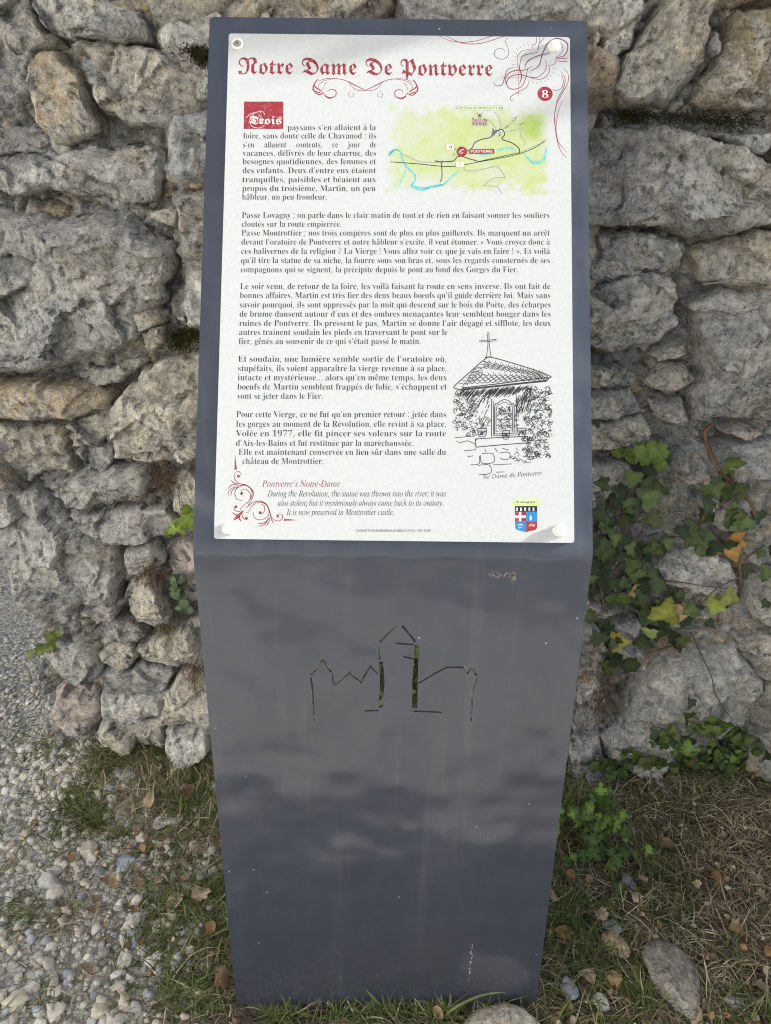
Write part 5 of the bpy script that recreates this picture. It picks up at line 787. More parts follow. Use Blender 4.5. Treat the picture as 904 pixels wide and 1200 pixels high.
class Soup:
    """Collects polygons of any size into one mesh."""
    def __init__(s): s.V = []; s.F = []; s.M = []; s.S = []
    def add(s, V, F, m=0, smooth=False):
        b = len(s.V); s.V += [tuple(v) for v in V]
        s.F += [tuple(b + i for i in f) for f in F]; s.M += [m] * len(F); s.S += [smooth] * len(F)
    def build(s, name, mats):
        me = bpy.data.meshes.new(name); me.from_pydata(s.V, [], s.F)
        for m in mats: me.materials.append(m)
        me.polygons.foreach_set('material_index', s.M); me.polygons.foreach_set('use_smooth', s.S)
        me.update(); return me

def stroke_poly(pts, w):
    """Outline of a stroked 2D polyline, mitred."""
    P = [np.array(p, float) for p in pts]; L, Rr = [], []
    for i, p in enumerate(P):
        a = P[max(i - 1, 0)]; b = P[min(i + 1, len(P) - 1)]
        d1 = (p - a) if i else (b - p); d2 = (b - p) if i < len(P) - 1 else (p - a)
        d1 = d1 / np.linalg.norm(d1); d2 = d2 / np.linalg.norm(d2)
        t_ = d1 + d2; t_ = t_ / max(np.linalg.norm(t_), 1e-9); n_ = np.array((-t_[1], t_[0]))
        k = min(1.0 / max(abs(n_ @ np.array((-d1[1], d1[0]))), 0.45), 2.0)
        ww = w[i] if isinstance(w, (list, tuple)) else w
        L.append(p + n_ * ww / 2 * k); Rr.append(p - n_ * ww / 2 * k)
    return L + Rr[::-1]

def ring(V2, f3, soup, thick_dir, m=0):
    pass

sheet = Soup()
def slab(loops, to3, nrm):
    """A flat plate with holes: loops[0] is the outline, the rest are openings."""
    flat = [p for L in loops for p in L]
    tris = tessellate_polygon([[Vector((p[0], p[1], 0)) for p in L] for L in loops])
    A = [to3(p) for p in flat]; B = [to3(p) - nrm * TH for p in flat]
    ft = []
    for t_ in tris:
        a, b, c = (np.array(flat[i]) for i in t_)
        cr = (b[0] - a[0]) * (c[1] - a[1]) - (b[1] - a[1]) * (c[0] - a[0])
        ft.append(t_ if cr > 0 else t_[::-1])
    sheet.add(A, ft); sheet.add(B, [f[::-1] for f in ft])
    k = 0
    for L in loops:
        n_ = len(L)
        sheet.add(A[k:k + n_] + B[k:k + n_], [(i, (i + 1) % n_, n_ + (i + 1) % n_, n_ + i) for i in range(n_)])
        k += n_

ang = math.acos(float(np.clip(du @ -dl, -1, 1))); BR = 0.045
TL_ = BR * math.tan(ang / 2)
# head: u across, v up from the fold
cr = 0.006
head = [(-HW, TL_), (HW, TL_)]
for cx_, a0 in ((HW - cr, 0), (-HW + cr, 90)):
    for k in range(6):
        a = R(a0 + k * 18); head.append((cx_ + cr * math.cos(a), LU - cr + cr * math.sin(a)))
slab([head], lambda p: P_FOLD + ex * p[0] + du * p[1], nu)
# leg with the laser-cut castle
def leg_uv(px, py):
    d = ray(px, py); k = ((P_FOLD - CAM) @ nl) / (d @ nl)
    q = CAM + d * k - P_FOLD
    return np.array((q @ ex, -(q @ dl)))
def zl(pts): return [leg_uv(220 + x / 1.845, 620 + y / 1.845) for x, y in pts]
PXM = 0.00108
cuts = [([(274, 414), (272, 372), (271, 352), (267, 321)], 1.9), ([(267, 315), (279, 302), (291, 280), (302, 297), (311, 309)], 2.2),
        ([(313.5, 312), (316, 336)], 2.2), ([(318, 337), (350, 311), (375, 331), (396, 296), (412, 314)], 2.4),
        ([(414, 257), (416, 282)], 1.8), ([(418, 287), (421, 320), (421, 345), (418, 365), (418, 386)], [4.2, 5.2, 5.6, 4.6, 4.4]), ([(414, 392), (384, 393)], 2.0),
        ([(416, 244), (452, 209)], 2.0), ([(464, 209), (493, 244)], 2.4), ([(450, 247), (491, 250)], 2.0),
        ([(496, 252), (495, 276), (492, 330), (491, 387)], [5.0, 5.0, 6.4, 6.2]), ([(467, 276), (489, 281)], 2.0), ([(489, 394), (550, 396)], 1.9),
        ([(501, 333), (530, 315), (560, 299), (598, 299), (606, 311), (615, 300), (625, 317)], 2.2), ([(626, 322), (616, 353), (613, 415)], 1.9)]
loops = [[(-HW, -LL - 0.06), (HW, -LL - 0.06), (HW, -TL_), (-HW, -TL_)]]
for pts, w in cuts:
    ww = [x * PXM for x in w] if isinstance(w, list) else w * PXM
    loops.append([tuple(p) for p in stroke_poly(zl(pts), ww)])
slab(loops, lambda p: P_FOLD + ex * p[0] - dl * p[1], nl)
# the bend
A0 = P_FOLD + dl * TL_; C0 = A0 - nl * BR
V, F = [], []
NS = 14
for k in range(NS + 1):
    a = ang * k / NS
    n_ = nl * math.cos(a) + (-dl) * math.sin(a)
    n_ = (nl * math.sin(ang - a) + nu * math.sin(a)) / math.sin(ang)
    for s in (-1, 1):
        V.append(C0 + n_ * BR + ex * HW * s); V.append(C0 + n_ * (BR - TH) + ex * HW * s)
for k in range(NS):
    a = 4 * k; b = 4 * (k + 1)
    F += [(a, a + 2, b + 2, b), (a + 1, b + 1, b + 3, a + 3)]
sheet.add(V, F, smooth=True)
sheet.add(V, [(4 * k, 4 * k + 4, 4 * k + 5, 4 * k + 1) for k in range(NS)] + [(4 * k + 2, 4 * k + 3, 4 * k + 7, 4 * k + 6) for k in range(NS)])
off = np.array(base)
sheet.V = [tuple(np.array(v) - off) for v in sheet.V]
so_ = link('sheet', sheet.build('sheet', (M_SHEET,)), sign)

# board: local frame u (across), v (up), w (out of the face)
BT = 0.003
def head_hit(px, py, lift):
    d = ray(px, py); k = ((P_FOLD + nu * lift - CAM) @ nu) / (d @ nu)
    return CAM + d * k
cor = [head_hit(*p, BT) for p in ((267.4, 38.6), (666.8, 44.2), (674.6, 635.7), (251.9, 632.0))]
B0 = sum(cor) / 4
BW = (np.linalg.norm(cor[1] - cor[0]) + np.linalg.norm(cor[2] - cor[3])) / 2
BH = (np.linalg.norm(cor[3] - cor[0]) + np.linalg.norm(cor[2] - cor[1])) / 2
bx = (cor[1] - cor[0]) + (cor[2] - cor[3]); bx -= nu * (bx @ nu); bx /= np.linalg.norm(bx)
by = np.cross(nu, bx)
print('board', BW, BH, 'tilt', math.degrees(math.atan2(nu[2], -nu[1])), 'leg lean', math.degrees(math.asin(nl[2])), 'top', P_TOP, 'bot', P_BOT, 'x', B0)
BM = Matrix([[bx[i], by[i], nu[i], B0[i] - off[i]] for i in range(3)] + [[0, 0, 0, 1]])

def pb(px, py):
    q = head_hit(px, py, BT) - B0
    return np.array((q @ bx, q @ by))

def mat_board():
    N = Nodes('printed_white_board'); co = N.coord()
    f = N.ramp(N.noise(co, 190, 6, 0.7), 0.35, 0.7)
    c = N.mix(f, (0.535, 0.555, 0.56), (0.475, 0.493, 0.50))
    sp = N.ramp(N.noise(co, 260, 4, 0.65), 0.66, 0.72)
    c = N.mix(N.mul(sp, 0.28), c, (0.35, 0.34, 0.31))
    g = N.mul(N.ramp(N.noise(co, 55, 3, 0.6), 0.69, 0.73), 0.35)
    c = N.mix(g, c, (0.42, 0.40, 0.33))
    return N.done(c, 0.5, None, 0.3)
M_BOARD = mat_board()
def ink(name, rgb, wear=0.0, scale=500):
    N = Nodes(name); co = N.coord()
    f = N.ramp(N.noise(co, scale, 4, 0.7), 0.52, 0.62, 0.0, wear)
    return N.done(N.mix(f, rgb, (0.66, 0.65, 0.64)), 0.5, None, 0.25)
INK = ink('dark_print', (0.032, 0.034, 0.037), 0.1)
RED = ink('red_print', (0.235, 0.017, 0.030), 0.3, 420)
REDL = ink('fine_red_print', (0.25, 0.03, 0.05), 0.12)
PURP = ink('plum_print', (0.16, 0.05, 0.10), 0.1)
WHITE = ink('white_print', (0.82, 0.80, 0.79)); TEAL = ink('river_blue_print', (0.10, 0.45, 0.52), 0.4, 180)
GRN_L = ink('pale_label_print', (0.52, 0.60, 0.40)); GREYI = ink('grey_print', (0.30, 0.30, 0.29)); PINKI = ink('pink_print', (0.36, 0.255, 0.25), 0.25)
BLUEI = ink('blue_print', (0.03, 0.20, 0.50)); CRE = ink('cream_print', (0.78, 0.68, 0.58)); BLACKI = ink('black_print', (0.02, 0.022, 0.03)); LIME = ink('lime_print', (0.50, 0.60, 0.16), 0.3); REDF = ink('flat_red_print', (0.27, 0.028, 0.04), 0.12, 200)
SLATEI = ink('slate_print', (0.10, 0.13, 0.22))
INKS = (INK, RED, REDL, PURP, WHITE, TEAL, GRN_L, GREYI, PINKI, BLUEI, CRE, BLACKI, LIME, REDF, SLATEI)
(I_INK, I_RED, I_REDL, I_PURP, I_WHITE, I_TEAL, I_GRNL, I_GREY, I_PINK, I_BLUE, I_CREAM, I_BLACK, I_LIME, I_REDF, I_SLATE) = range(15)

rb = 0.0035
bsoup = Soup()
out = []
for sx_, sy_, a0 in ((1, 1, 0), (-1, 1, 90), (-1, -1, 180), (1, -1, 270)):
    for k in range(5):
        a = R(a0 + k * 22.5); out.append((sx_ * (BW / 2 - rb) + rb * math.cos(a), sy_ * (BH / 2 - rb) + rb * math.sin(a)))
n_ = len(out)
bsoup.add([(x, y, 0) for x, y in out], [tuple(range(n_))])
bsoup.add([(x, y, -BT + 0.0004) for x, y in out], [tuple(range(n_))[::-1]])
bsoup.add([(x, y, 0) for x, y in out] + [(x, y, -BT + 0.0004) for x, y in out], [(i, n_ + i, n_ + (i + 1) % n_, (i + 1) % n_) for i in range(n_)])
board = link('printed_board', bsoup.build('printed_board', (M_BOARD,)), sign)
board.matrix_local = BM

# ---- prints
ALPH = [chr(c) for c in range(35, 127) if chr(c) not in '\\"\'`']
AI = {c: i for i, c in enumerate(ALPH)}
def dec(s): return AI[s[0]] * len(ALPH) + AI[s[1]] - 300
GL = {}
for ln in GLYPHS.strip('\n').split('\n'):
    k, ch, adv, rest = ln[0], ln[1], dec(ln[2:4]), ln[4:]
    polys = [[(dec(p[i:i + 2]), dec(p[i + 2:i + 4])) for i in range(0, len(p), 4)] for p in rest.split(' ') if p]
    GL[k, ch] = (adv, polys)
TRI = {}
ACC = {'\u0301': [(-18, 176), (4, 176), (44, 232), (16, 232)], '\u0300': [(18, 176), (-4, 176), (-44, 232), (-16, 232)],
       '\u0302': [(-50, 176), (-28, 176), (0, 206), (28, 176), (50, 176), (12, 234), (-12, 234)], '\u0327': [(-12, 0), (8, 0), (6, -16), (24, -28), (20, -52), (-14, -66), (-24, -54), (2, -46), (-2, -30), (-16, -22)]}
def nest(polys):
    """Outlines grouped with the holes that lie inside them."""
    def inside(q, p):
        x, y = q; c = False
        for i in range(len(p)):
            (ax, ay), (bx_, by_) = p[i - 1], p[i]
            if (ay > y) != (by_ > y) and x < (bx_ - ax) * (y - ay) / (by_ - ay) + ax: c = not c
        return c
    par = [next((j for j, p in enumerate(polys) if j != i and inside(q[0], p)), None) for i, q in enumerate(polys)]
    return [[p] + [polys[k] for k in range(len(polys)) if par[k] == i] for i, p in enumerate(polys) if par[i] is None]
def thin_out(polys, d):
    def area(p): return sum(p[i - 1][0] * p[i][1] - p[i][0] * p[i - 1][1] for i in range(len(p))) / 2
    sg = 1 if area(max(polys, key=lambda p: abs(area(p)))) > 0 else -1
    out = []
    for p in polys:
        q = []
        for i in range(len(p)):
            a, b, c = (np.array(p[j % len(p)], float) for j in (i - 1, i, i + 1))
            e1 = (b - a) / max(np.linalg.norm(b - a), 1e-6); e2 = (c - b) / max(np.linalg.norm(c - b), 1e-6)
            n_ = np.array((-e1[1] - e2[1], e1[0] + e2[0])); L = np.linalg.norm(n_)
            n_ = n_ / L if L > .2 else n_ * 0
            q.append(tuple(b + sg * n_ * d * min(1 / max(L / 2, .5), 1.5)))
        out.append(q)
    return out
def glyph(font, ch):
    """Triangles of a character in em/500 units: (advance, points, triangles)."""
    key = font, ch
    if key in TRI: return TRI[key]
    if ch == ' ': r = (92 if font in 'bis' else 110, [], [])
    elif ch == 'œ':
        a = glyph(font, 'o'); b = glyph(font, 'e'); k = len(a[1])
        r = (a[0] + b[0] - 14, a[1] + [(x + a[0] - 14, y) for x, y in b[1]], a[2] + [tuple(k + i for i in t_) for t_ in b[2]])
    elif ch in "’'": a = glyph(font, ','); r = (a[0], [(x, y + 195) for x, y in a[1]], a[2])
    elif ch == '…':
        a = glyph(font, '.'); k = len(a[1])
        r = (a[0] * 3, [(x + a[0] * j, y) for j in range(3) for x, y in a[1]], [tuple(k * j + i for i in t_) for j in range(3) for t_ in a[2]])
    elif ch in '«»':
        sg = 1 if ch == '«' else -1; pts, tris = [], []
        for ox in (0, 52):
            q = [(-22, 80), (18, 138), (34, 138), (6, 80), (34, 22), (18, 22)]
            k = len(pts); pts += [(72 + sg * (x - 26) + (ox - 26), y) for x, y in q]; tris += [tuple(k + i for i in t_) for t_ in ((0, 1, 2), (0, 2, 3), (0, 3, 4), (0, 4, 5))]
        r = (146, pts, tris)
    else:
        dcm = unicodedata.normalize('NFD', ch); b0 = dcm[0]; marks = dcm[1:]
        src = font if (font, b0) in GL else ('b' if ('b', b0) in GL else 's')
        adv, polys = GL[src, b0]
        polys = [list(p) for p in polys]
        if marks and b0 == 'i': polys = sorted(polys, key=lambda p: max(y for x, y in p))[:1]
        if font == 'b': polys = thin_out(polys, 3.2)
        xs = [x for p in polys for x, y in p]; cx_ = (min(xs) + max(xs)) / 2
        cap = 95 if b0.isupper() else 0
        for m in marks: polys.append([(cx_ + x, y + cap) for x, y in ACC[m]])
        pts, tris = [], []
        body = polys[:len(polys) - len(marks)] if marks else polys
        for grp in nest(body) + [[p] for p in polys[len(body):]]:
            k = len(pts)
            tt_ = tessellate_polygon([[Vector((x, y, 0)) for x, y in p] for p in grp])
            pts += [q for p in grp for q in p]; tris += [tuple(k + i for i in t_) for t_ in tt_]
        r = (adv, pts, tris)
    TRI[key] = r
    return r

class Print(Soup):
    def tri_fix(s, V, F):
        o = []
        for f in F:
            a, b, c = V[f[0]], V[f[1]], V[f[2]]
            cr_ = (b[0] - a[0]) * (c[1] - a[1]) - (b[1] - a[1]) * (c[0] - a[0])
            o.append(f if cr_ >= 0 else f[::-1])
        return o
    def poly(s, pts, m, lay=1):
        V = [(p[0], p[1], lay * 2.0e-5) for p in pts]
        F = tessellate_polygon([[Vector(v) for v in V]])
        s.add(V, s.tri_fix(V, F), m)
    def line(s, pts, w, m, lay=1, smooth=True, taper=False):
        P = [np.array(p, float) for p in pts]
        if smooth and len(P) > 2:
            Q = []
            for i in range(len(P) - 1):
                p0 = P[max(i - 1, 0)]; p1 = P[i]; p2 = P[i + 1]; p3 = P[min(i + 2, len(P) - 1)]
                for k in range(5):
                    t_ = k / 5
                    Q.append(0.5 * (2 * p1 + (p2 - p0) * t_ + (2 * p0 - 5 * p1 + 4 * p2 - p3) * t_ ** 2 + (3 * p1 - p0 - 3 * p2 + p3) * t_ ** 3))
            P = Q + [P[-1]]
        P = [p for i, p in enumerate(P) if i == 0 or np.linalg.norm(p - P[i - 1]) > 1e-6]
        n_ = len(P)
        if n_ < 2: return
        ws = [w * (0.35 + 0.65 * math.sin(math.pi * (0.12 + 0.76 * i / (n_ - 1))) if taper else 1) for i in range(n_)]
        o = stroke_poly(P, ws)
        V = [(p[0], p[1], lay * 2.0e-5) for p in o]
        s.add(V, [(2 * n_ - 1 - i, 2 * n_ - 2 - i, i + 1, i) for i in range(n_ - 1)], m)
    def disc(s, c, r, m, lay=1, n=20):
        s.poly([(c[0] + r * math.cos(2 * math.pi * i / n), c[1] + r * math.sin(2 * math.pi * i / n)) for i in range(n)], m, lay)
    def text(s, txt, font, A, B, size, m, mode='J', lay=2, track=0.0):
        """Set one line with its baseline from board point A towards B; J stretches it to end at B, L leaves it ragged."""
        A = np.array(A); B = np.array(B); d = B - A; L = np.linalg.norm(d); d /= L; n_ = np.array((-d[1], d[0]))
        k = size / 500
        adv = [glyph(font, c)[0] * k + track for c in txt]
        nat = sum(adv); gaps = txt.count(' ')
        sx = 1.0; extra = 0.0
        if mode == 'F': sx = L / nat
        elif mode == 'J':
            if nat > L or gaps == 0: sx = L / nat
            else:
                sx = min(L / nat, 0.755); extra = (L - nat * sx) / gaps
        elif nat > L: sx = L / nat
        x = 0.0
        for c, a in zip(txt, adv):
            _, pts, tris = glyph(font, c)
            if pts:
                V = [(*(A + d * (x + px_ * k * sx) + n_ * (py_ * k)), lay * 2.0e-5) for px_, py_ in pts]
                s.add(V, s.tri_fix(V, tris), m)
            x += a * sx + (extra if c == ' ' else 0)
    def place(s, name):
        o = link(name, s.build(name, INKS), board)
        return o

PXB = BW / 412.0
def reg(x0, y0, sc): return lambda pts: [pb(x0 + x / sc, y0 + y / sc) for x, y in pts]

# title
T = Print()
T.text('Notre Dame De Pontverre', 'f', pb(279, 86.6), pb(578.5, 89.2), 43 * PXB, I_RED, 'F')
T.place('title_lettering')

# body text
BODY = [
    (152.6, 337, 441, 'J', "paysans s'en allaient à la"),
    (162.4, 285, 441.5, 'J', 'foire, sans doute celle de Chavanod ; ils'), (172.8, 284.8, 441.5, 'J', "s'en allaient contents, ce jour de"),
    (182.6, 284.6, 441.5, 'J', 'vacances, délivrés de leur charrue, des'), (192.5, 284.4, 441, 'J', 'besognes quotidiennes, des femmes et'),
    (203.0, 284.2, 441, 'J', "des enfants. Deux d'entre eux étaient"), (213.6, 284, 441, 'J', 'tranquilles, paisibles et béaient aux'),
    (224.0, 283.8, 440.6, 'J', 'propos du troisième, Martin, un peu'), (234.0, 283.6, 384, 'J', 'hâbleur, un peu frondeur.'),
    (255.5, 283.4, 644.5, 'J', 'Passe Lovagny ; on parle dans le clair matin de tout et de rien en faisant sonner les souliers'),
    (265.8, 283.2, 401, 'J', 'cloutés sur la route empierrée.'),
    (276.2, 283, 644.8, 'J', 'Passe Montrottier ; nos trois compères sont de plus en plus guillerets. Ils marquent un arrêt'),
    (286.8, 282.8, 645, 'J', "devant l'oratoire de Pontverre et notre hâbleur s'excite, il veut étonner. « Vous croyez donc à"),
    (297.6, 282.6, 645, 'J', 'ces balivernes de la religion ? La Vierge ! Vous allez voir ce que je vais en faire ! ». Et voilà'),
    (308.4, 282.3, 645.2, 'J', "qu'il tire la statue de sa niche, la fourre sous son bras et, sous les regards consternés de ses"),
    (319.2, 282, 608, 'J', 'compagnons qui se signent, la précipite depuis le pont au fond des Gorges du Fier.'),
    (338.8, 281.5, 645.5, 'J', 'Le soir venu, de retour de la foire, les voilà faisant la route en sens inverse. Ils ont fait de'),
    (349.4, 281.2, 645.7, 'J', "bonnes affaires. Martin est très fier des deux beaux bœufs qu'il guide derrière lui. Mais sans"),
    (360.4, 281, 646, 'J', 'savoir pourquoi, ils sont oppressés par la nuit qui descend sur le bois du Poète, des écharpes'),
    (371.2, 280.7, 646, 'J', "de brume dansent autour d'eux et des ombres menaçantes leur semblent bouger dans les"),
    (382.0, 280.4, 646.2, 'J', "ruines de Pontverre. Ils pressent le pas, Martin se donne l'air dégagé et sifflote, les deux"),
    (392.6, 280.1, 525, 'J', 'autres trainent soudain les pieds en traversant le pont sur le'),
    (403.3, 279.8, 494, 'J', "fier, gênés au souvenir de ce qui s'était passé le matin."),
    (424.0, 279, 524.3, 'J', "Et soudain, une lumière semble sortir de l'oratoire où,"), (435.0, 278.8, 524.2, 'J', 'stupéfaits, ils voient apparaître la vierge revenue à sa place,'),
    (445.8, 278.6, 524.1, 'J', "intacte et mystérieuse… alors qu'en même temps, les deux"), (456.6, 278.3, 524, 'J', "bœufs de Martin semblent frappés de folie, s'échappent et"),
    (467.4, 278, 379, 'J', 'vont se jeter dans le Fier.'),
    (489.0, 276.9, 523.6, 'J', "Pour cette Vierge, ce ne fut qu'un premier retour : jetée dans"), (500.2, 276.8, 523.5, 'J', 'les gorges au moment de la Révolution, elle revint à sa place.'),
    (511.4, 276.7, 523.4, 'J', 'Volée en 1977, elle fit pincer ses voleurs sur la route'), (522.6, 276.6, 485, 'J', "d'Aix-les-Bains et fut restituée par la maréchaussée."),
    (533.2, 279.5, 523.2, 'J', 'Elle est maintenant conservée en lieu sûr dans une salle du'), (543.8, 284, 380, 'J', 'château de Montrottier.')]
T = Print()
for yb, xa, xb, mode, tx in BODY:
    T.text(tx, 'b', pb(xa, yb), pb(xb, yb), 16.0 * PXB, I_INK, mode)
T.place('body_text')

T = Print()
T.text("Pontverre's Notre-Dame", 'i', pb(307.6, 570.5), pb(399.5, 570.5), 16 * PXB, I_RED, 'F')
T.text('During the Revolution, the statue was thrown into the river; it was', 'i', pb(314, 581.8), pb(523.2, 581.8), 14.8 * PXB, I_INK, 'F')
T.text('also stolen; but it mysteriously always came back to its oratory.', 'i', pb(325.7, 592.6), pb(520.6, 592.6), 14.8 * PXB, I_INK, 'F')
T.text('It is now preserved in Montrottier castle.', 'i', pb(336.3, 603.6), pb(462.7, 603.6), 14.8 * PXB, I_INK, 'F')
T.place('english_text')
T = Print()
T.text('CONCEPTION GRAPHIQUE & FABRICATION - PIC BOIS', 's', pb(417, 623.3), pb(505, 623.3), 5.6 * PXB, I_INK, 'F')
T.place('credit_line')

# red initial box
T = Print(); z = reg(270, 50, 5.318)
T.poly(z([(86, 367), (332, 367), (331, 538), (84, 538)]), I_REDF, 1)
T.text('Trois', 'f', z([(118, 508)])[0], z([(322, 508)])[0], 20.5 * PXB, I_WHITE, 'F')
for pts in ([(96, 470), (140, 440), (200, 430), (215, 450)], [(120, 480), (135, 520), (180, 532), (215, 515)], [(150, 440), (130, 475), (150, 505)], [(175, 450), (205, 480), (195, 505)], [(165, 460), (175, 500)], [(190, 440), (185, 420)]):
    T.line(z(pts), 0.5 * PXB, I_WHITE, 3)
T.place('initial_box')

# swash under the title, mirrored about its middle
T = Print(); z = reg(270, 50, 5.318)
sw = [([(548, 240), (610, 223), (700, 230), (770, 262), (810, 282), (843, 298)], 0.9), ([(735, 240), (765, 280), (800, 297), (843, 300)], 0.8),
      ([(560, 306), (552, 265), (590, 236), (650, 226)], 0.7), ([(546, 228), (524, 268), (572, 304)], 1.7), ([(520, 264), (520, 298), (565, 314)], 1.8), ([(526, 310), (556, 324), (584, 310)], 1.5),
      ([(580, 312), (612, 341), (655, 333), (657, 300), (626, 290), (606, 306)], 1.1), ([(588, 330), (618, 346), (650, 336)], 1.6), ([(575, 300), (590, 262), (606, 246)], 0.6),
      ([(750, 300), (736, 318), (745, 338), (768, 334), (768, 314)], 0.6), ([(735, 240), (790, 270), (843, 297)], 0.7)]
for pts, w in sw:
    T.line(z(pts), w * PXB, I_REDL, 1, taper=True)
    T.line(z([(2 * 843 - x, y + (843 - x) * 0.012) for x, y in pts]), w * PXB, I_REDL, 1, taper=True)
T.place('title_swash')

# ornament in the upper right corner with the number badge
T = Print(); z4 = reg(500, 20, 4.758); z = reg(560, 36, 7.533); z7 = reg(620, 30, 7.06)
for pts, w in (([(72, 104), (130, 131), (200, 141), (280, 132), (350, 112), (372, 106)], .9), ([(112, 106), (200, 146), (300, 147), (390, 121), (438, 107)], 1.0)):
    T.line(z4(pts), w * PXB, I_REDL, 1, taper=True)
C1 = [([(275, 58), (245, 95), (270, 160), (270, 215), (225, 250), (170, 240), (146, 195), (175, 160), (220, 160), (240, 188)], .8, I_PURP),
      ([(470, 355), (540, 310), (570, 210), (620, 110), (700, 68), (780, 100), (795, 160), (760, 222), (690, 236)], 1.5, I_PURP), ([(412, 330), (440, 272), (520, 226), (640, 196)], 1.4, I_PURP),
      ([(356, 330), (350, 230), (400, 176), (470, 166)], .8, I_PURP), ([(370, 320), (390, 232), (450, 206), (530, 191)], 1.0, I_PURP), ([(530, 190), (545, 112), (590, 62)], 1.0, I_PURP),
      ([(520, 58), (515, 110), (482, 130), (485, 165)], .9, I_REDL), ([(546, 58), (545, 100)], .9, I_REDL), ([(690, 242), (750, 246), (798, 240)], .9, I_REDL), ([(690, 264), (750, 272), (798, 268)], .9, I_REDL),
      ([(620, 305), (670, 300), (690, 272), (692, 242)], .8, I_PURP),
      ([(600, 250), (605, 310), (590, 362), (530, 410), (460, 410), (380, 388), (300, 400), (258, 450), (270, 500), (320, 516), (390, 490), (430, 402), (440, 342), (480, 312)], 1.1, I_REDL),
      ([(630, 310), (630, 370), (580, 420), (520, 428), (440, 405)], .9, I_PURP), ([(320, 325), (262, 346), (236, 420), (216, 475), (166, 486), (140, 452)], 1.0, I_PURP),
      ([(250, 470), (245, 420), (280, 372), (340, 350), (400, 350), (460, 326)], 1.2, I_REDL), ([(370, 300), (372, 345), (388, 400), (370, 470)], 1.3, I_REDL),
      ([(195, 410), (430, 410)], .7, I_REDL), ([(360, 330), (360, 580)], .6, I_REDL), ([(330, 555), (392, 553)], .6, I_REDL), ([(455, 440), (430, 500), (350, 545), (296, 580), (290, 610), (322, 620)], .9, I_PURP),
      ([(740, 390), (756, 450), (736, 510), (692, 526), (655, 516)], .9, I_PURP), ([(700, 85), (740, 120), (750, 180), (700, 232)], .8, I_PURP)]
for pts, w, m in C1: T.line(z(pts), w * PXB, m, 1, taper=True)
for a, b in (((300, 300), (335, 295)), ((300, 265), (330, 268)), ((305, 222), (335, 230)), ((322, 190), (345, 205)), ((340, 150), (360, 175)), ((370, 130), (385, 155)), ((405, 115), (415, 145)), ((440, 105), (450, 140)),
             ((485, 440), (490, 470)), ((515, 445), (522, 470)), ((550, 440), (565, 465)), ((580, 430), (600, 455)), ((610, 410), (630, 435)), ((635, 390), (660, 410)), ((655, 365), (680, 380)), ((660, 335), (690, 335))):
    T.line(z([a, b]), .8 * PXB, I_GREY, 1)
for pts, w in (([(285, 350), (325, 402), (320, 480), (270, 570), (230, 650), (212, 760), (220, 860), (235, 950), (265, 1040), (312, 1092)], 1.0), ([(262, 380), (300, 440), (285, 520), (250, 580), (225, 640)], .9), ([(280, 620), (250, 690), (230, 790), (225, 870), (240, 950), (270, 1000), (318, 1052)], .8)):
    T.line(z7(pts), w * PXB, I_REDL, 1, taper=True)
c = z([(595, 557)])[0]
T.disc(c, 9.2 * PXB, I_REDF, 2, 28)
T.text('8', 'b', pb(634.8, 114.6), pb(643.5, 114.6), 20 * PXB, I_WHITE, 'F', 3)
T.place('corner_ornament')

# ornament in the lower left corner
T = Print(); z = reg(255, 520, 9.516)
T.poly(z([(196, 110), (218, 285), (190, 292)]), I_RED); T.poly(z([(742, 835), (900, 852), (742, 860)]), I_RED)
for x, y, r in ((235, 362, 16), (270, 555, 17), (207, 703, 16), (477, 770, 17), (673, 808, 15), (325, 830, 18)): T.disc(z([(x, y)])[0], r / 9.516 * PXB, I_RED, 1, 12)
C2 = [([(265, 350), (245, 312), (205, 318), (185, 360), (205, 410), (250, 445), (320, 460), (375, 510), (385, 570), (350, 640), (290, 690), (262, 720), (258, 742)], 8), ([(200, 510), (240, 470), (320, 465), (390, 520), (395, 590), (330, 712)], 11),
      ([(265, 545), (275, 515), (320, 508), (362, 550), (368, 600), (330, 668)], 7), ([(280, 632), (220, 620), (195, 560), (215, 500), (270, 475)], 8), ([(150, 405), (190, 440), (240, 450)], 10), ([(118, 505), (160, 460), (230, 462)], 9),
      ([(120, 585), (135, 520), (200, 475)], 8), ([(150, 580), (160, 530), (205, 480)], 9), ([(190, 704), (188, 736), (228, 755), (280, 747)], 9), ([(165, 765), (200, 792), (250, 790)], 10), ([(250, 790), (248, 838), (266, 862)], 12), ([(278, 790), (290, 832), (322, 846)], 9),
      ([(320, 715), (400, 655), (480, 640), (550, 680), (585, 760), (590, 800)], 10), ([(310, 772), (350, 760), (380, 700), (440, 660), (500, 655), (560, 700), (575, 780), (540, 830), (460, 848), (410, 820), (400, 760)], 8),
      ([(477, 785), (520, 760), (525, 700), (480, 668)], 8), ([(590, 780), (620, 840), (680, 862), (725, 830), (720, 790), (690, 782), (662, 796)], 8), ([(440, 918), (520, 905), (575, 830)], 8), ([(450, 890), (530, 880), (580, 820)], 10), ([(535, 920), (570, 880), (585, 830)], 9), ([(632, 892), (605, 850), (592, 800)], 9)]
for pts, w in C2: T.line(z(pts), w / 9.516 * PXB * 1.15, I_RED, 1, taper=True)
T.poly(z([(175, 858), (198, 812), (285, 742), (296, 752), (238, 832)]), I_RED)
T.place('corner_flourish')

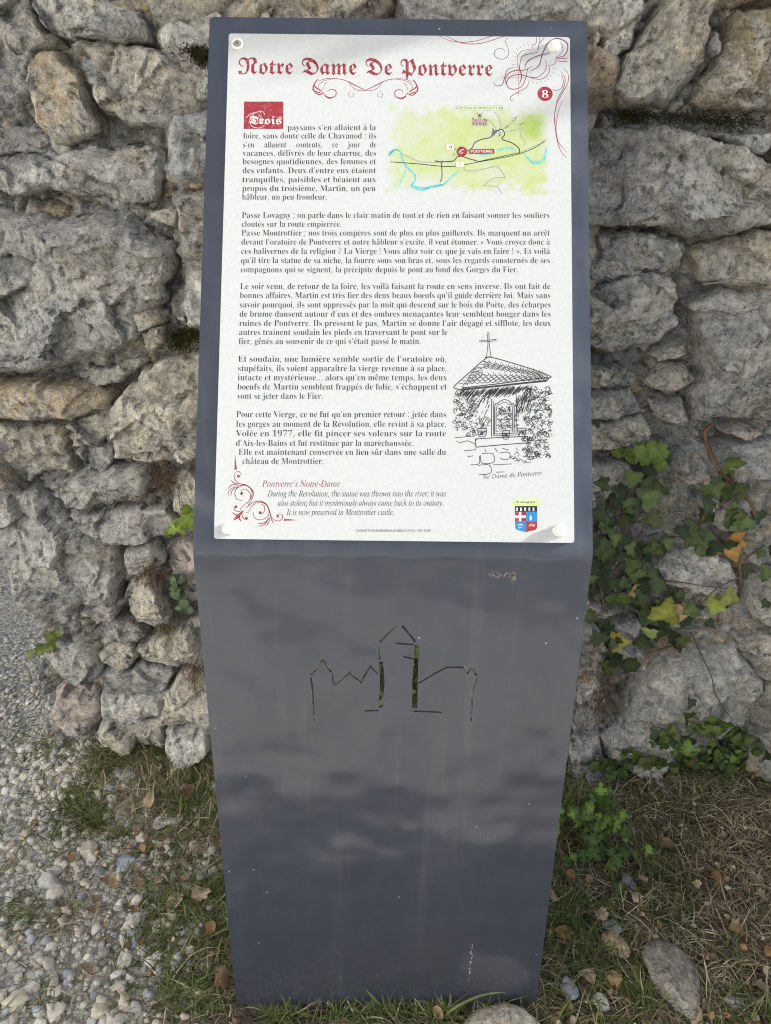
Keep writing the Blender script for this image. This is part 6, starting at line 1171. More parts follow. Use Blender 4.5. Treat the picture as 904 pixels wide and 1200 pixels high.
# coat of arms
T = Print(); z = reg(590, 575, 10.044)
T.poly(z([(112, 104), (145, 96), (385, 92), (416, 100), (418, 166), (392, 168), (380, 178), (142, 178), (128, 168), (112, 170)]), I_LIME)
T.poly(z([(140, 104), (384, 101), (384, 160), (140, 163)]), I_GRNL, 2)
T.text('Lovagny', 'f', z([(150, 146)])[0], z([(374, 144)])[0], 5.4 * PXB, I_BLACK, 'F', 3)
T.poly(z([(138, 182), (400, 180), (400, 246), (138, 248)]), I_BLACK)
for k in range(5):
    x = 160 + 49 * k
    T.poly(z([(x - 9, 238), (x - 9, 200), (x + 9, 200), (x + 9, 238)]), I_WHITE, 2)
    T.poly(z([(x - 3, 228), (x - 3, 212), (x + 3, 212), (x + 3, 228)]), I_BLACK, 3)
T.poly(z([(138, 248), (266, 247), (266, 362), (138, 362)]), I_REDF); T.poly(z([(266, 247), (400, 246), (400, 362), (266, 362)]), I_BLUE)
T.poly(z([(138, 362), (266, 362), (266, 492), (240, 482), (160, 462), (142, 440)]), I_BLUE); T.poly(z([(266, 362), (400, 362), (396, 440), (378, 464), (292, 480), (266, 492)]), I_REDF)
T.poly(z([(184, 250), (212, 250), (212, 360), (184, 360)]), I_WHITE, 2); T.poly(z([(140, 294), (264, 293), (264, 320), (140, 321)]), I_WHITE, 3)
T.poly(z([(314, 350), (310, 315), (322, 282), (334, 315), (330, 350)]), I_WHITE, 2); T.line(z([(322, 300), (322, 345)]), .4 * PXB, I_BLUE, 3)
T.line(z([(172, 410), (200, 398), (228, 408)]), .8 * PXB, I_WHITE, 2); T.line(z([(180, 440), (200, 432), (214, 440)]), .8 * PXB, I_WHITE, 2); T.line(z([(205, 398), (222, 392)]), .7 * PXB, I_WHITE, 2)
T.line(z([(304, 408), (330, 402), (352, 410), (366, 404)]), .9 * PXB, I_CREAM, 2); T.line(z([(312, 412), (308, 424)]), .6 * PXB, I_CREAM, 2); T.line(z([(346, 412), (352, 424)]), .6 * PXB, I_CREAM, 2)
T.place('coat_of_arms')

# map: a watercolour wash, roads, the river, labels
x0, y0 = pb(452, 228); x1, y1 = pb(646, 124)
gxs = np.arange(x0, x1, 0.0011); gys = np.arange(min(y0, y1), max(y0, y1), 0.0011)
X, Y = np.meshgrid(gxs, gys)
zx = (X - x0) / (x1 - x0); zy = (Y - y0) / (y1 - y0)
edge = np.minimum(np.minimum(zx, 1 - zx) * 1.9, np.minimum(zy, 1 - zy))
wash = sm(edge + 0.10 * fbm(X * 60, Y * 60, 41, 4, 0.6), 0.0, 0.16) * (0.85 + 0.35 * fbm(X * 34, Y * 34, 44, 4, 0.6)) 
wash *= 1 - 0.85 * np.exp(-(((zx - .25) / .13) ** 2 + ((zy - .1) / .13) ** 2)) - 0.5 * np.exp(-(((zx - .08) / .15) ** 2 + ((zy - .8) / .25) ** 2))
deep = np.exp(-((((zx - .89) / .07) ** 2) + ((zy - .76) / .14) ** 2) ** 1.5) * (1 + 0.3 * fbm(X * 90, Y * 90, 47, 3))
wash = np.clip(wash, 0, 1); deep = np.clip(deep, 0, 1)
colr = np.array((0.505, 0.525, 0.535))[None, None] * (1 - wash[..., None] * .9) + np.array((0.42, 0.50, 0.19))[None, None] * wash[..., None] * .9
colr = colr * (1 - deep[..., None] * .8) + np.array((0.28, 0.40, 0.06))[None, None] * deep[..., None] * .8
idx = np.arange(X.size).reshape(X.shape)
q = (wash > 0.02) | (deep > 0.02)
q = q[:-1, :-1] & q[1:, 1:] & q[1:, :-1] & q[:-1, 1:]
F = np.stack([idx[:-1, :-1], idx[:-1, 1:], idx[1:, 1:], idx[1:, :-1]], -1)[q]
M_WASH = mat_tinted('watercolour_print', 0.5, 0.25, (0.94, 1.05), 300)
link('map_wash', mesh_np('map_wash', np.stack([X, Y, np.full(X.shape, 1.5e-5)], -1).reshape(-1, 3), F, (M_WASH,), smooth=False, cols=colr.reshape(-1, 3)), board)

T = Print(); z = reg(440, 110, 3.767)
for pts, w in (([(60, 272), (85, 246), (110, 255), (120, 290), (140, 325), (170, 350), (177, 380), (160, 405), (200, 425), (240, 415), (300, 400), (330, 372), (372, 338)], 2.2), ([(160, 405), (215, 416), (260, 405), (300, 402)], 2.6), ([(140, 325), (120, 370), (100, 416)], 1.0), ([(455, 270), (500, 266), (550, 246), (600, 238), (612, 252)], 2.2), ([(655, 264), (680, 290), (700, 306), (740, 296), (752, 260), (756, 228)], 2.6), ([(690, 300), (712, 296)], 2.0), ([(60, 272), (78, 252), (100, 250)], 3)):
    T.line(z(pts), w * PXB, I_TEAL, 2, taper=True)
for pts, w in (([(110, 262), (150, 280), (200, 300), (270, 302), (350, 294)], 1.1), ([(485, 110), (512, 125), (532, 152)], .9), ([(525, 80), (546, 105), (556, 150)], .9), ([(565, 155), (600, 130), (626, 98)], .9), ([(580, 166), (620, 160), (648, 150), (640, 180), (660, 210), (655, 232)], .9),
               ([(385, 312), (400, 340), (440, 340), (540, 318), (575, 368), (522, 372), (476, 405), (538, 408), (560, 440)], 1.2), ([(640, 258), (700, 232), (748, 212)], 1.0)):
    T.line(z(pts), w * PXB, I_GREY, 3, smooth=len(pts) < 9)
for pts, w in (([(68, 300), (200, 310), (300, 320), (370, 318), (450, 302), (560, 282), (630, 266), (700, 240), (750, 206)], .9), ([(270, 299), (340, 298), (370, 275), (420, 288), (450, 296)], 1.1), ([(370, 278), (400, 256), (426, 240), (440, 215), (470, 201), (510, 191), (530, 166), (560, 156)], 1.1), ([(560, 156), (572, 178), (560, 200), (600, 215), (634, 240), (636, 266)], 1.1), ([(292, 300), (295, 365), (285, 390)], .9), ([(450, 300), (560, 276), (632, 260)], .8)):
    T.line(z(pts), w * PXB, I_BLACK, 4)
rg = random.Random(4)
for k in range(16):
    x, y = rg.uniform(514, 552), rg.uniform(160, 192); T.line(z([(x, y), (x + rg.uniform(-4, 6), y - rg.uniform(6, 12))]), 1.1 * PXB, I_SLATE, 5)
for k in range(9):
    x, y = rg.uniform(265, 300), rg.uniform(292, 304); T.disc(z([(x, y)])[0], .7 * PXB, I_SLATE, 5, 6)
for x, y in ((612, 118), (620, 108), (640, 134), (652, 130), (348, 270), (352, 244), (585, 145), (575, 150)): T.disc(z([(x, y)])[0], 1.0 * PXB, I_SLATE, 5, 6)
T.disc(z([(382, 255)])[0], 6.4 * PXB, I_REDF, 5); T.line(z([(370, 262), (380, 248), (392, 246)]), .8 * PXB, I_WHITE, 6); T.line(z([(376, 266), (388, 258)]), .8 * PXB, I_CREAM, 6)
T.poly(z([(413, 245), (525, 243), (526, 264), (414, 266)]), I_REDF, 6); T.text('PONTVERRE', 's', z([(420, 260)])[0], z([(519, 259)])[0], 6.0 * PXB, I_WHITE, 'F', 7)
for a, tx in (((314, 222, 348, 250), '9'), ((357, 297, 391, 322), '7')):
    T.poly(z([(a[0] - 1, a[1] - 1), (a[2] + 1, a[1] - 1), (a[2] + 1, a[3] + 1), (a[0] - 1, a[3] + 1)]), I_PINK, 6)
    T.poly(z([(a[0] + .6, a[1] + .6), (a[2] - .6, a[1] + .6), (a[2] - .6, a[3] - .6), (a[0] + .6, a[3] - .6)]), I_CREAM, 7)
    T.text(tx, 'b', z([((a[0] + a[2]) / 2 - 8, a[3] - 5)])[0], z([((a[0] + a[2]) / 2 + 9, a[3] - 5)])[0], 10.5 * PXB, I_INK, 'F', 8)
T.poly(z([(350, 49), (569, 52), (569, 74), (350, 71)]), I_GREY, 4); T.poly(z([(351.5, 50.5), (567.5, 53.5), (567.5, 72.5), (351.5, 69.5)]), I_GRNL, 5)
T.text('CHÂTEAU DE MONTROTTIER', 's', z([(356, 66)])[0], z([(564, 68)])[0], 5.6 * PXB, I_INK, 'F', 6)
T.poly(z([(426, 140), (426, 112), (440, 112), (440, 118), (452, 118), (452, 98), (462, 92), (470, 98), (470, 116), (486, 112), (495, 122), (495, 141)]), I_PINK, 4)
for x, y in ((432, 112), (445, 118), (480, 116), (490, 120)): T.poly(z([(x - 4, y), (x, y - 9), (x + 4, y)]), I_INK, 5)
T.poly(z([(452, 100), (461, 88), (470, 100)]), I_INK, 5)
for x in (434, 446, 458, 466, 478, 488): T.line(z([(x, 138), (x, 126)]), .6 * PXB, I_INK, 5)
T.line(z([(446, 84), (455, 90)]), .7 * PXB, I_INK, 5); T.line(z([(464, 90), (474, 83)]), .7 * PXB, I_INK, 5)
T.place('map_drawing')

# ink drawing of the wayside oratory
T = Print(); z = reg(510, 370, 6.0); rg = random.Random(8)
def st(pts, w=.55, sm_=True): T.line(z(pts), w * 1.3 * PXB, I_INK, 1 + rg.randrange(3), smooth=sm_)
st([(368, 132), (372, 200), (362, 288)], .6); st([(380, 132), (382, 200), (394, 288)], .6); st([(322, 174), (372, 172), (428, 165)], .6); st([(322, 184), (372, 182), (428, 176)], .6)
for c_ in ((374, 124), (320, 179), (430, 170)): T.line(z([(c_[0] + 8 * math.cos(a), c_[1] + 8 * math.sin(a)) for a in np.linspace(0, 6.28, 9)]), .5 * PXB, I_INK, 1)
st([(350, 292), (400, 290)], 1.0)
st([(375, 288), (330, 322), (230, 410), (136, 496), (150, 512), (182, 520)], .9); st([(375, 288), (460, 308), (640, 362), (740, 396), (816, 430), (782, 440)], .9)
st([(182, 520), (330, 505), (480, 490), (640, 472), (784, 458)], 1.8); st([(784, 458), (790, 436), (640, 452), (480, 474), (330, 492), (190, 508)], 1.0)
A_, B_ = np.array((345, 318)), np.array((735, 398)); C_, D_ = np.array((205, 470)), np.array((790, 440))
for j in range(8):
    f = j / 7
    L_, R_ = A_ + (C_ - A_) * f ** .9, B_ + (D_ - B_) * f
    if j < 4: L_ = A_ + (np.array((330, 470)) - A_) * f * .6
    nn = 9 + j
    for i in range(nn):
        a = L_ + (R_ - L_) * i / nn; b = L_ + (R_ - L_) * (i + 1) / nn
        st([a, (a + b) / 2 + (0, 11), b + (0, 1)], .62)
        st([b, b + np.array((-10 + 14 * i / nn, -20))], .45)
for i in range(9):
    a = np.array((340, 322)) + (np.array((150, 494)) - np.array((340, 322))) * i / 9
    st([a, a + (26, 4), a + (34, 22)], .55); st([a + (10, 20), a + (40, 30)], .45)
st([(230, 450), (262, 400), (300, 392), (330, 412), (300, 440), (250, 468)], .7); st([(262, 400), (290, 368), (330, 372)], .6)
for k in range(170):                                                  # dark hatching below the eaves
    x = rg.uniform(190, 690); y = 520 - (x - 190) * 0.075 + rg.uniform(0, 26)
    l = rg.uniform(24, 62) * (1.25 if 250 < x < 620 else .7)
    st([(x, y), (x - l * .65, y + l * .75)], .55, False)
for k in range(90):
    x = rg.uniform(240, 400); y = rg.uniform(530, 760); l = rg.uniform(20, 46)
    if x > 330 or y < 640: st([(x, y), (x - l * .5, y + l)], .5, False)
for k in range(70):
    x = rg.uniform(575, 680); y = rg.uniform(500, 620) + (680 - x) * .6; st([(x, y), (x - rg.uniform(8, 18), y + rg.uniform(26, 52))], .6, False)
st([(398, 585), (398, 852)], .8); st([(412, 600), (412, 842)], .6); st([(418, 832), (420, 640), (440, 618), (462, 600), (490, 590), (520, 600), (540, 622), (556, 632), (556, 826)], .8); st([(430, 820), (432, 650), (460, 622), (490, 608), (524, 626), (544, 645), (544, 818)], .6)
st([(418, 832), (556, 826)], .8); st([(412, 844), (572, 838)], .6); st([(572, 560), (570, 838)], .7); st([(430, 812), (546, 808)], .5)
for k in range(170):
    x = rg.uniform(436, 538); y = rg.uniform(632, 790); dns = 1 if y < 700 else .45
    if rg.random() < dns: st([(x, y), (x + rg.uniform(-14, 18), y + rg.uniform(4, 16))], .6, False)
for k in range(3): st([(432, 690 + 42 * k), (544, 686 + 42 * k)], .45)
st([(284, 866), (460, 856), (650, 848), (650, 894), (460, 908), (288, 924), (284, 866)], .8, False); st([(284, 880), (300, 866)], .5)
for cx_, cy_, w_ in ((332, 820, 32), (498, 836, 26), (610, 818, 30)):
    st([(cx_ - w_, cy_ - 26), (cx_ - w_ * .7, cy_ + 26), (cx_ + w_ * .7, cy_ + 26), (cx_ + w_, cy_ - 28)], .7); st([(cx_ - w_, cy_ - 26), (cx_ + w_, cy_ - 28)], .9)
    for k in range(12): st([(cx_ + rg.uniform(-w_, w_), cy_ - 14), (cx_ + rg.uniform(-w_, w_), cy_ + 20)], .5, False)
    for k in range(16):
        x = cx_ + rg.uniform(-w_ * 1.5, w_ * 1.5); y = cy_ - 36 - rg.uniform(0, 80); r_ = rg.uniform(6, 13)
        st([(x + r_ * math.cos(a), y + r_ * math.sin(a) * .8) for a in np.linspace(rg.uniform(0, 3), rg.uniform(4, 7), 6)], .5)
def scrib(n_, x0, x1, y0, y1, keep=lambda x, y: True):
    for k in range(n_):
        x, y = rg.uniform(x0, x1), rg.uniform(y0, y1)
        if not keep(x, y): continue
        r_ = rg.uniform(6, 17); a0 = rg.uniform(0, 6)
        st([(x + r_ * (1 + .3 * math.sin(3 * a)) * math.cos(a), y + r_ * .85 * math.sin(a)) for a in np.linspace(a0, a0 + rg.uniform(2.5, 5.5), 7)], rg.choice((.45, .5, .7)))
scrib(115, 138, 290, 530, 840, lambda x, y: y < 850 - (290 - x) * .2)
scrib(170, 650, 815, 500, 850); scrib(75, 620, 800, 850, 1000, lambda x, y: x > 560 + (1010 - y) * .2); scrib(22, 550, 690, 920, 1030)
for pts in ([(150, 880), (180, 892), (230, 880), (285, 905)], [(140, 858), (200, 852), (280, 846)], [(205, 948), (270, 944), (292, 935)], [(250, 1048), (310, 1040), (312, 985)], [(330, 970), (405, 970), (412, 1030), (330, 1035), (322, 980)], [(300, 1052), (380, 1050), (392, 1105), (310, 1118)], [(455, 965), (520, 960), (525, 1000), (490, 1012), (456, 1000)], [(410, 1048), (540, 1042)], [(430, 1100), (490, 1098)], [(230, 990), (270, 985)], [(350, 935), (360, 960)], [(420, 930), (440, 960)], [(470, 930), (520, 945)], [(660, 655), (720, 668), (800, 655)], [(700, 880), (790, 870)]):
    st(pts, .65)
T.text("Ne Dame de Pontverre", 'i', z([(336, 1150)])[0], z([(754, 1120)])[0], 11.5 * PXB, I_INK, 'F', 2)
T.place('oratory_drawing')

# white screw caps
M_CAP = plain('white_plastic', (0.74, 0.725, 0.68), 0.4, 0.5)
M_STEEL = plain('dull_steel', (0.28, 0.25, 0.22), 0.45, 0.5)
for px, py in ((278.5, 52), (649.5, 55), (268, 619.5), (655, 622)):
    prof = [(0.0075, 0.0), (0.0075, 0.0020), (0.0072, 0.0029), (0.0064, 0.0036), (0.005, 0.0040), (0.0025, 0.0042)]
    V, F = [], []; NS = 28
    for r_, h_ in prof:
        V += [(r_ * math.cos(2 * math.pi * i / NS), r_ * math.sin(2 * math.pi * i / NS), h_) for i in range(NS)]
    for k in range(len(prof) - 1):
        F += [(k * NS + i, k * NS + (i + 1) % NS, (k + 1) * NS + (i + 1) % NS, (k + 1) * NS + i) for i in range(NS)]
    F.append(tuple((len(prof) - 1) * NS + i for i in range(NS)))
    sp_ = Soup(); sp_.add(V, F, smooth=True)
    if px < 300 and py < 100:                                   # this cap is lost: the bare screw shows in its washer
        sp_ = Soup(); prof = [(0.0075, 0.0), (0.0075, 0.0012), (0.0068, 0.0020), (0.0046, 0.0020), (0.0044, 0.0006)]
        V = [(r_ * math.cos(2 * math.pi * i / NS), r_ * math.sin(2 * math.pi * i / NS), h_) for r_, h_ in prof for i in range(NS)]
        sp_.add(V, [(k * NS + i, k * NS + (i + 1) % NS, (k + 1) * NS + (i + 1) % NS, (k + 1) * NS + i) for k in range(4) for i in range(NS)], smooth=True)
        wsh = link('screw_washer', sp_.build('screw_washer', (M_CAP,)), sign, label='washer with its cap missing and the screw bare')
        p = pb(px, py); wsh.matrix_local = BM @ Matrix.Translation((p[0], p[1], 0.0002))
        sp_ = Soup(); prof = [(0.0042, 0.0004), (0.0040, 0.0016), (0.0032, 0.0024), (0.0020, 0.0028), (0.0018, 0.0016), (0.0002, 0.0016)]
        V = [(r_ * math.cos(2 * math.pi * i / NS), r_ * math.sin(2 * math.pi * i / NS), h_) for r_, h_ in prof for i in range(NS)]
        sp_.add(V, [(k * NS + i, k * NS + (i + 1) % NS, (k + 1) * NS + (i + 1) % NS, (k + 1) * NS + i) for k in range(5) for i in range(NS)], smooth=True)
        link('screw', sp_.build('screw', (M_STEEL,)), wsh)
        continue
    cap = link('screw_cap', sp_.build('screw_cap', (M_CAP,)), sign)
    p = pb(px, py)
    cap.matrix_local = BM @ Matrix.Translation((p[0], p[1], 0.0002))
# a dried splash near the bend and a long scratch low on the leg, both thin films on the paint
M_SPLASH = mat_tinted('dried_mud', 0.9, 0.1, (0.8, 1.2), 300); 
T = Soup(); rg = random.Random(3)
def leg_pt(px, py): return leg_uv(px, py)
def film(px, py, r, asp, rot):
    c_ = leg_pt(px, py); n_ = 9
    pts = [c_ + r * np.array((math.cos(a) * math.cos(rot) * asp - math.sin(a) * math.sin(rot), math.cos(a) * math.sin(rot) * asp + math.sin(a) * math.cos(rot))) * rg.uniform(.7, 1.2) for a in np.linspace(0, 2 * math.pi, n_, endpoint=False)]
    T.add([P_FOLD + ex * p[0] - dl * p[1] + nl * 3e-5 - off for p in pts], [tuple(range(n_))])
for k in range(60):
    x = 571 + rg.random() ** .7 * 34; film(x, 671 + (x - 571) * .22 + rg.gauss(0, 1.2 + (x - 571) * .10), rg.uniform(.0002, .0009), rg.uniform(1, 2.2), -.4)
link('mud_splash', T.build('mud_splash', (plain('dried_splash', (0.30, 0.26, 0.20), 0.9),)), sign)
T = Soup()
for k in range(26):
    f = rg.random(); film(549 + 5 * f * 1.0 + rg.gauss(0, .5), 1152 - 46 * f, rg.uniform(.0003, .0007), rg.uniform(1.5, 5), 1.45)
link('scratch', T.build('scratch', (plain('bare_scratch', (0.62, 0.62, 0.63), 0.6),)), sign)
# ------------------------------------------------------------------ gravel, loose stones
def ico(sub):
    import bmesh
    bm = bmesh.new(); bmesh.ops.create_icosphere(bm, subdivisions=sub, radius=1)
    V = np.array([v.co[:] for v in bm.verts]); F = np.array([[v.index for v in f.verts] for f in bm.faces]); bm.free()
    return V, F
ICO1, ICO2, ICO3 = ico(1), ico(2), ico(3)
def rock_shape(base_, sd, cuts=7, flat=0.6):
    """A chipped stone: a sphere cut by random planes."""
    V, F = base_; V = V.copy(); rg = np.random.default_rng(sd)
    for k in range(cuts):
        n_ = rg.normal(size=3); n_ /= np.linalg.norm(n_); c_ = rg.uniform(0.45, 0.8)
        d = V @ n_ - c_; V = V - np.where(d > 0, d, 0)[:, None] * n_ * 0.92
    V = V * (1 + 0.10 * fbm(V[:, 0] * 2 + sd, V[:, 1] * 2 + V[:, 2] * 1.7, sd, 2))[:, None]
    V *= np.array((1.0, rg.uniform(.62, .95), rg.uniform(.45, .8) * flat / .6))
    return V
def rotz(V, a):
    c, s = np.cos(a), np.sin(a); return np.stack([V[:, 0] * c - V[:, 1] * s, V[:, 0] * s + V[:, 1] * c, V[:, 2]], -1)

PEB = [(0.60, 0.56, 0.49), (0.66, 0.63, 0.57), (0.50, 0.475, 0.42), (0.54, 0.49, 0.41), (0.70, 0.675, 0.62), (0.37, 0.385, 0.41), (0.58, 0.49, 0.40), (0.42, 0.41, 0.385), (0.62, 0.575, 0.48)]
rg = np.random.default_rng(5)
SH1 = [rock_shape(ICO1, k, 10) for k in range(10)]; SH2 = [rock_shape(ICO2, 40 + k, 13) for k in range(12)]
GV, GF, GC = {1: [], 2: []}, {1: [], 2: []}, {1: [], 2: []}
cnt = {1: 0, 2: 0}
def pebble(x, y, r, lev, sink=0.35):
    sh = (SH1 if lev == 1 else SH2)[rg.integers(0, 10)]
    V = rotz(sh * r * np.array((1, 1, 1)), rg.uniform(0, 6.28))
    ax = rg.normal(0, .25, 2); V = V + np.stack([V[:, 2] * ax[0], V[:, 2] * ax[1], -V[:, 0] * ax[0] - V[:, 1] * ax[1]], -1)
    zb = float(ground_z(x, y)) + r * (0.45 - sink)
    V = V + np.array((x, y, zb))
    F = (ICO1 if lev == 1 else ICO2)[1] + cnt[lev]
    cnt[lev] += len(V)
    GV[lev].append(V); GF[lev].append(F); GC[lev].append(np.tile(np.array(PEB[rg.integers(0, len(PEB))]) * rg.uniform(.8, 1.12), (len(V), 1)))
N_ = 0
while N_ < 7000:                                     # the visible bed beside the sign
    x, y = rg.uniform(-1.0, -0.16), rg.uniform(0.5, 1.75)
    m = float(path_mask(x, y)); cl = fbm(x * 7, y * 7, 61, 3)
    if y > 0.95 and x > -0.62 and rg.random() < sm(y, .95, 1.1): m *= .25
    N_ += 1
    if rg.random() > m * (0.72 + 0.5 * cl): continue
    if y > WALL_Y - .03 and x > WALL_LEFT - .05: continue
    r = 0.0048 + 0.0112 * rg.random() ** 1.9
    if y > 1.3: r *= .8
    pebble(x, y, r, 2 if r > .0068 and y < 1.3 else 1)
for k in range(2600):                                # fine grit between
    x, y = rg.uniform(-1.0, -0.14), rg.uniform(0.5, 1.9)
    if rg.random() > path_mask(x, y) * .95 or (y > WALL_Y - .03 and x > WALL_LEFT - .04): continue
    pebble(x, y, rg.uniform(.0018, .0038), 1, .2)
for k in range(1500):                                # thinner towards the reader and down the path
    x, y = rg.uniform(-2.2, 1.6), rg.uniform(-0.7, 0.62)
    if rg.random() > path_mask(x, y): continue
    pebble(x, y, rg.uniform(.004, .011), 1)
for k in range(1100):
    x, y = rg.uniform(-2.4, -0.74), rg.uniform(1.2, 3.6); pebble(x, y, rg.uniform(.004, .010), 1)
for k in range(160):                                 # strays in the grass
    x, y = rg.uniform(0.1, 1.0), rg.uniform(0.5, 1.15); pebble(x, y, rg.uniform(.003, .008), 1, .3)
V = np.concatenate(GV[1] + GV[2]); off2 = sum(len(v) for v in GV[1])
F = np.concatenate(GF[1] + [f + off2 for f in GF[2]])
link('gravel', mesh_np('gravel', V, F, (M_PEBBLE,), smooth=False, cols=np.concatenate(GC[1] + GC[2])), kind='stuff', label='loose pale crushed gravel on the path', category='gravel')

def loose(px, py, w_px, h_px, rot, tint, label, sd, cat='stone', lift=0.25, group=None, flat=0.6):
    p = on_ground(px, py, 0.012)
    dist = np.linalg.norm(p - CAM); k = dist / FPX / 2
    V = rock_shape(ICO3, sd, 14, flat)
    V = V / np.abs(V).max(0)
    sx_, sy_ = w_px * k, h_px * k * 1.12
    V = V * np.array((sx_, sy_, min(sx_, sy_) * flat))
    V = V * (1 + 0.05 * fbm(V[:, 0] * 160 + sd, V[:, 1] * 160 + V[:, 2] * 90, sd, 3))[:, None]
    V = rotz(V, R(rot))
    V = V + np.array((p[0], p[1], float(ground_z(p[0], p[1])) + min(sx_, sy_) * flat * lift))
    o = centred('loose_stone', V, ICO3[1], mats=(M_STONE if w_px > 26 else M_PEBBLE,), smooth=w_px < 26, cols=np.tile(np.array(tint) * np.array((1.4, 1.34, 1.22)), (len(V), 1)))
    o['label'] = label; o['category'] = cat; o['group'] = group or 'loose stones lying on the ground'
    return o
LG = 'loose stones on the gravel'; RG_ = 'loose stones in the dry grass'
loose(793, 1150, 58, 78, 12, (0.235, 0.225, 0.215), 'large flat grey stone tilted in the dry grass, bottom right', 501, group=RG_, flat=.35, lift=.5)
loose(720, 1102, 31, 26, 20, (0.33, 0.27, 0.18), 'tan lumpy stone in the dry grass above the flat grey stone', 502, group=RG_)
loose(718, 1083, 20, 22, -20, (0.21, 0.215, 0.235), 'small slate grey stone touching the tan lumpy one', 503, group=RG_)
loose(667, 1154, 19, 22, 10, (0.24, 0.27, 0.34), 'small bluish stone in grass just right of the sign', 504, group=RG_)
loose(706, 1170, 16, 18, 40, (0.40, 0.39, 0.38), 'small pale stone between the bluish one and the flat grey one', 505, group=RG_)
loose(817, 1182, 16, 34, 0, (0.42, 0.36, 0.24), 'yellowish upright chip beside the foot of the flat stone', 506, group=RG_)
loose(862, 1169, 16, 14, 30, (0.25, 0.24, 0.29), 'small purplish grey stone right of the flat grey stone', 507, group=RG_)
loose(738, 1030, 15, 19, 35, (0.24, 0.26, 0.31), 'small blue grey chip below the green leafy weed', 508, group=RG_)
loose(147, 903, 36, 22, 4, (0.20, 0.215, 0.225), 'oval slate grey stone in the grass tuft below the wall', 509, group=LG)
loose(193, 958, 40, 17, 28, (0.42, 0.44, 0.47), 'long pale bluish stone beside the grass left of the sign', 510, group=LG)
loose(57, 1029, 24, 21, 5, (0.36, 0.365, 0.375), 'square pale grey stone, largest of the gravel far left', 511, group=LG)
loose(63, 1044, 19, 20, 30, (0.45, 0.435, 0.40), 'pale stone just below the square grey one', 512, group=LG)
loose(103, 992, 19, 25, 20, (0.44, 0.41, 0.35), 'pale upright stone left of the slim grass line', 513, group=LG)
loose(158, 1071, 18, 25, -25, (0.43, 0.42, 0.41), 'tall pale stone above a bluish one on the gravel', 514, group=LG)
loose(190, 1078, 27, 17, 0, (0.36, 0.345, 0.30), 'oval beige stone lying flat near the sign', 515, group=LG)
loose(160, 1098, 13, 16, -10, (0.25, 0.28, 0.34), 'small bluish stone below the tall pale one', 516, group=LG)
loose(145, 1120, 15, 20, 20, (0.50, 0.48, 0.43), 'creamy egg shaped stone on bare gravel', 517, group=LG)
loose(148, 1006, 19, 16, 0, (0.24, 0.28, 0.36), 'blue grey stone beneath the pale long one', 518, group=LG)
loose(165, 978, 15, 15, 0, (0.44, 0.42, 0.38), 'round pale stone left of the long bluish one', 519, group=LG)
loose(18, 1168, 24, 18, 10, (0.42, 0.40, 0.35), 'rounded cream stone in the bottom left corner', 520, group=LG)
loose(62, 1180, 20, 20, 50, (0.45, 0.43, 0.39), 'cream stone at the bottom edge beside the corner stone', 521, group=LG)
loose(117, 1180, 22, 17, 30, (0.44, 0.42, 0.37), 'cream faceted stone at the bottom edge below the egg shaped one', 522, group=LG)
loose(242, 1127, 15, 20, 10, (0.42, 0.40, 0.35), 'pale stone beside the lower left edge of the sign', 523, group=LG)
loose(28, 873, 18, 12, 10, (0.40, 0.41, 0.43), 'pale bluish stone on fine gravel below the wall end', 524, group=LG)
loose(583, 1203, 84, 40, 0, (0.42, 0.41, 0.38), 'pale flat footing stone at the foot of the sign', 525, group='footing', lift=.45, flat=.5)

# ------------------------------------------------------------------ grass
def blades(name, items, **props):
    """items: rows of x, y, length, width, heading, lift (radians above level at the root), droop, r, g, b."""
    A = np.asarray(items, float); n_ = len(A)
    x, y, L, w, hd, el, dr = (A[:, i] for i in range(7)); colr = A[:, 7:10]
    z0 = ground_z(x, y)
    K = 5
    P = np.zeros((n_, K, 3)); P[:, 0] = np.stack([x, y, z0 - 0.002], -1)
    for k in range(1, K):
        e = el - dr * (k - 1) / (K - 2)
        h = hd + 0.25 * np.sin(x * 900 + k)
        st_ = L / (K - 1)
        P[:, k, 0] = P[:, k - 1, 0] + st_ * np.cos(e) * np.cos(h); P[:, k, 1] = P[:, k - 1, 1] + st_ * np.cos(e) * np.sin(h)
        P[:, k, 2] = P[:, k - 1, 2] + st_ * np.sin(e)
    gz = ground_z(P[..., 0], P[..., 1]) + 0.001
    P[:, 1:, 2] = np.maximum(P[:, 1:, 2], gz[:, 1:])
    sd = np.stack([-np.sin(hd), np.cos(hd), 0.4 * np.sin(x * 777)], -1)
    prof = np.array((0.8, 1.0, 0.85, 0.6, 0.12))
    V = np.zeros((n_, K, 2, 3))
    for s_, sg in ((0, -.5), (1, .5)): V[:, :, s_] = P + sd[:, None] * (w[:, None] * prof[None])[..., None] * sg
    base_ = (np.arange(n_) * K * 2)[:, None]
    q_ = np.array([[2 * k, 2 * k + 1, 2 * k + 3, 2 * k + 2] for k in range(K - 1)])
    F = (base_[:, :, None] + q_[None]).reshape(-1, 4)
    C = np.repeat(colr, K * 2, 0)
    if props.pop('stuff', False):
        return link(name, mesh_np(name, V.reshape(-1, 3), F, (M_BLADE,), cols=C), kind='stuff', **props)
    o = centred(name, V.reshape(-1, 3), F, mats=(M_BLADE,), cols=C)
    for k_, v_ in props.items(): o[k_] = v_
    return o
STRAW = [(0.38, 0.315, 0.195), (0.29, 0.235, 0.14), (0.47, 0.41, 0.275), (0.22, 0.17, 0.105), (0.17, 0.13, 0.08), (0.52, 0.465, 0.34)]
GREEN = [(0.09, 0.13, 0.035), (0.12, 0.16, 0.05), (0.065, 0.10, 0.03), (0.16, 0.19, 0.06), (0.20, 0.21, 0.08)]
rg = np.random.default_rng(17)
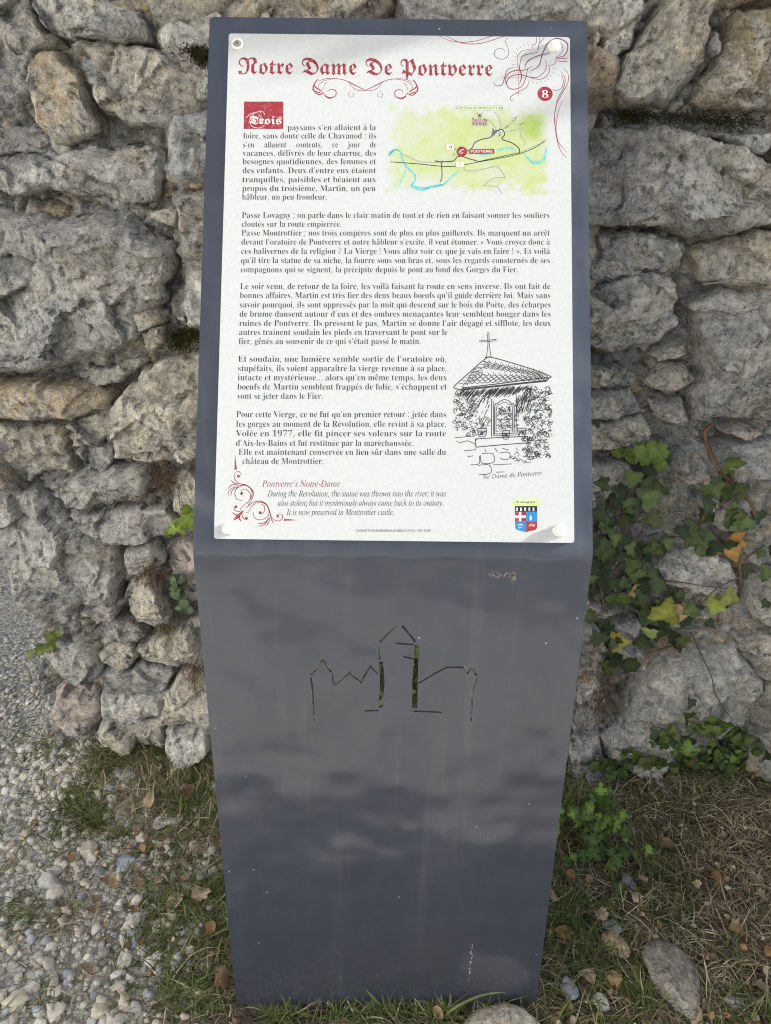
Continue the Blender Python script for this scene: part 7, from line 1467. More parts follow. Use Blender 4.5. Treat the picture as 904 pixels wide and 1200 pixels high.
def blade(x, y, green, long=1.0, up=0.0):
    g = rg.random() < green
    c = np.array((GREEN if g else STRAW)[rg.integers(0, 5 if g else 6)]) * rg.uniform(.75, 1.25)
    L = (rg.uniform(.022, .06) if g else rg.uniform(.02, .085)) * long
    el = (rg.uniform(.3, 1.2) if g else abs(rg.normal(.18, .3))) + up
    return (x, y, L, rg.uniform(.0011, .0024) if g else rg.uniform(.0009, .0023), rg.uniform(0, 6.283), el, rg.uniform(.3, 1.5), *c)
its = []
while len(its) < 24000:                               # the verge to the right of the sign and around its foot
    x, y = rg.uniform(-0.34, 1.15), rg.uniform(0.45, 1.24)
    d = fbm(x * 8, y * 8, 71, 3)
    dens = max(sm(x, -.12, .2), .8 * sm(y, .72, .82) * sm(x, -.36, -.2)) * (0.75 + 0.5 * d)
    if x < .3 and y < .6: dens *= .7
    if abs(x - SX) < HW + .004 and abs(y - P_BOT[1] - .005) < .012: continue
    if rg.random() > dens: continue
    its.append(blade(x, y, np.clip(0.33 + 0.55 * fbm(x * 5, y * 5, 73, 2) + (.30 if x < .42 and y < .98 else 0), .03, .85)))
for k in range(38000):                                 # patches in the gravel left of the sign
    px, py = rg.uniform(-20, 275), rg.uniform(800, 1200)
    p = on_ground(px, py); x, y = p[0], p[1]
    d = fbm(x * 9, y * 9, 75, 3)
    w_ = max(math.exp(-((px - 215) / 75) ** 2 - ((py - 930) / 85) ** 2), .9 * math.exp(-((px - 125) / 75) ** 2 - ((py - 880) / 30) ** 2), .75 * math.exp(-((px - 95) / 38) ** 2 - ((py - 950) / 32) ** 2), .8 * math.exp(-((px - 235) / 60) ** 2 - ((py - 1090) / 70) ** 2), .5 * math.exp(-((px - 60) / 40) ** 2 - ((py - 1075) / 20) ** 2), .035)
    if rg.random() > w_ * (1.0 + .9 * d): continue
    if y > WALL_Y - .02 and x > WALL_LEFT - .02: continue
    its.append(blade(x, y, np.clip(.45 + .5 * fbm(x * 7, y * 7, 77, 2), .1, .85), .8))
for k in range(2500):                                 # thinner, towards the reader
    x, y = rg.uniform(-0.3, 1.4), rg.uniform(-0.4, 0.5)
    if rg.random() > sm(x, -.1, .3) * .6 + .05: continue
    its.append(blade(x, y, .25))
blades('dry_grass', its, stuff=True, label='matted dry grass with some green blades', category='grass')

def tuft(name, spots, label, n_, green, long, up, group=None):
    rows = []
    for k in range(n_):
        px, py, sp_ = spots[rg.integers(0, len(spots))]
        p = on_ground(px + rg.normal(0, sp_), py + rg.normal(0, sp_ * .35))
        rows.append(blade(p[0], p[1], green, long, up))
    return blades(name, rows, label=label, category='grass tuft', **({'group': group} if group else {}))
TG = 'tufts of grass'
tuft('grass_tuft', [(330, 1192, 12), (380, 1194, 20), (430, 1192, 16), (470, 1194, 14), (520, 1194, 12)], 'fringe of green grass along the front foot of the sign', 620, .72, .8, .15, TG)
tuft('grass_tuft', [(672, 950, 7), (664, 966, 6)], 'tall thin green grass rising beside the right edge of the sign', 70, 1.0, 2.1, .55, TG)
tuft('grass_tuft', [(758, 1180, 9), (748, 1165, 8)], 'grass tuft leaning on the left side of the flat grey stone', 150, .6, .95, .25, TG)
tuft('grass_tuft', [(150, 882, 22), (190, 886, 16), (225, 892, 10)], 'thick grass tuft at the wall foot left of the sign', 520, .62, 1.15, .2, TG)
tuft('grass_tuft', [(100, 955, 12), (112, 968, 8)], 'dark green grass tuft among the gravel on the left', 240, .9, .85, .3, TG)
tuft('grass_tuft', [(140, 980, 9)], 'small yellow green tuft above the blue grey stone', 90, .7, .7, .3, TG)
tuft('grass_tuft', [(660, 1085, 10), (675, 1060, 14)], 'green tufts beside the lower right edge of the sign', 260, .8, .9, .2, TG)
def one_blade(pts, wid, col_, label):
    """A single long blade through points given as (px, py, height over the ground)."""
    P = [on_ground(a, b, h) for a, b, h in pts]
    P = np.array(P); Q = []
    for i in range(len(P) - 1):
        for k in range(4):
            t_ = k / 4; p0 = P[max(i - 1, 0)]; p1 = P[i]; p2 = P[i + 1]; p3 = P[min(i + 2, len(P) - 1)]
            Q.append(0.5 * (2 * p1 + (p2 - p0) * t_ + (2 * p0 - 5 * p1 + 4 * p2 - p3) * t_ ** 2 + (3 * p1 - p0 - 3 * p2 + p3) * t_ ** 3))
    P = np.array(Q + [P[-1]]); n_ = len(P)
    d = np.gradient(P, axis=0); s_ = np.cross(d, CAM - P); s_ /= np.linalg.norm(s_, axis=1)[:, None]
    w_ = wid * np.clip(np.minimum(1, 1.6 * (1 - np.linspace(0, 1, n_)) + .08), 0, 1)
    V = np.stack([P - s_ * w_[:, None] / 2, P + s_ * w_[:, None] / 2, P + np.array((0, 0, -.0006))], 1).reshape(-1, 3)
    F = [(3 * i, 3 * i + 2, 3 * i + 5, 3 * i + 3) for i in range(n_ - 1)] + [(3 * i + 2, 3 * i + 1, 3 * i + 4, 3 * i + 5) for i in range(n_ - 1)]
    o = centred('grass_stalk', V, F, mats=(M_BLADE,), cols=np.tile(np.array(col_), (len(V), 1)))
    o['label'] = label; o['category'] = 'grass blade'; o['group'] = 'long single grass blades'
one_blade([(518, 1193, .004), (535, 1180, .022), (560, 1168, .030), (585, 1163, .030), (597, 1165, .026)], .0036, (.17, .21, .08), 'long arching grass blade with a pale tip before the sign foot')
one_blade([(452, 1184, .004), (440, 1172, .022), (428, 1158, .036), (419, 1146, .045)], .0030, (.13, .17, .06), 'straight grass blade leaning left against the sign foot')
one_blade([(526, 1190, .003), (527, 1178, .018), (528, 1162, .034)], .0034, (.14, .18, .06), 'short upright grass blade before the middle of the sign foot')

# ------------------------------------------------------------------ leaves
def frame(nrm, spin):
    n_ = np.array(nrm, float); n_ /= np.linalg.norm(n_)
    a = np.cross((0, 0, 1.0), n_)
    if np.linalg.norm(a) < .1: a = np.array((1.0, 0, 0))
    a /= np.linalg.norm(a); b = np.cross(n_, a)
    c, s = math.cos(spin), math.sin(spin)
    return a * c + b * s, -a * s + b * c, n_
IVY = [(0, 0), (.30, -.12), (.62, -.02), (.50, .22), (.60, .46), (.32, .52), (.16, .82), (0, 1.05), (-.16, .82), (-.32, .52), (-.60, .46), (-.50, .22), (-.62, -.02), (-.30, -.12)]
OVAL = [(0, 0), (.22, .12), (.36, .36), (.34, .62), (.18, .88), (0, 1.0), (-.18, .88), (-.34, .62), (-.36, .36), (-.22, .12)]
LOBED = [(0, 0), (.18, .10), (.42, .12), (.40, .30), (.60, .44), (.44, .58), (.46, .82), (.20, .82), (0, 1.0), (-.20, .82), (-.46, .82), (-.44, .58), (-.60, .44), (-.40, .30), (-.42, .12), (-.18, .10)]
WEED = [(0, 0), (.10, .14), (.34, .06), (.30, .24), (.56, .30), (.40, .44), (.48, .66), (.26, .62), (.22, .88), (0, 1.08), (-.22, .88), (-.26, .62), (-.48, .66), (-.40, .44), (-.56, .30), (-.30, .24), (-.34, .06), (-.10, .14)]
def leaf_geo(shape, pos, nrm, spin, size, fold=.25, curl=.2, rgn=random):
    u, v, n_ = frame(nrm, spin)
    pts = [(x * rgn.uniform(.9, 1.1), y * rgn.uniform(.94, 1.06)) for x, y in shape]
    def w(x, y): return pos + size * (u * x + v * (y - .4) + n_ * (abs(x) * fold - curl * (y - .4) ** 2 + .03 * math.sin(9 * x + 7 * y)))
    mid = [w(0, t_) for t_ in (.15, .4, .7)]
    V = [w(*p) for p in pts] + mid
    k = len(pts); F = []
    for i in range(k):
        j = (i + 1) % k
        my = (pts[i][1] + pts[j][1]) / 2
        m_ = k + (0 if my < .27 else 1 if my < .58 else 2)
        F.append((i, j, m_))
    ms = [f[2] for f in F]
    for i in range(k):
        if ms[i - 1] != ms[i] and abs(ms[i - 1] - ms[i]) == 1: F.append((i, ms[i], ms[i - 1]))
    return V, F
class LeafBag:
    def __init__(s): s.V = []; s.F = []; s.C = []
    def add(s, shape, pos, nrm, spin, size, colr, **kw):
        V, F = leaf_geo(shape, np.asarray(pos), nrm, spin, size, **kw)
        b = len(s.V); s.V += [tuple(v) for v in V]; s.F += [tuple(b + i for i in f) for f in F]
        n_ = len(V)
        s.C += [tuple(np.array(colr) * (1.0 if i < n_ - 3 else 1.5)) for i in range(n_)]
    def build(s, name, parent, mat):
        return centred(name, np.array(s.V), np.array(s.F), parent, mats=(mat,), cols=np.array(s.C))
def tube(paths, name, parent, mat, colr, props=None):
    if name == 'stem' and len(paths) > 1 and len(paths) < 14:
        for p_ in paths: tube([p_], name, parent, mat, colr, props)
        return
    V, F, C = [], [], []
    for pts, r0, r1 in paths:
        P = [np.asarray(p, float) for p in pts]; Q = []
        for i in range(len(P) - 1):
            for k in range(4):
                t_ = k / 4; p0 = P[max(i - 1, 0)]; p1 = P[i]; p2 = P[i + 1]; p3 = P[min(i + 2, len(P) - 1)]
                Q.append(0.5 * (2 * p1 + (p2 - p0) * t_ + (2 * p0 - 5 * p1 + 4 * p2 - p3) * t_ ** 2 + (3 * p1 - p0 - 3 * p2 + p3) * t_ ** 3))
        Q.append(P[-1]); n_ = len(Q); b = len(V)
        for i, q_ in enumerate(Q):
            d = Q[min(i + 1, n_ - 1)] - Q[max(i - 1, 0)]; a, bb, _ = frame(d, 0); r = r0 + (r1 - r0) * i / (n_ - 1)
            for k in range(5): V.append(q_ + r * (a * math.cos(k * 1.2566) + bb * math.sin(k * 1.2566)))
        for i in range(n_ - 1):
            for k in range(5): F.append((b + 5 * i + k, b + 5 * i + (k + 1) % 5, b + 5 * i + 5 + (k + 1) % 5, b + 5 * i + 5 + k))
    return centred(name, np.array(V), np.array(F), parent, mats=(mat,), cols=np.tile(np.array(colr), (len(V), 1)), props=props or {})

IV = [(0.048, 0.070, 0.022), (0.034, 0.054, 0.020), (0.068, 0.098, 0.027), (0.026, 0.042, 0.018), (0.085, 0.12, 0.035), (0.06, 0.07, 0.025)]
YEL = (0.26, 0.28, 0.05); ORG = (0.34, 0.19, 0.05)
rl = random.Random(77)
def wall_leaf(bag, px, py, size_px, colr, spin=None, shape=IVY, out=.012, tilt=.55):
    p = on_wall(px, py, out)
    nrm = (rl.gauss(0, tilt * .55), -1, rl.gauss(.2, tilt * .5))
    bag.add(shape, p, nrm, rl.uniform(0, 6.28) if spin is None else spin, size_px * 1.55 / FPX, colr, fold=rl.uniform(.05, .4), curl=rl.uniform(0, .5), rgn=rl)
def px_path(pts, out=.006): return [on_wall(x, y, out) for x, y in pts]

# ivy on the right-hand wall, upper plant
ivy = empty('ivy_plant', tuple(on_wall(720, 700)), label='ivy with dark green and yellowing leaves spread right of the sign', category='ivy', group='ivy growing in the wall')
bag = LeafBag()
for px, py, s_, c_ in ((763, 582, 27, 4), (742, 562, 20, 2), (722, 588, 22, 0), (706, 566, 16, 1), (708, 612, 25, 1), (728, 632, 22, 3), (702, 640, 24, 1), (738, 652, 24, 0), (716, 655, 26, 3), (703, 676, 25, 3), (718, 684, 18, 1), (694, 664, 20, 3),
                       (767, 643, 23, 2), (814, 629, 32, 0), (761, 681, 30, 0), (726, 704, 26, 2), (756, 718, 20, 2), (801, 728, 20, 1), (752, 704, 14, 5), (826, 606, 22, 1), (858, 609, 20, 0), (874, 612, 18, 2), (862, 545, 24, 2), (836, 573, 24, 2), (832, 592, 18, 1), (850, 638, 22, 3),
                       (716, 759, 20, 0), (736, 768, 24, 1), (722, 776, 18, 3), (738, 780, 22, 0), (768, 742, 20, 1), (756, 752, 22, 1), (776, 736, 18, 0), (800, 752, 18, 2), (797, 702, 16, 1), (702, 600, 20, 3), (735, 610, 18, 5), (690, 630, 22, 1), (746, 590, 15, 1), (692, 700, 20, 3), (712, 735, 16, 1)):
    wall_leaf(bag, px, py, s_ * .86, np.array(IV[c_]) * rl.uniform(.85, 1.3))
for px, py, s_, c_ in ((782, 716, 28, YEL), (845, 702, 20, (.22, .28, .05)), (838, 711, 18, (.25, .30, .06)), (857, 642, 26, ORG), (729, 757, 18, (.30, .26, .06)), (734, 764, 14, (.30, .36, .22)), (857, 700, 15, (.2, .2, .05)), (761, 745, 14, (.24, .28, .08)), (746, 693, 12, (.42, .33, .16)), (800, 718, 16, (.36, .27, .15))):
    wall_leaf(bag, px, py, s_ * 1.1, c_, tilt=.3)
for x0_, y0_, x1_, y1_, n_ in ((735, 560, 700, 690, 16), (760, 560, 730, 650, 9), (700, 640, 760, 720, 10), (740, 690, 800, 750, 12), (700, 700, 720, 780, 8), (880, 590, 900, 700, 5), (770, 700, 850, 720, 5), (850, 760, 800, 830, 3), (500, 750, 440, 850, 45), (440, 740, 520, 830, 30), (446, 730, 450, 850, 40), (488, 730, 492, 850, 24), (830, 560, 880, 620, 10), (800, 620, 850, 650, 6), (770, 640, 740, 690, 8)):
    for k in range(n_):
        f = rl.random(); wall_leaf(bag, x0_ + (x1_ - x0_) * f + rl.gauss(0, 10), y0_ + (y1_ - y0_) * f + rl.gauss(0, 9), rl.uniform(9, 18), np.array(rl.choice(IV)) * rl.uniform(.7, 1.5), out=rl.uniform(.004, .02))
bag.build('foliage', ivy, M_LEAF)
tube([(px_path([(700, 610), (712, 650), (704, 690), (716, 730), (722, 770)]), .0016, .001), (px_path([(742, 560), (735, 600), (745, 640), (768, 680), (782, 716), (800, 735)]), .0016, .001), (px_path([(870, 575), (850, 590), (832, 592), (815, 625), (790, 632), (768, 645)]), .0016, .001), (px_path([(720, 590), (700, 600), (692, 630), (700, 676)]), .0014, .001), (px_path([(868, 676), (840, 690), (812, 700), (790, 705)]), .0015, .001), (px_path([(836, 497), (826, 508), (832, 530), (842, 548), (856, 564), (870, 575), (880, 590), (886, 606)]), .0042, .003), (px_path([(690, 690), (716, 672), (742, 640), (760, 600), (757, 560)]), .002, .0012), (px_path([(730, 770), (756, 762), (790, 757), (806, 760)]), .0018, .001), (px_path([(700, 640), (730, 628), (742, 612), (752, 600)]), .0014, .001),
      (px_path([(866, 650), (868, 676), (866, 700), (852, 712)]), .0035, .0025), (px_path([(745, 690), (780, 684), (820, 686), (852, 690)]), .0014, .001), (px_path([(868, 668), (880, 652), (896, 640)]), .002, .0014)], 'stem', ivy, M_TWIG, (0.20, 0.13, 0.085))
# lower ivy, small leaves under the pale stone
ivy2 = empty('ivy_plant', tuple(on_wall(840, 890)), label='lower ivy with small bright leaves under the large pale stone', category='ivy', group='ivy growing in the wall')
bag = LeafBag()
for px, py, sx_, sy_, n_ in ((834, 857, 17, 9, 34), (783, 866, 14, 9, 20), (806, 884, 16, 11, 40), (850, 888, 18, 12, 46), (872, 876, 16, 10, 30), (846, 910, 14, 9, 30), (770, 893, 22, 5, 22), (738, 890, 18, 5, 14), (888, 932, 14, 5, 20), (860, 900, 20, 12, 22), (712, 896, 9, 6, 12)):
    for k in range(n_): wall_leaf(bag, px + rl.gauss(0, sx_ * .7), py + rl.gauss(0, sy_ * .7), rl.uniform(7, 14), np.array(rl.choice(IV)) * np.array((1.1, 1.2, .9)) * rl.uniform(.7, 1.5), shape=rl.choice((OVAL, IVY, LOBED)), out=rl.uniform(.004, .03))
for px, py, s_ in ((722, 914, 24), (728, 906, 18), (715, 906, 16), (812, 899, 14)): wall_leaf(bag, px, py, s_, np.array((.10, .16, .04)), shape=LOBED)
for px, py in ((815, 900), (866, 902), (884, 912)): wall_leaf(bag, px, py, 17, (.32, .2, .13), shape=OVAL)
bag.build('foliage', ivy2, M_LEAF)
tube([(px_path([(735, 892), (770, 892), (805, 886), (840, 890), (876, 884)]), .002, .0012), (px_path([(834, 858), (845, 880), (850, 910), (886, 934)]), .002, .0012)], 'stem', ivy2, M_TWIG, (0.17, 0.13, 0.07))
# bright sprig higher up
sp_ = empty('wall_weed', tuple(on_wall(757, 534)), label='bright green weed sprig on the ledge beside the board', category='plant', group='small weeds in the wall')
bag = LeafBag()
for k in range(16): wall_leaf(bag, 757 + rl.gauss(0, 11), 533 + rl.gauss(0, 5), rl.uniform(12, 18), np.array((.10, .15, .03)) * rl.uniform(.7, 1.3), shape=LOBED, out=rl.uniform(.008, .03))
bag.build('foliage', sp_, M_LEAF)
sp_ = empty('wall_weed', tuple(on_wall(216, 612)), label='small bright green weed left of the fold of the sign', category='plant', group='small weeds in the wall')
bag = LeafBag()
for px, py, s_ in ((220, 604, 17), (224, 612, 14), (213, 612, 15), (205, 619, 14), (211, 622, 12), (199, 622, 11), (219, 597, 11)): wall_leaf(bag, px, py, s_, np.array((.15, .21, .03)) * rl.uniform(.8, 1.2), shape=LOBED, out=.02)
bag.build('foliage', sp_, M_LEAF)
sp_ = empty('wall_weed', tuple(on_wall(208, 695)), label='dull green weed hanging between pale stones left of the sign', category='plant', group='small weeds in the wall')
bag = LeafBag()
for k in range(42): 
    f = rl.random(); wall_leaf(bag, 203 + 12 * f + rl.gauss(0, 4), 668 + 44 * f + rl.gauss(0, 4), rl.uniform(6, 12), np.array((.075, .115, .055)) * rl.uniform(.7, 1.3), shape=LOBED, out=rl.uniform(.004, .02))
bag.build('foliage', sp_, M_LEAF)
sp_ = empty('wall_weed', tuple(on_wall(55, 757)), label='lone yellow green weed at the wall end above the gravel', category='plant', group='small weeds in the wall')
bag = LeafBag()
for k in range(12): wall_leaf(bag, 53 + rl.gauss(0, 5), 756 + rl.gauss(0, 5), rl.uniform(9, 14), np.array((.13, .17, .04)) * rl.uniform(.7, 1.2), shape=LOBED, out=.03)
bag.build('foliage', sp_, M_LEAF)
# the leafy weed at the sign's right foot
wd = empty('leafy_weed', tuple(on_ground(692, 1000)), label='lush green leafy weed growing at the right edge of the sign', category='plant')
bag = LeafBag(); stems = []
root = on_ground(690, 1000)
for k in range(110):
    a = rl.uniform(0, 6.28); rr = min(abs(rl.gauss(0, .045)), .095); hh = rl.uniform(.015, .17) * (1 - .6 * rr / .095)
    p = root + np.array((rr * math.cos(a) + .008, rr * math.sin(a) * .9, hh))
    bag.add(WEED, p, (math.cos(a) * .7 + rl.gauss(0, .3), math.sin(a) * .5 - .7 + rl.gauss(0, .3), .8), rl.uniform(0, 6.28), rl.uniform(.012, .031), np.array(rl.choice([(.065, .125, .02), (.045, .09, .016), (.085, .155, .025), (.12, .20, .035)])) * rl.uniform(.75, 1.2), fold=rl.uniform(-.1, .3), curl=rl.uniform(-.2, .5), rgn=rl)
    if k % 3 == 0: stems.append(([root, root + (p - root) * .5 + np.array((0, 0, .012)), p], .0012, .0008))
bag.build('foliage', wd, M_LEAF); tube(stems, 'stem', wd, M_TWIG, (.12, .17, .06))

# moss and dry rootlets on the wall
def bristle(name, label, spots, n_, cols_, length, wid, cat, group, droop=.5, out=.0):
    V, F, C = [], [], []
    for k in range(n_):
        px, py, sx_, sy_ = rl.choice(spots)
        p = on_wall(px + rl.gauss(0, sx_), py + rl.gauss(0, sy_), out)
        d = np.array((rl.gauss(0, .8), -1 + rl.gauss(0, .4), rl.gauss(.1, .7))); d /= np.linalg.norm(d); L = length * rl.uniform(.5, 1.4)
        s_ = np.cross(d, (rl.gauss(0, 1), rl.gauss(0, 1), rl.gauss(0, 1))); s_ *= wid / 2 / max(np.linalg.norm(s_), 1e-6)
        q1 = p + d * L * .5; q2 = p + d * L + np.array((0, 0, -droop * L)) * .8
        b = len(V); V += [p - s_, p + s_, q1 - s_, q1 + s_, q2 - s_ * .3, q2 + s_ * .3]; F += [(b, b + 1, b + 3, b + 2), (b + 2, b + 3, b + 5, b + 4)]
        C += [tuple(np.array(rl.choice(cols_)) * rl.uniform(.7, 1.3))] * 6
    o = centred(name, np.array(V), np.array(F), mats=(M_BLADE,), cols=np.array(C))
    o['label'] = label; o['category'] = cat; o['group'] = group
MO = [(.085, .085, .025), (.06, .065, .02), (.12, .105, .04), (.04, .04, .018)]
RU = [(.13, .075, .045), (.09, .052, .032), (.18, .11, .065)]
bristle('moss_clump', 'olive moss clump beside the middle of the board edge', [(214, 399, 8, 6), (222, 392, 6, 4)], 1700, MO, .007, .0014, 'moss', 'moss on the wall', 0)
bristle('moss_clump', 'brown mossy growth at the upper left corner of the sign', [(230, 60, 12, 4), (238, 70, 6, 5)], 700, [(.06, .045, .02), (.09, .06, .028), (.04, .035, .018)], .006, .0013, 'moss', 'moss on the wall', .2)
bristle('moss_clump', 'dark moss under the large olive brown slab', [(790, 138, 25, 5), (850, 142, 25, 5), (740, 136, 16, 4)], 1500, [(.05, .05, .025), (.035, .032, .022), (.07, .075, .03)], .007, .0013, 'moss', 'moss on the wall', .3)
bristle('moss_clump', 'green moss along the lowest stone at the far right', [(878, 921, 18, 4)], 700, [(.09, .12, .025), (.07, .09, .02)], .010, .0013, 'moss', 'moss on the wall', 0)
RGP = 'dry rootlets in the wall joints'
bristle('dry_rootlets', 'rust brown rootlets under the cream block left of the board', [(194, 550, 9, 10), (200, 562, 5, 6)], 180, RU, .03, .0009, 'roots', RGP, .9, .004)
bristle('dry_rootlets', 'thin line of rootlets under the oval grey stone', [(150, 583, 14, 3)], 90, RU, .014, .0008, 'roots', RGP, .6, .004)
bristle('dry_rootlets', 'rusty rootlets on top of the cream stone', [(178, 672, 9, 6)], 200, RU + [(.28, .18, .09)], .022, .0009, 'roots', RGP, .5, .004)
bristle('dry_rootlets', 'brown rootlets above the lowest cream stone left of the sign', [(228, 786, 7, 8)], 130, RU, .026, .0009, 'roots', RGP, .9, .004)
bristle('dry_rootlets', 'brown rootlets left of the large pale stone', [(708, 802, 7, 12), (704, 826, 4, 8)], 240, RU + [(.2, .14, .05)], .028, .001, 'roots', RGP, .8, .004)
bristle('dry_rootlets', 'olive dry stems on the stone beside the fold', [(196, 738, 6, 6)], 160, [(.15, .13, .05), (.1, .1, .03)], .022, .001, 'roots', RGP, .5, .004)
# dead twigs and fine roots on the right-hand wall
TW = 'dry twigs on the wall'
for pts, r_, c_, lb in (([(824, 333), (842, 331), (860, 328), (880, 329), (905, 333)], .0014, (.33, .29, .23), 'thin pale twig across the wall, uppermost on the right'), ([(880, 351), (894, 349), (908, 351)], .0013, (.36, .32, .26), 'short pale twig below the uppermost one at the right edge'),
                        ([(768, 596), (785, 594), (795, 593)], .0013, (.35, .31, .24), 'short pale rootlet level with the ivy top'), ([(776, 612), (785, 602), (800, 600), (812, 605), (820, 612)], .0013, (.33, .28, .22), 'bent pale rootlet among the ivy leaves'),
                        ([(818, 742), (826, 765), (833, 790), (838, 812), (850, 832), (858, 840)], .0013, (.14, .11, .09), 'dark thin twig hanging over the large pale stone'), ([(852, 548), (868, 552), (890, 560)], .0013, (.40, .31, .22), 'thin tan stalk right of the ivy stem'),
                        ([(797, 738), (815, 739), (840, 738)], .002, (.36, .31, .25), 'straight pale stick above the large pale stone'), ([(771, 683), (795, 685), (815, 686)], .002, (.40, .37, .3), 'straight pale stick through the ivy'), ([(862, 638), (876, 634), (888, 642)], .0018, (.3, .26, .2), 'curved pale rootlet beside the orange ivy leaf')):
    tube([(px_path(pts, .008), r_, r_ * .7)], 'dry_twig', None, M_TWIG, c_, {'label': lb, 'category': 'twig', 'group': TW})

# fallen leaves
DL = [(.33, .23, .13), (.40, .31, .20), (.22, .14, .085), (.48, .39, .27), (.31, .18, .085)]
def fallen(px, py, s_, colr, label, shape=OVAL):
    p = on_ground(px, py, .008); p[2] = float(ground_z(p[0], p[1])) + .011
    V, F = leaf_geo(shape, p, (rl.gauss(0, .3), rl.gauss(-.15, .3), 1), rl.uniform(0, 6.28), s_ * 1.12 / FPX, fold=rl.uniform(.2, .9), curl=rl.uniform(-.8, 1.3), rgn=rl)
    o = centred('fallen_leaf', np.array(V), np.array(F), mats=(M_DRYLEAF,), cols=np.tile(np.array(colr), (len(V), 1)))
    o['label'] = label; o['category'] = 'leaf'; o['group'] = 'fallen leaves'
for px, py, s_, c_, lb in ((177, 940, 28, 1, 'large tan leaf above the long pale bluish stone'), (222, 928, 26, 2, 'brown leaf in the grass next to the left edge of the sign'), (133, 1037, 20, 0, 'orange tan leaf on the gravel above the square grey stone line'), (163, 1037, 19, 1, 'rounded tan leaf just above the tall pale stone'),
                           (188, 1032, 20, 1, 'tan leaf between the gravel and the grass by the sign'), (100, 1137, 20, 1, 'dull tan leaf low on the bare gravel'), (248, 1087, 20, 4, 'orange brown leaf touching the left edge of the sign'), (260, 1153, 24, 2, 'dark brown leaf at the bottom left corner of the sign'), (207, 1056, 30, 1, 'long tan leaf in the grass left of the sign'),
                           (236, 1048, 24, 3, 'pale crumpled leaf near the left edge of the sign'), (186, 900, 17, 3, 'pale leaf under the wall tuft'), (205, 897, 20, 3, 'pale leaf in the grass under the pale wall stone'), (110, 1067, 22, 2, 'brown leaf flat on the gravel'), (85, 1008, 15, 4, 'small rusty leaf on the far left gravel'),
                           (780, 991, 24, 2, 'pinkish brown leaf in the grass below the wall stone'), (752, 1032, 18, 3, 'pale leaf below the leafy weed'), (746, 1054, 15, 3, 'small pale leaf under another pale leaf'), (838, 1027, 19, 4, 'rust leaf in the dry grass on the right'), (658, 1094, 22, 4, 'rust leaf beside the right edge of the sign'),
                           (865, 1093, 24, 0, 'orange brown leaf at the far right of the grass'), (901, 1117, 17, 4, 'orange leaf cut by the right edge'), (720, 1146, 20, 0, 'tan leaf left of the grass tuft'), (892, 1051, 18, 1, 'upright tan leaf at the far right'), (706, 1074, 18, 3, 'pale leaf left of the slate grey stone'),
                           (887, 1157, 26, 3, 'long pale curled leaf near the bottom right corner'), (649, 1052, 15, 3, 'small pale leaf at the right edge of the sign'), (690, 1147, 22, 1, 'crumpled tan leaf right of the bluish stone'), (512, 1188, 17, 0, 'tan leaf at the front foot of the sign'), (815, 1038, 13, 3, 'small cream leaf in the middle of the dry grass'), (668, 1025, 16, 4, 'reddish leaf under the leafy weed')):
    fallen(px, py, s_, np.array(DL[c_]) * rl.uniform(.85, 1.15), lb, rl.choice((OVAL, OVAL, LOBED)))
bag = LeafBag()
for k in range(300):
    if k % 2: px, py = rl.uniform(640, 920), rl.uniform(960, 1210)
    else: px, py = rl.gauss(185, 60), rl.gauss(970, 90)
    p = on_ground(px, py, .004); 
    if p[1] > WALL_Y - .04 or abs(p[0] - SX) < HW + .01 and abs(p[1] - P_BOT[1]) < .03: continue
    p[2] = float(ground_z(p[0], p[1])) + rl.uniform(.003, .012)
    bag.add(OVAL, p, (rl.gauss(0, .5), rl.gauss(0, .5), 1), rl.uniform(0, 6.28), rl.uniform(.007, .017), np.array(rl.choice(DL)) * rl.uniform(.5, 1.05), fold=rl.uniform(0, .7), curl=rl.uniform(-.5, .8), rgn=rl)
o = bag.build('leaf_litter', None, M_DRYLEAF); o['kind'] = 'stuff'; o['label'] = 'crumbled leaf litter in the grass'; o['category'] = 'leaf litter'

# ------------------------------------------------------------------ unseen facade and foliage added to bounce light and cast shade here
def simple_box(name, x0, x1, y0, y1, z0, z1, mat, parent):
    V, F = box_mesh(x0, x1, y0, y1, z0, z1)
    me = bpy.data.meshes.new(name); c_ = V.mean(0); me.from_pydata([tuple(v - c_) for v in V], [], F); me.materials.append(mat); me.update()
    o = link(name, me, parent); o.location = Vector(c_) - (parent.location if parent else Vector((0, 0, 0))); return o
def mat_render():
    N = Nodes('lime_render'); co = N.coord()
    c = N.mix(N.ramp(N.noise(co, 1.2, 6, 0.65), 0.3, 0.7), (0.62, 0.61, 0.59), (0.74, 0.73, 0.71))
    return N.done(c, 0.9, N.bump(N.noise(co, 40, 6, 0.6), 0.4, 0.01), 0.2)
M_REND = mat_render(); M_SHUT = plain('shutter_paint', (0.16, 0.22, 0.24), 0.5); M_PANE = plain('window_pane', (0.03, 0.035, 0.04), 0.08, 0.6); M_TILE = plain('roof_tile', (0.30, 0.14, 0.085), 0.85); M_FRAME = plain('window_frame_paint', (0.7, 0.68, 0.62), 0.5)
HX = -3.5
added_house = empty('added_house', (HX, -5.2, 0), label='pale rendered facade with grey shutters, added unseen to bounce sunlight onto the wall', category='added_house')
simple_box('wall', HX - 6.8, HX, -10.0, 0.0, -0.2, 6.2, M_REND, added_house)
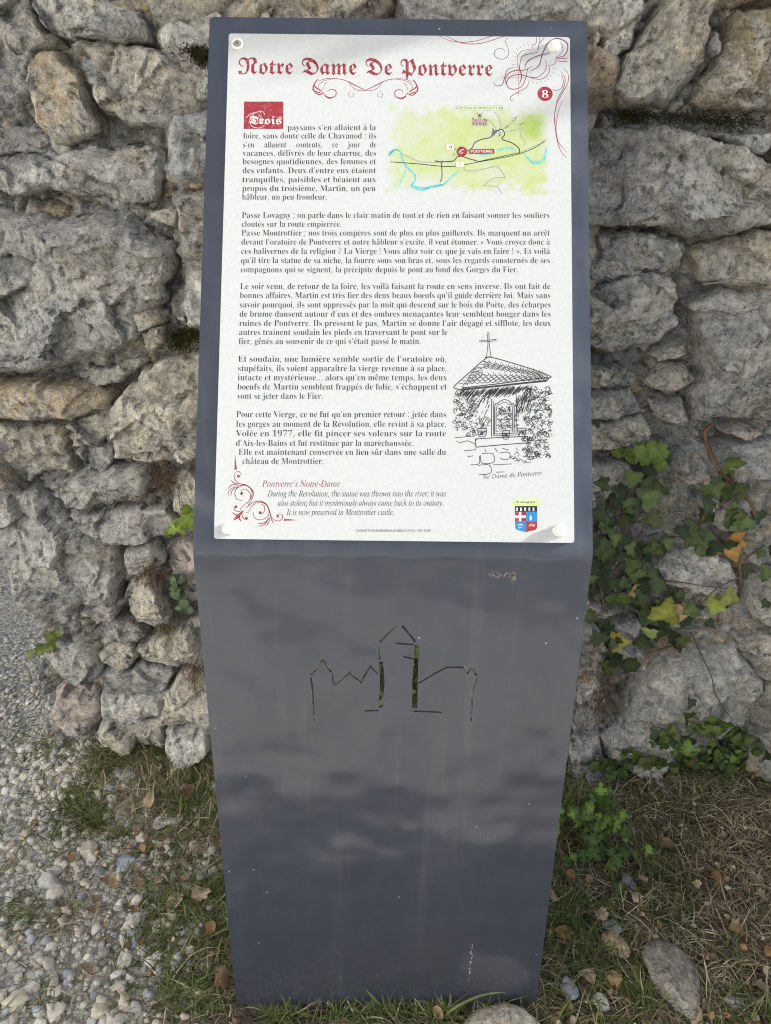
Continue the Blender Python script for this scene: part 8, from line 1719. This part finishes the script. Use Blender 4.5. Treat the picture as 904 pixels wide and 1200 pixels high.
for y in (-8.6, -6.2, -3.8, -1.9):
    for z in (1.0, 3.9):
        w_ = simple_box('window', HX - .01, HX + .05, y - .42, y + .42, z, z + 1.35, M_FRAME, added_house)
        pn = simple_box('pane', HX + .04, HX + .06, y - .35, y + .35, z + .08, z + 1.27, M_PANE, None); pn.parent = w_; pn.location = pn.location - Vector((HX + .02, y, z + .675)) 
        for sg in (-1, 1): simple_box('shutter', HX, HX + .04, y + sg * .66 - .21, y + sg * .66 + .21, z - .02, z + 1.37, M_SHUT, added_house)
V = [(HX + .4, -10.4, 6.05), (HX + .4, 0.4, 6.05), (HX - 3.4, 0.4, 8.2), (HX - 3.4, -10.4, 8.2), (HX - 7.2, -10.4, 6.05), (HX - 7.2, 0.4, 6.05)]
V = V + [(x, y, z - .14) for x, y, z in V]
me = bpy.data.meshes.new('roof'); me.from_pydata([(x - HX, y + 5.2, z) for x, y, z in V], [], [(0, 1, 2, 3), (3, 2, 5, 4), (6, 9, 8, 7), (9, 10, 11, 8), (0, 6, 7, 1), (4, 5, 11, 10), (0, 3, 9, 6), (3, 4, 10, 9), (1, 7, 8, 2), (2, 8, 11, 5)]); me.materials.append(M_TILE); me.update()
link('roof', me, added_house)
added_hedge = empty('added_hedge', (3.4, -2.0, 0), label='clipped green foliage added unseen to shade the ground before the sign', category='added_hedge')
rgh = np.random.default_rng(9); n_ = 9000
P = np.stack([rgh.uniform(2.9, 3.9, n_), rgh.uniform(-4.2, -0.40, n_), rgh.uniform(0.05, 1.0, n_)], -1)
top = 1.75 + 0.16 * fbm(P[:, 1] * 2.2, P[:, 0] * 2.2, 5, 3); P[:, 2] *= top
P[:, 1] += 0.14 * fbm(P[:, 2] * 4, P[:, 0] * 4, 8, 3)
a = rgh.normal(size=(n_, 3)); a /= np.linalg.norm(a, axis=1)[:, None]; b = np.cross(a, rgh.normal(size=(n_, 3))); b /= np.linalg.norm(b, axis=1)[:, None]
s1, s2 = 0.055, 0.03
V = np.stack([P - a * s1, P + b * s2, P + a * s1, P - b * s2], 1).reshape(-1, 3)
C = np.repeat(np.array((0.06, 0.10, 0.03)) * rgh.uniform(.6, 1.4, (n_, 1)), 4, 0)
centred('foliage', V, np.arange(4 * n_).reshape(-1, 4), added_hedge, mats=(M_LEAF,), cols=C, smooth=False)
for k in range(9): tube([([np.array((3.4 + .1 * math.sin(k * 5), -0.9 - .38 * k, -.03)), np.array((3.4, -0.9 - .38 * k, .7)), np.array((3.4 + .2 * math.sin(k * 3), -0.85 - .38 * k, 1.5))], .03, .012)], 'stem', added_hedge, M_TWIG, (.12, .09, .06))
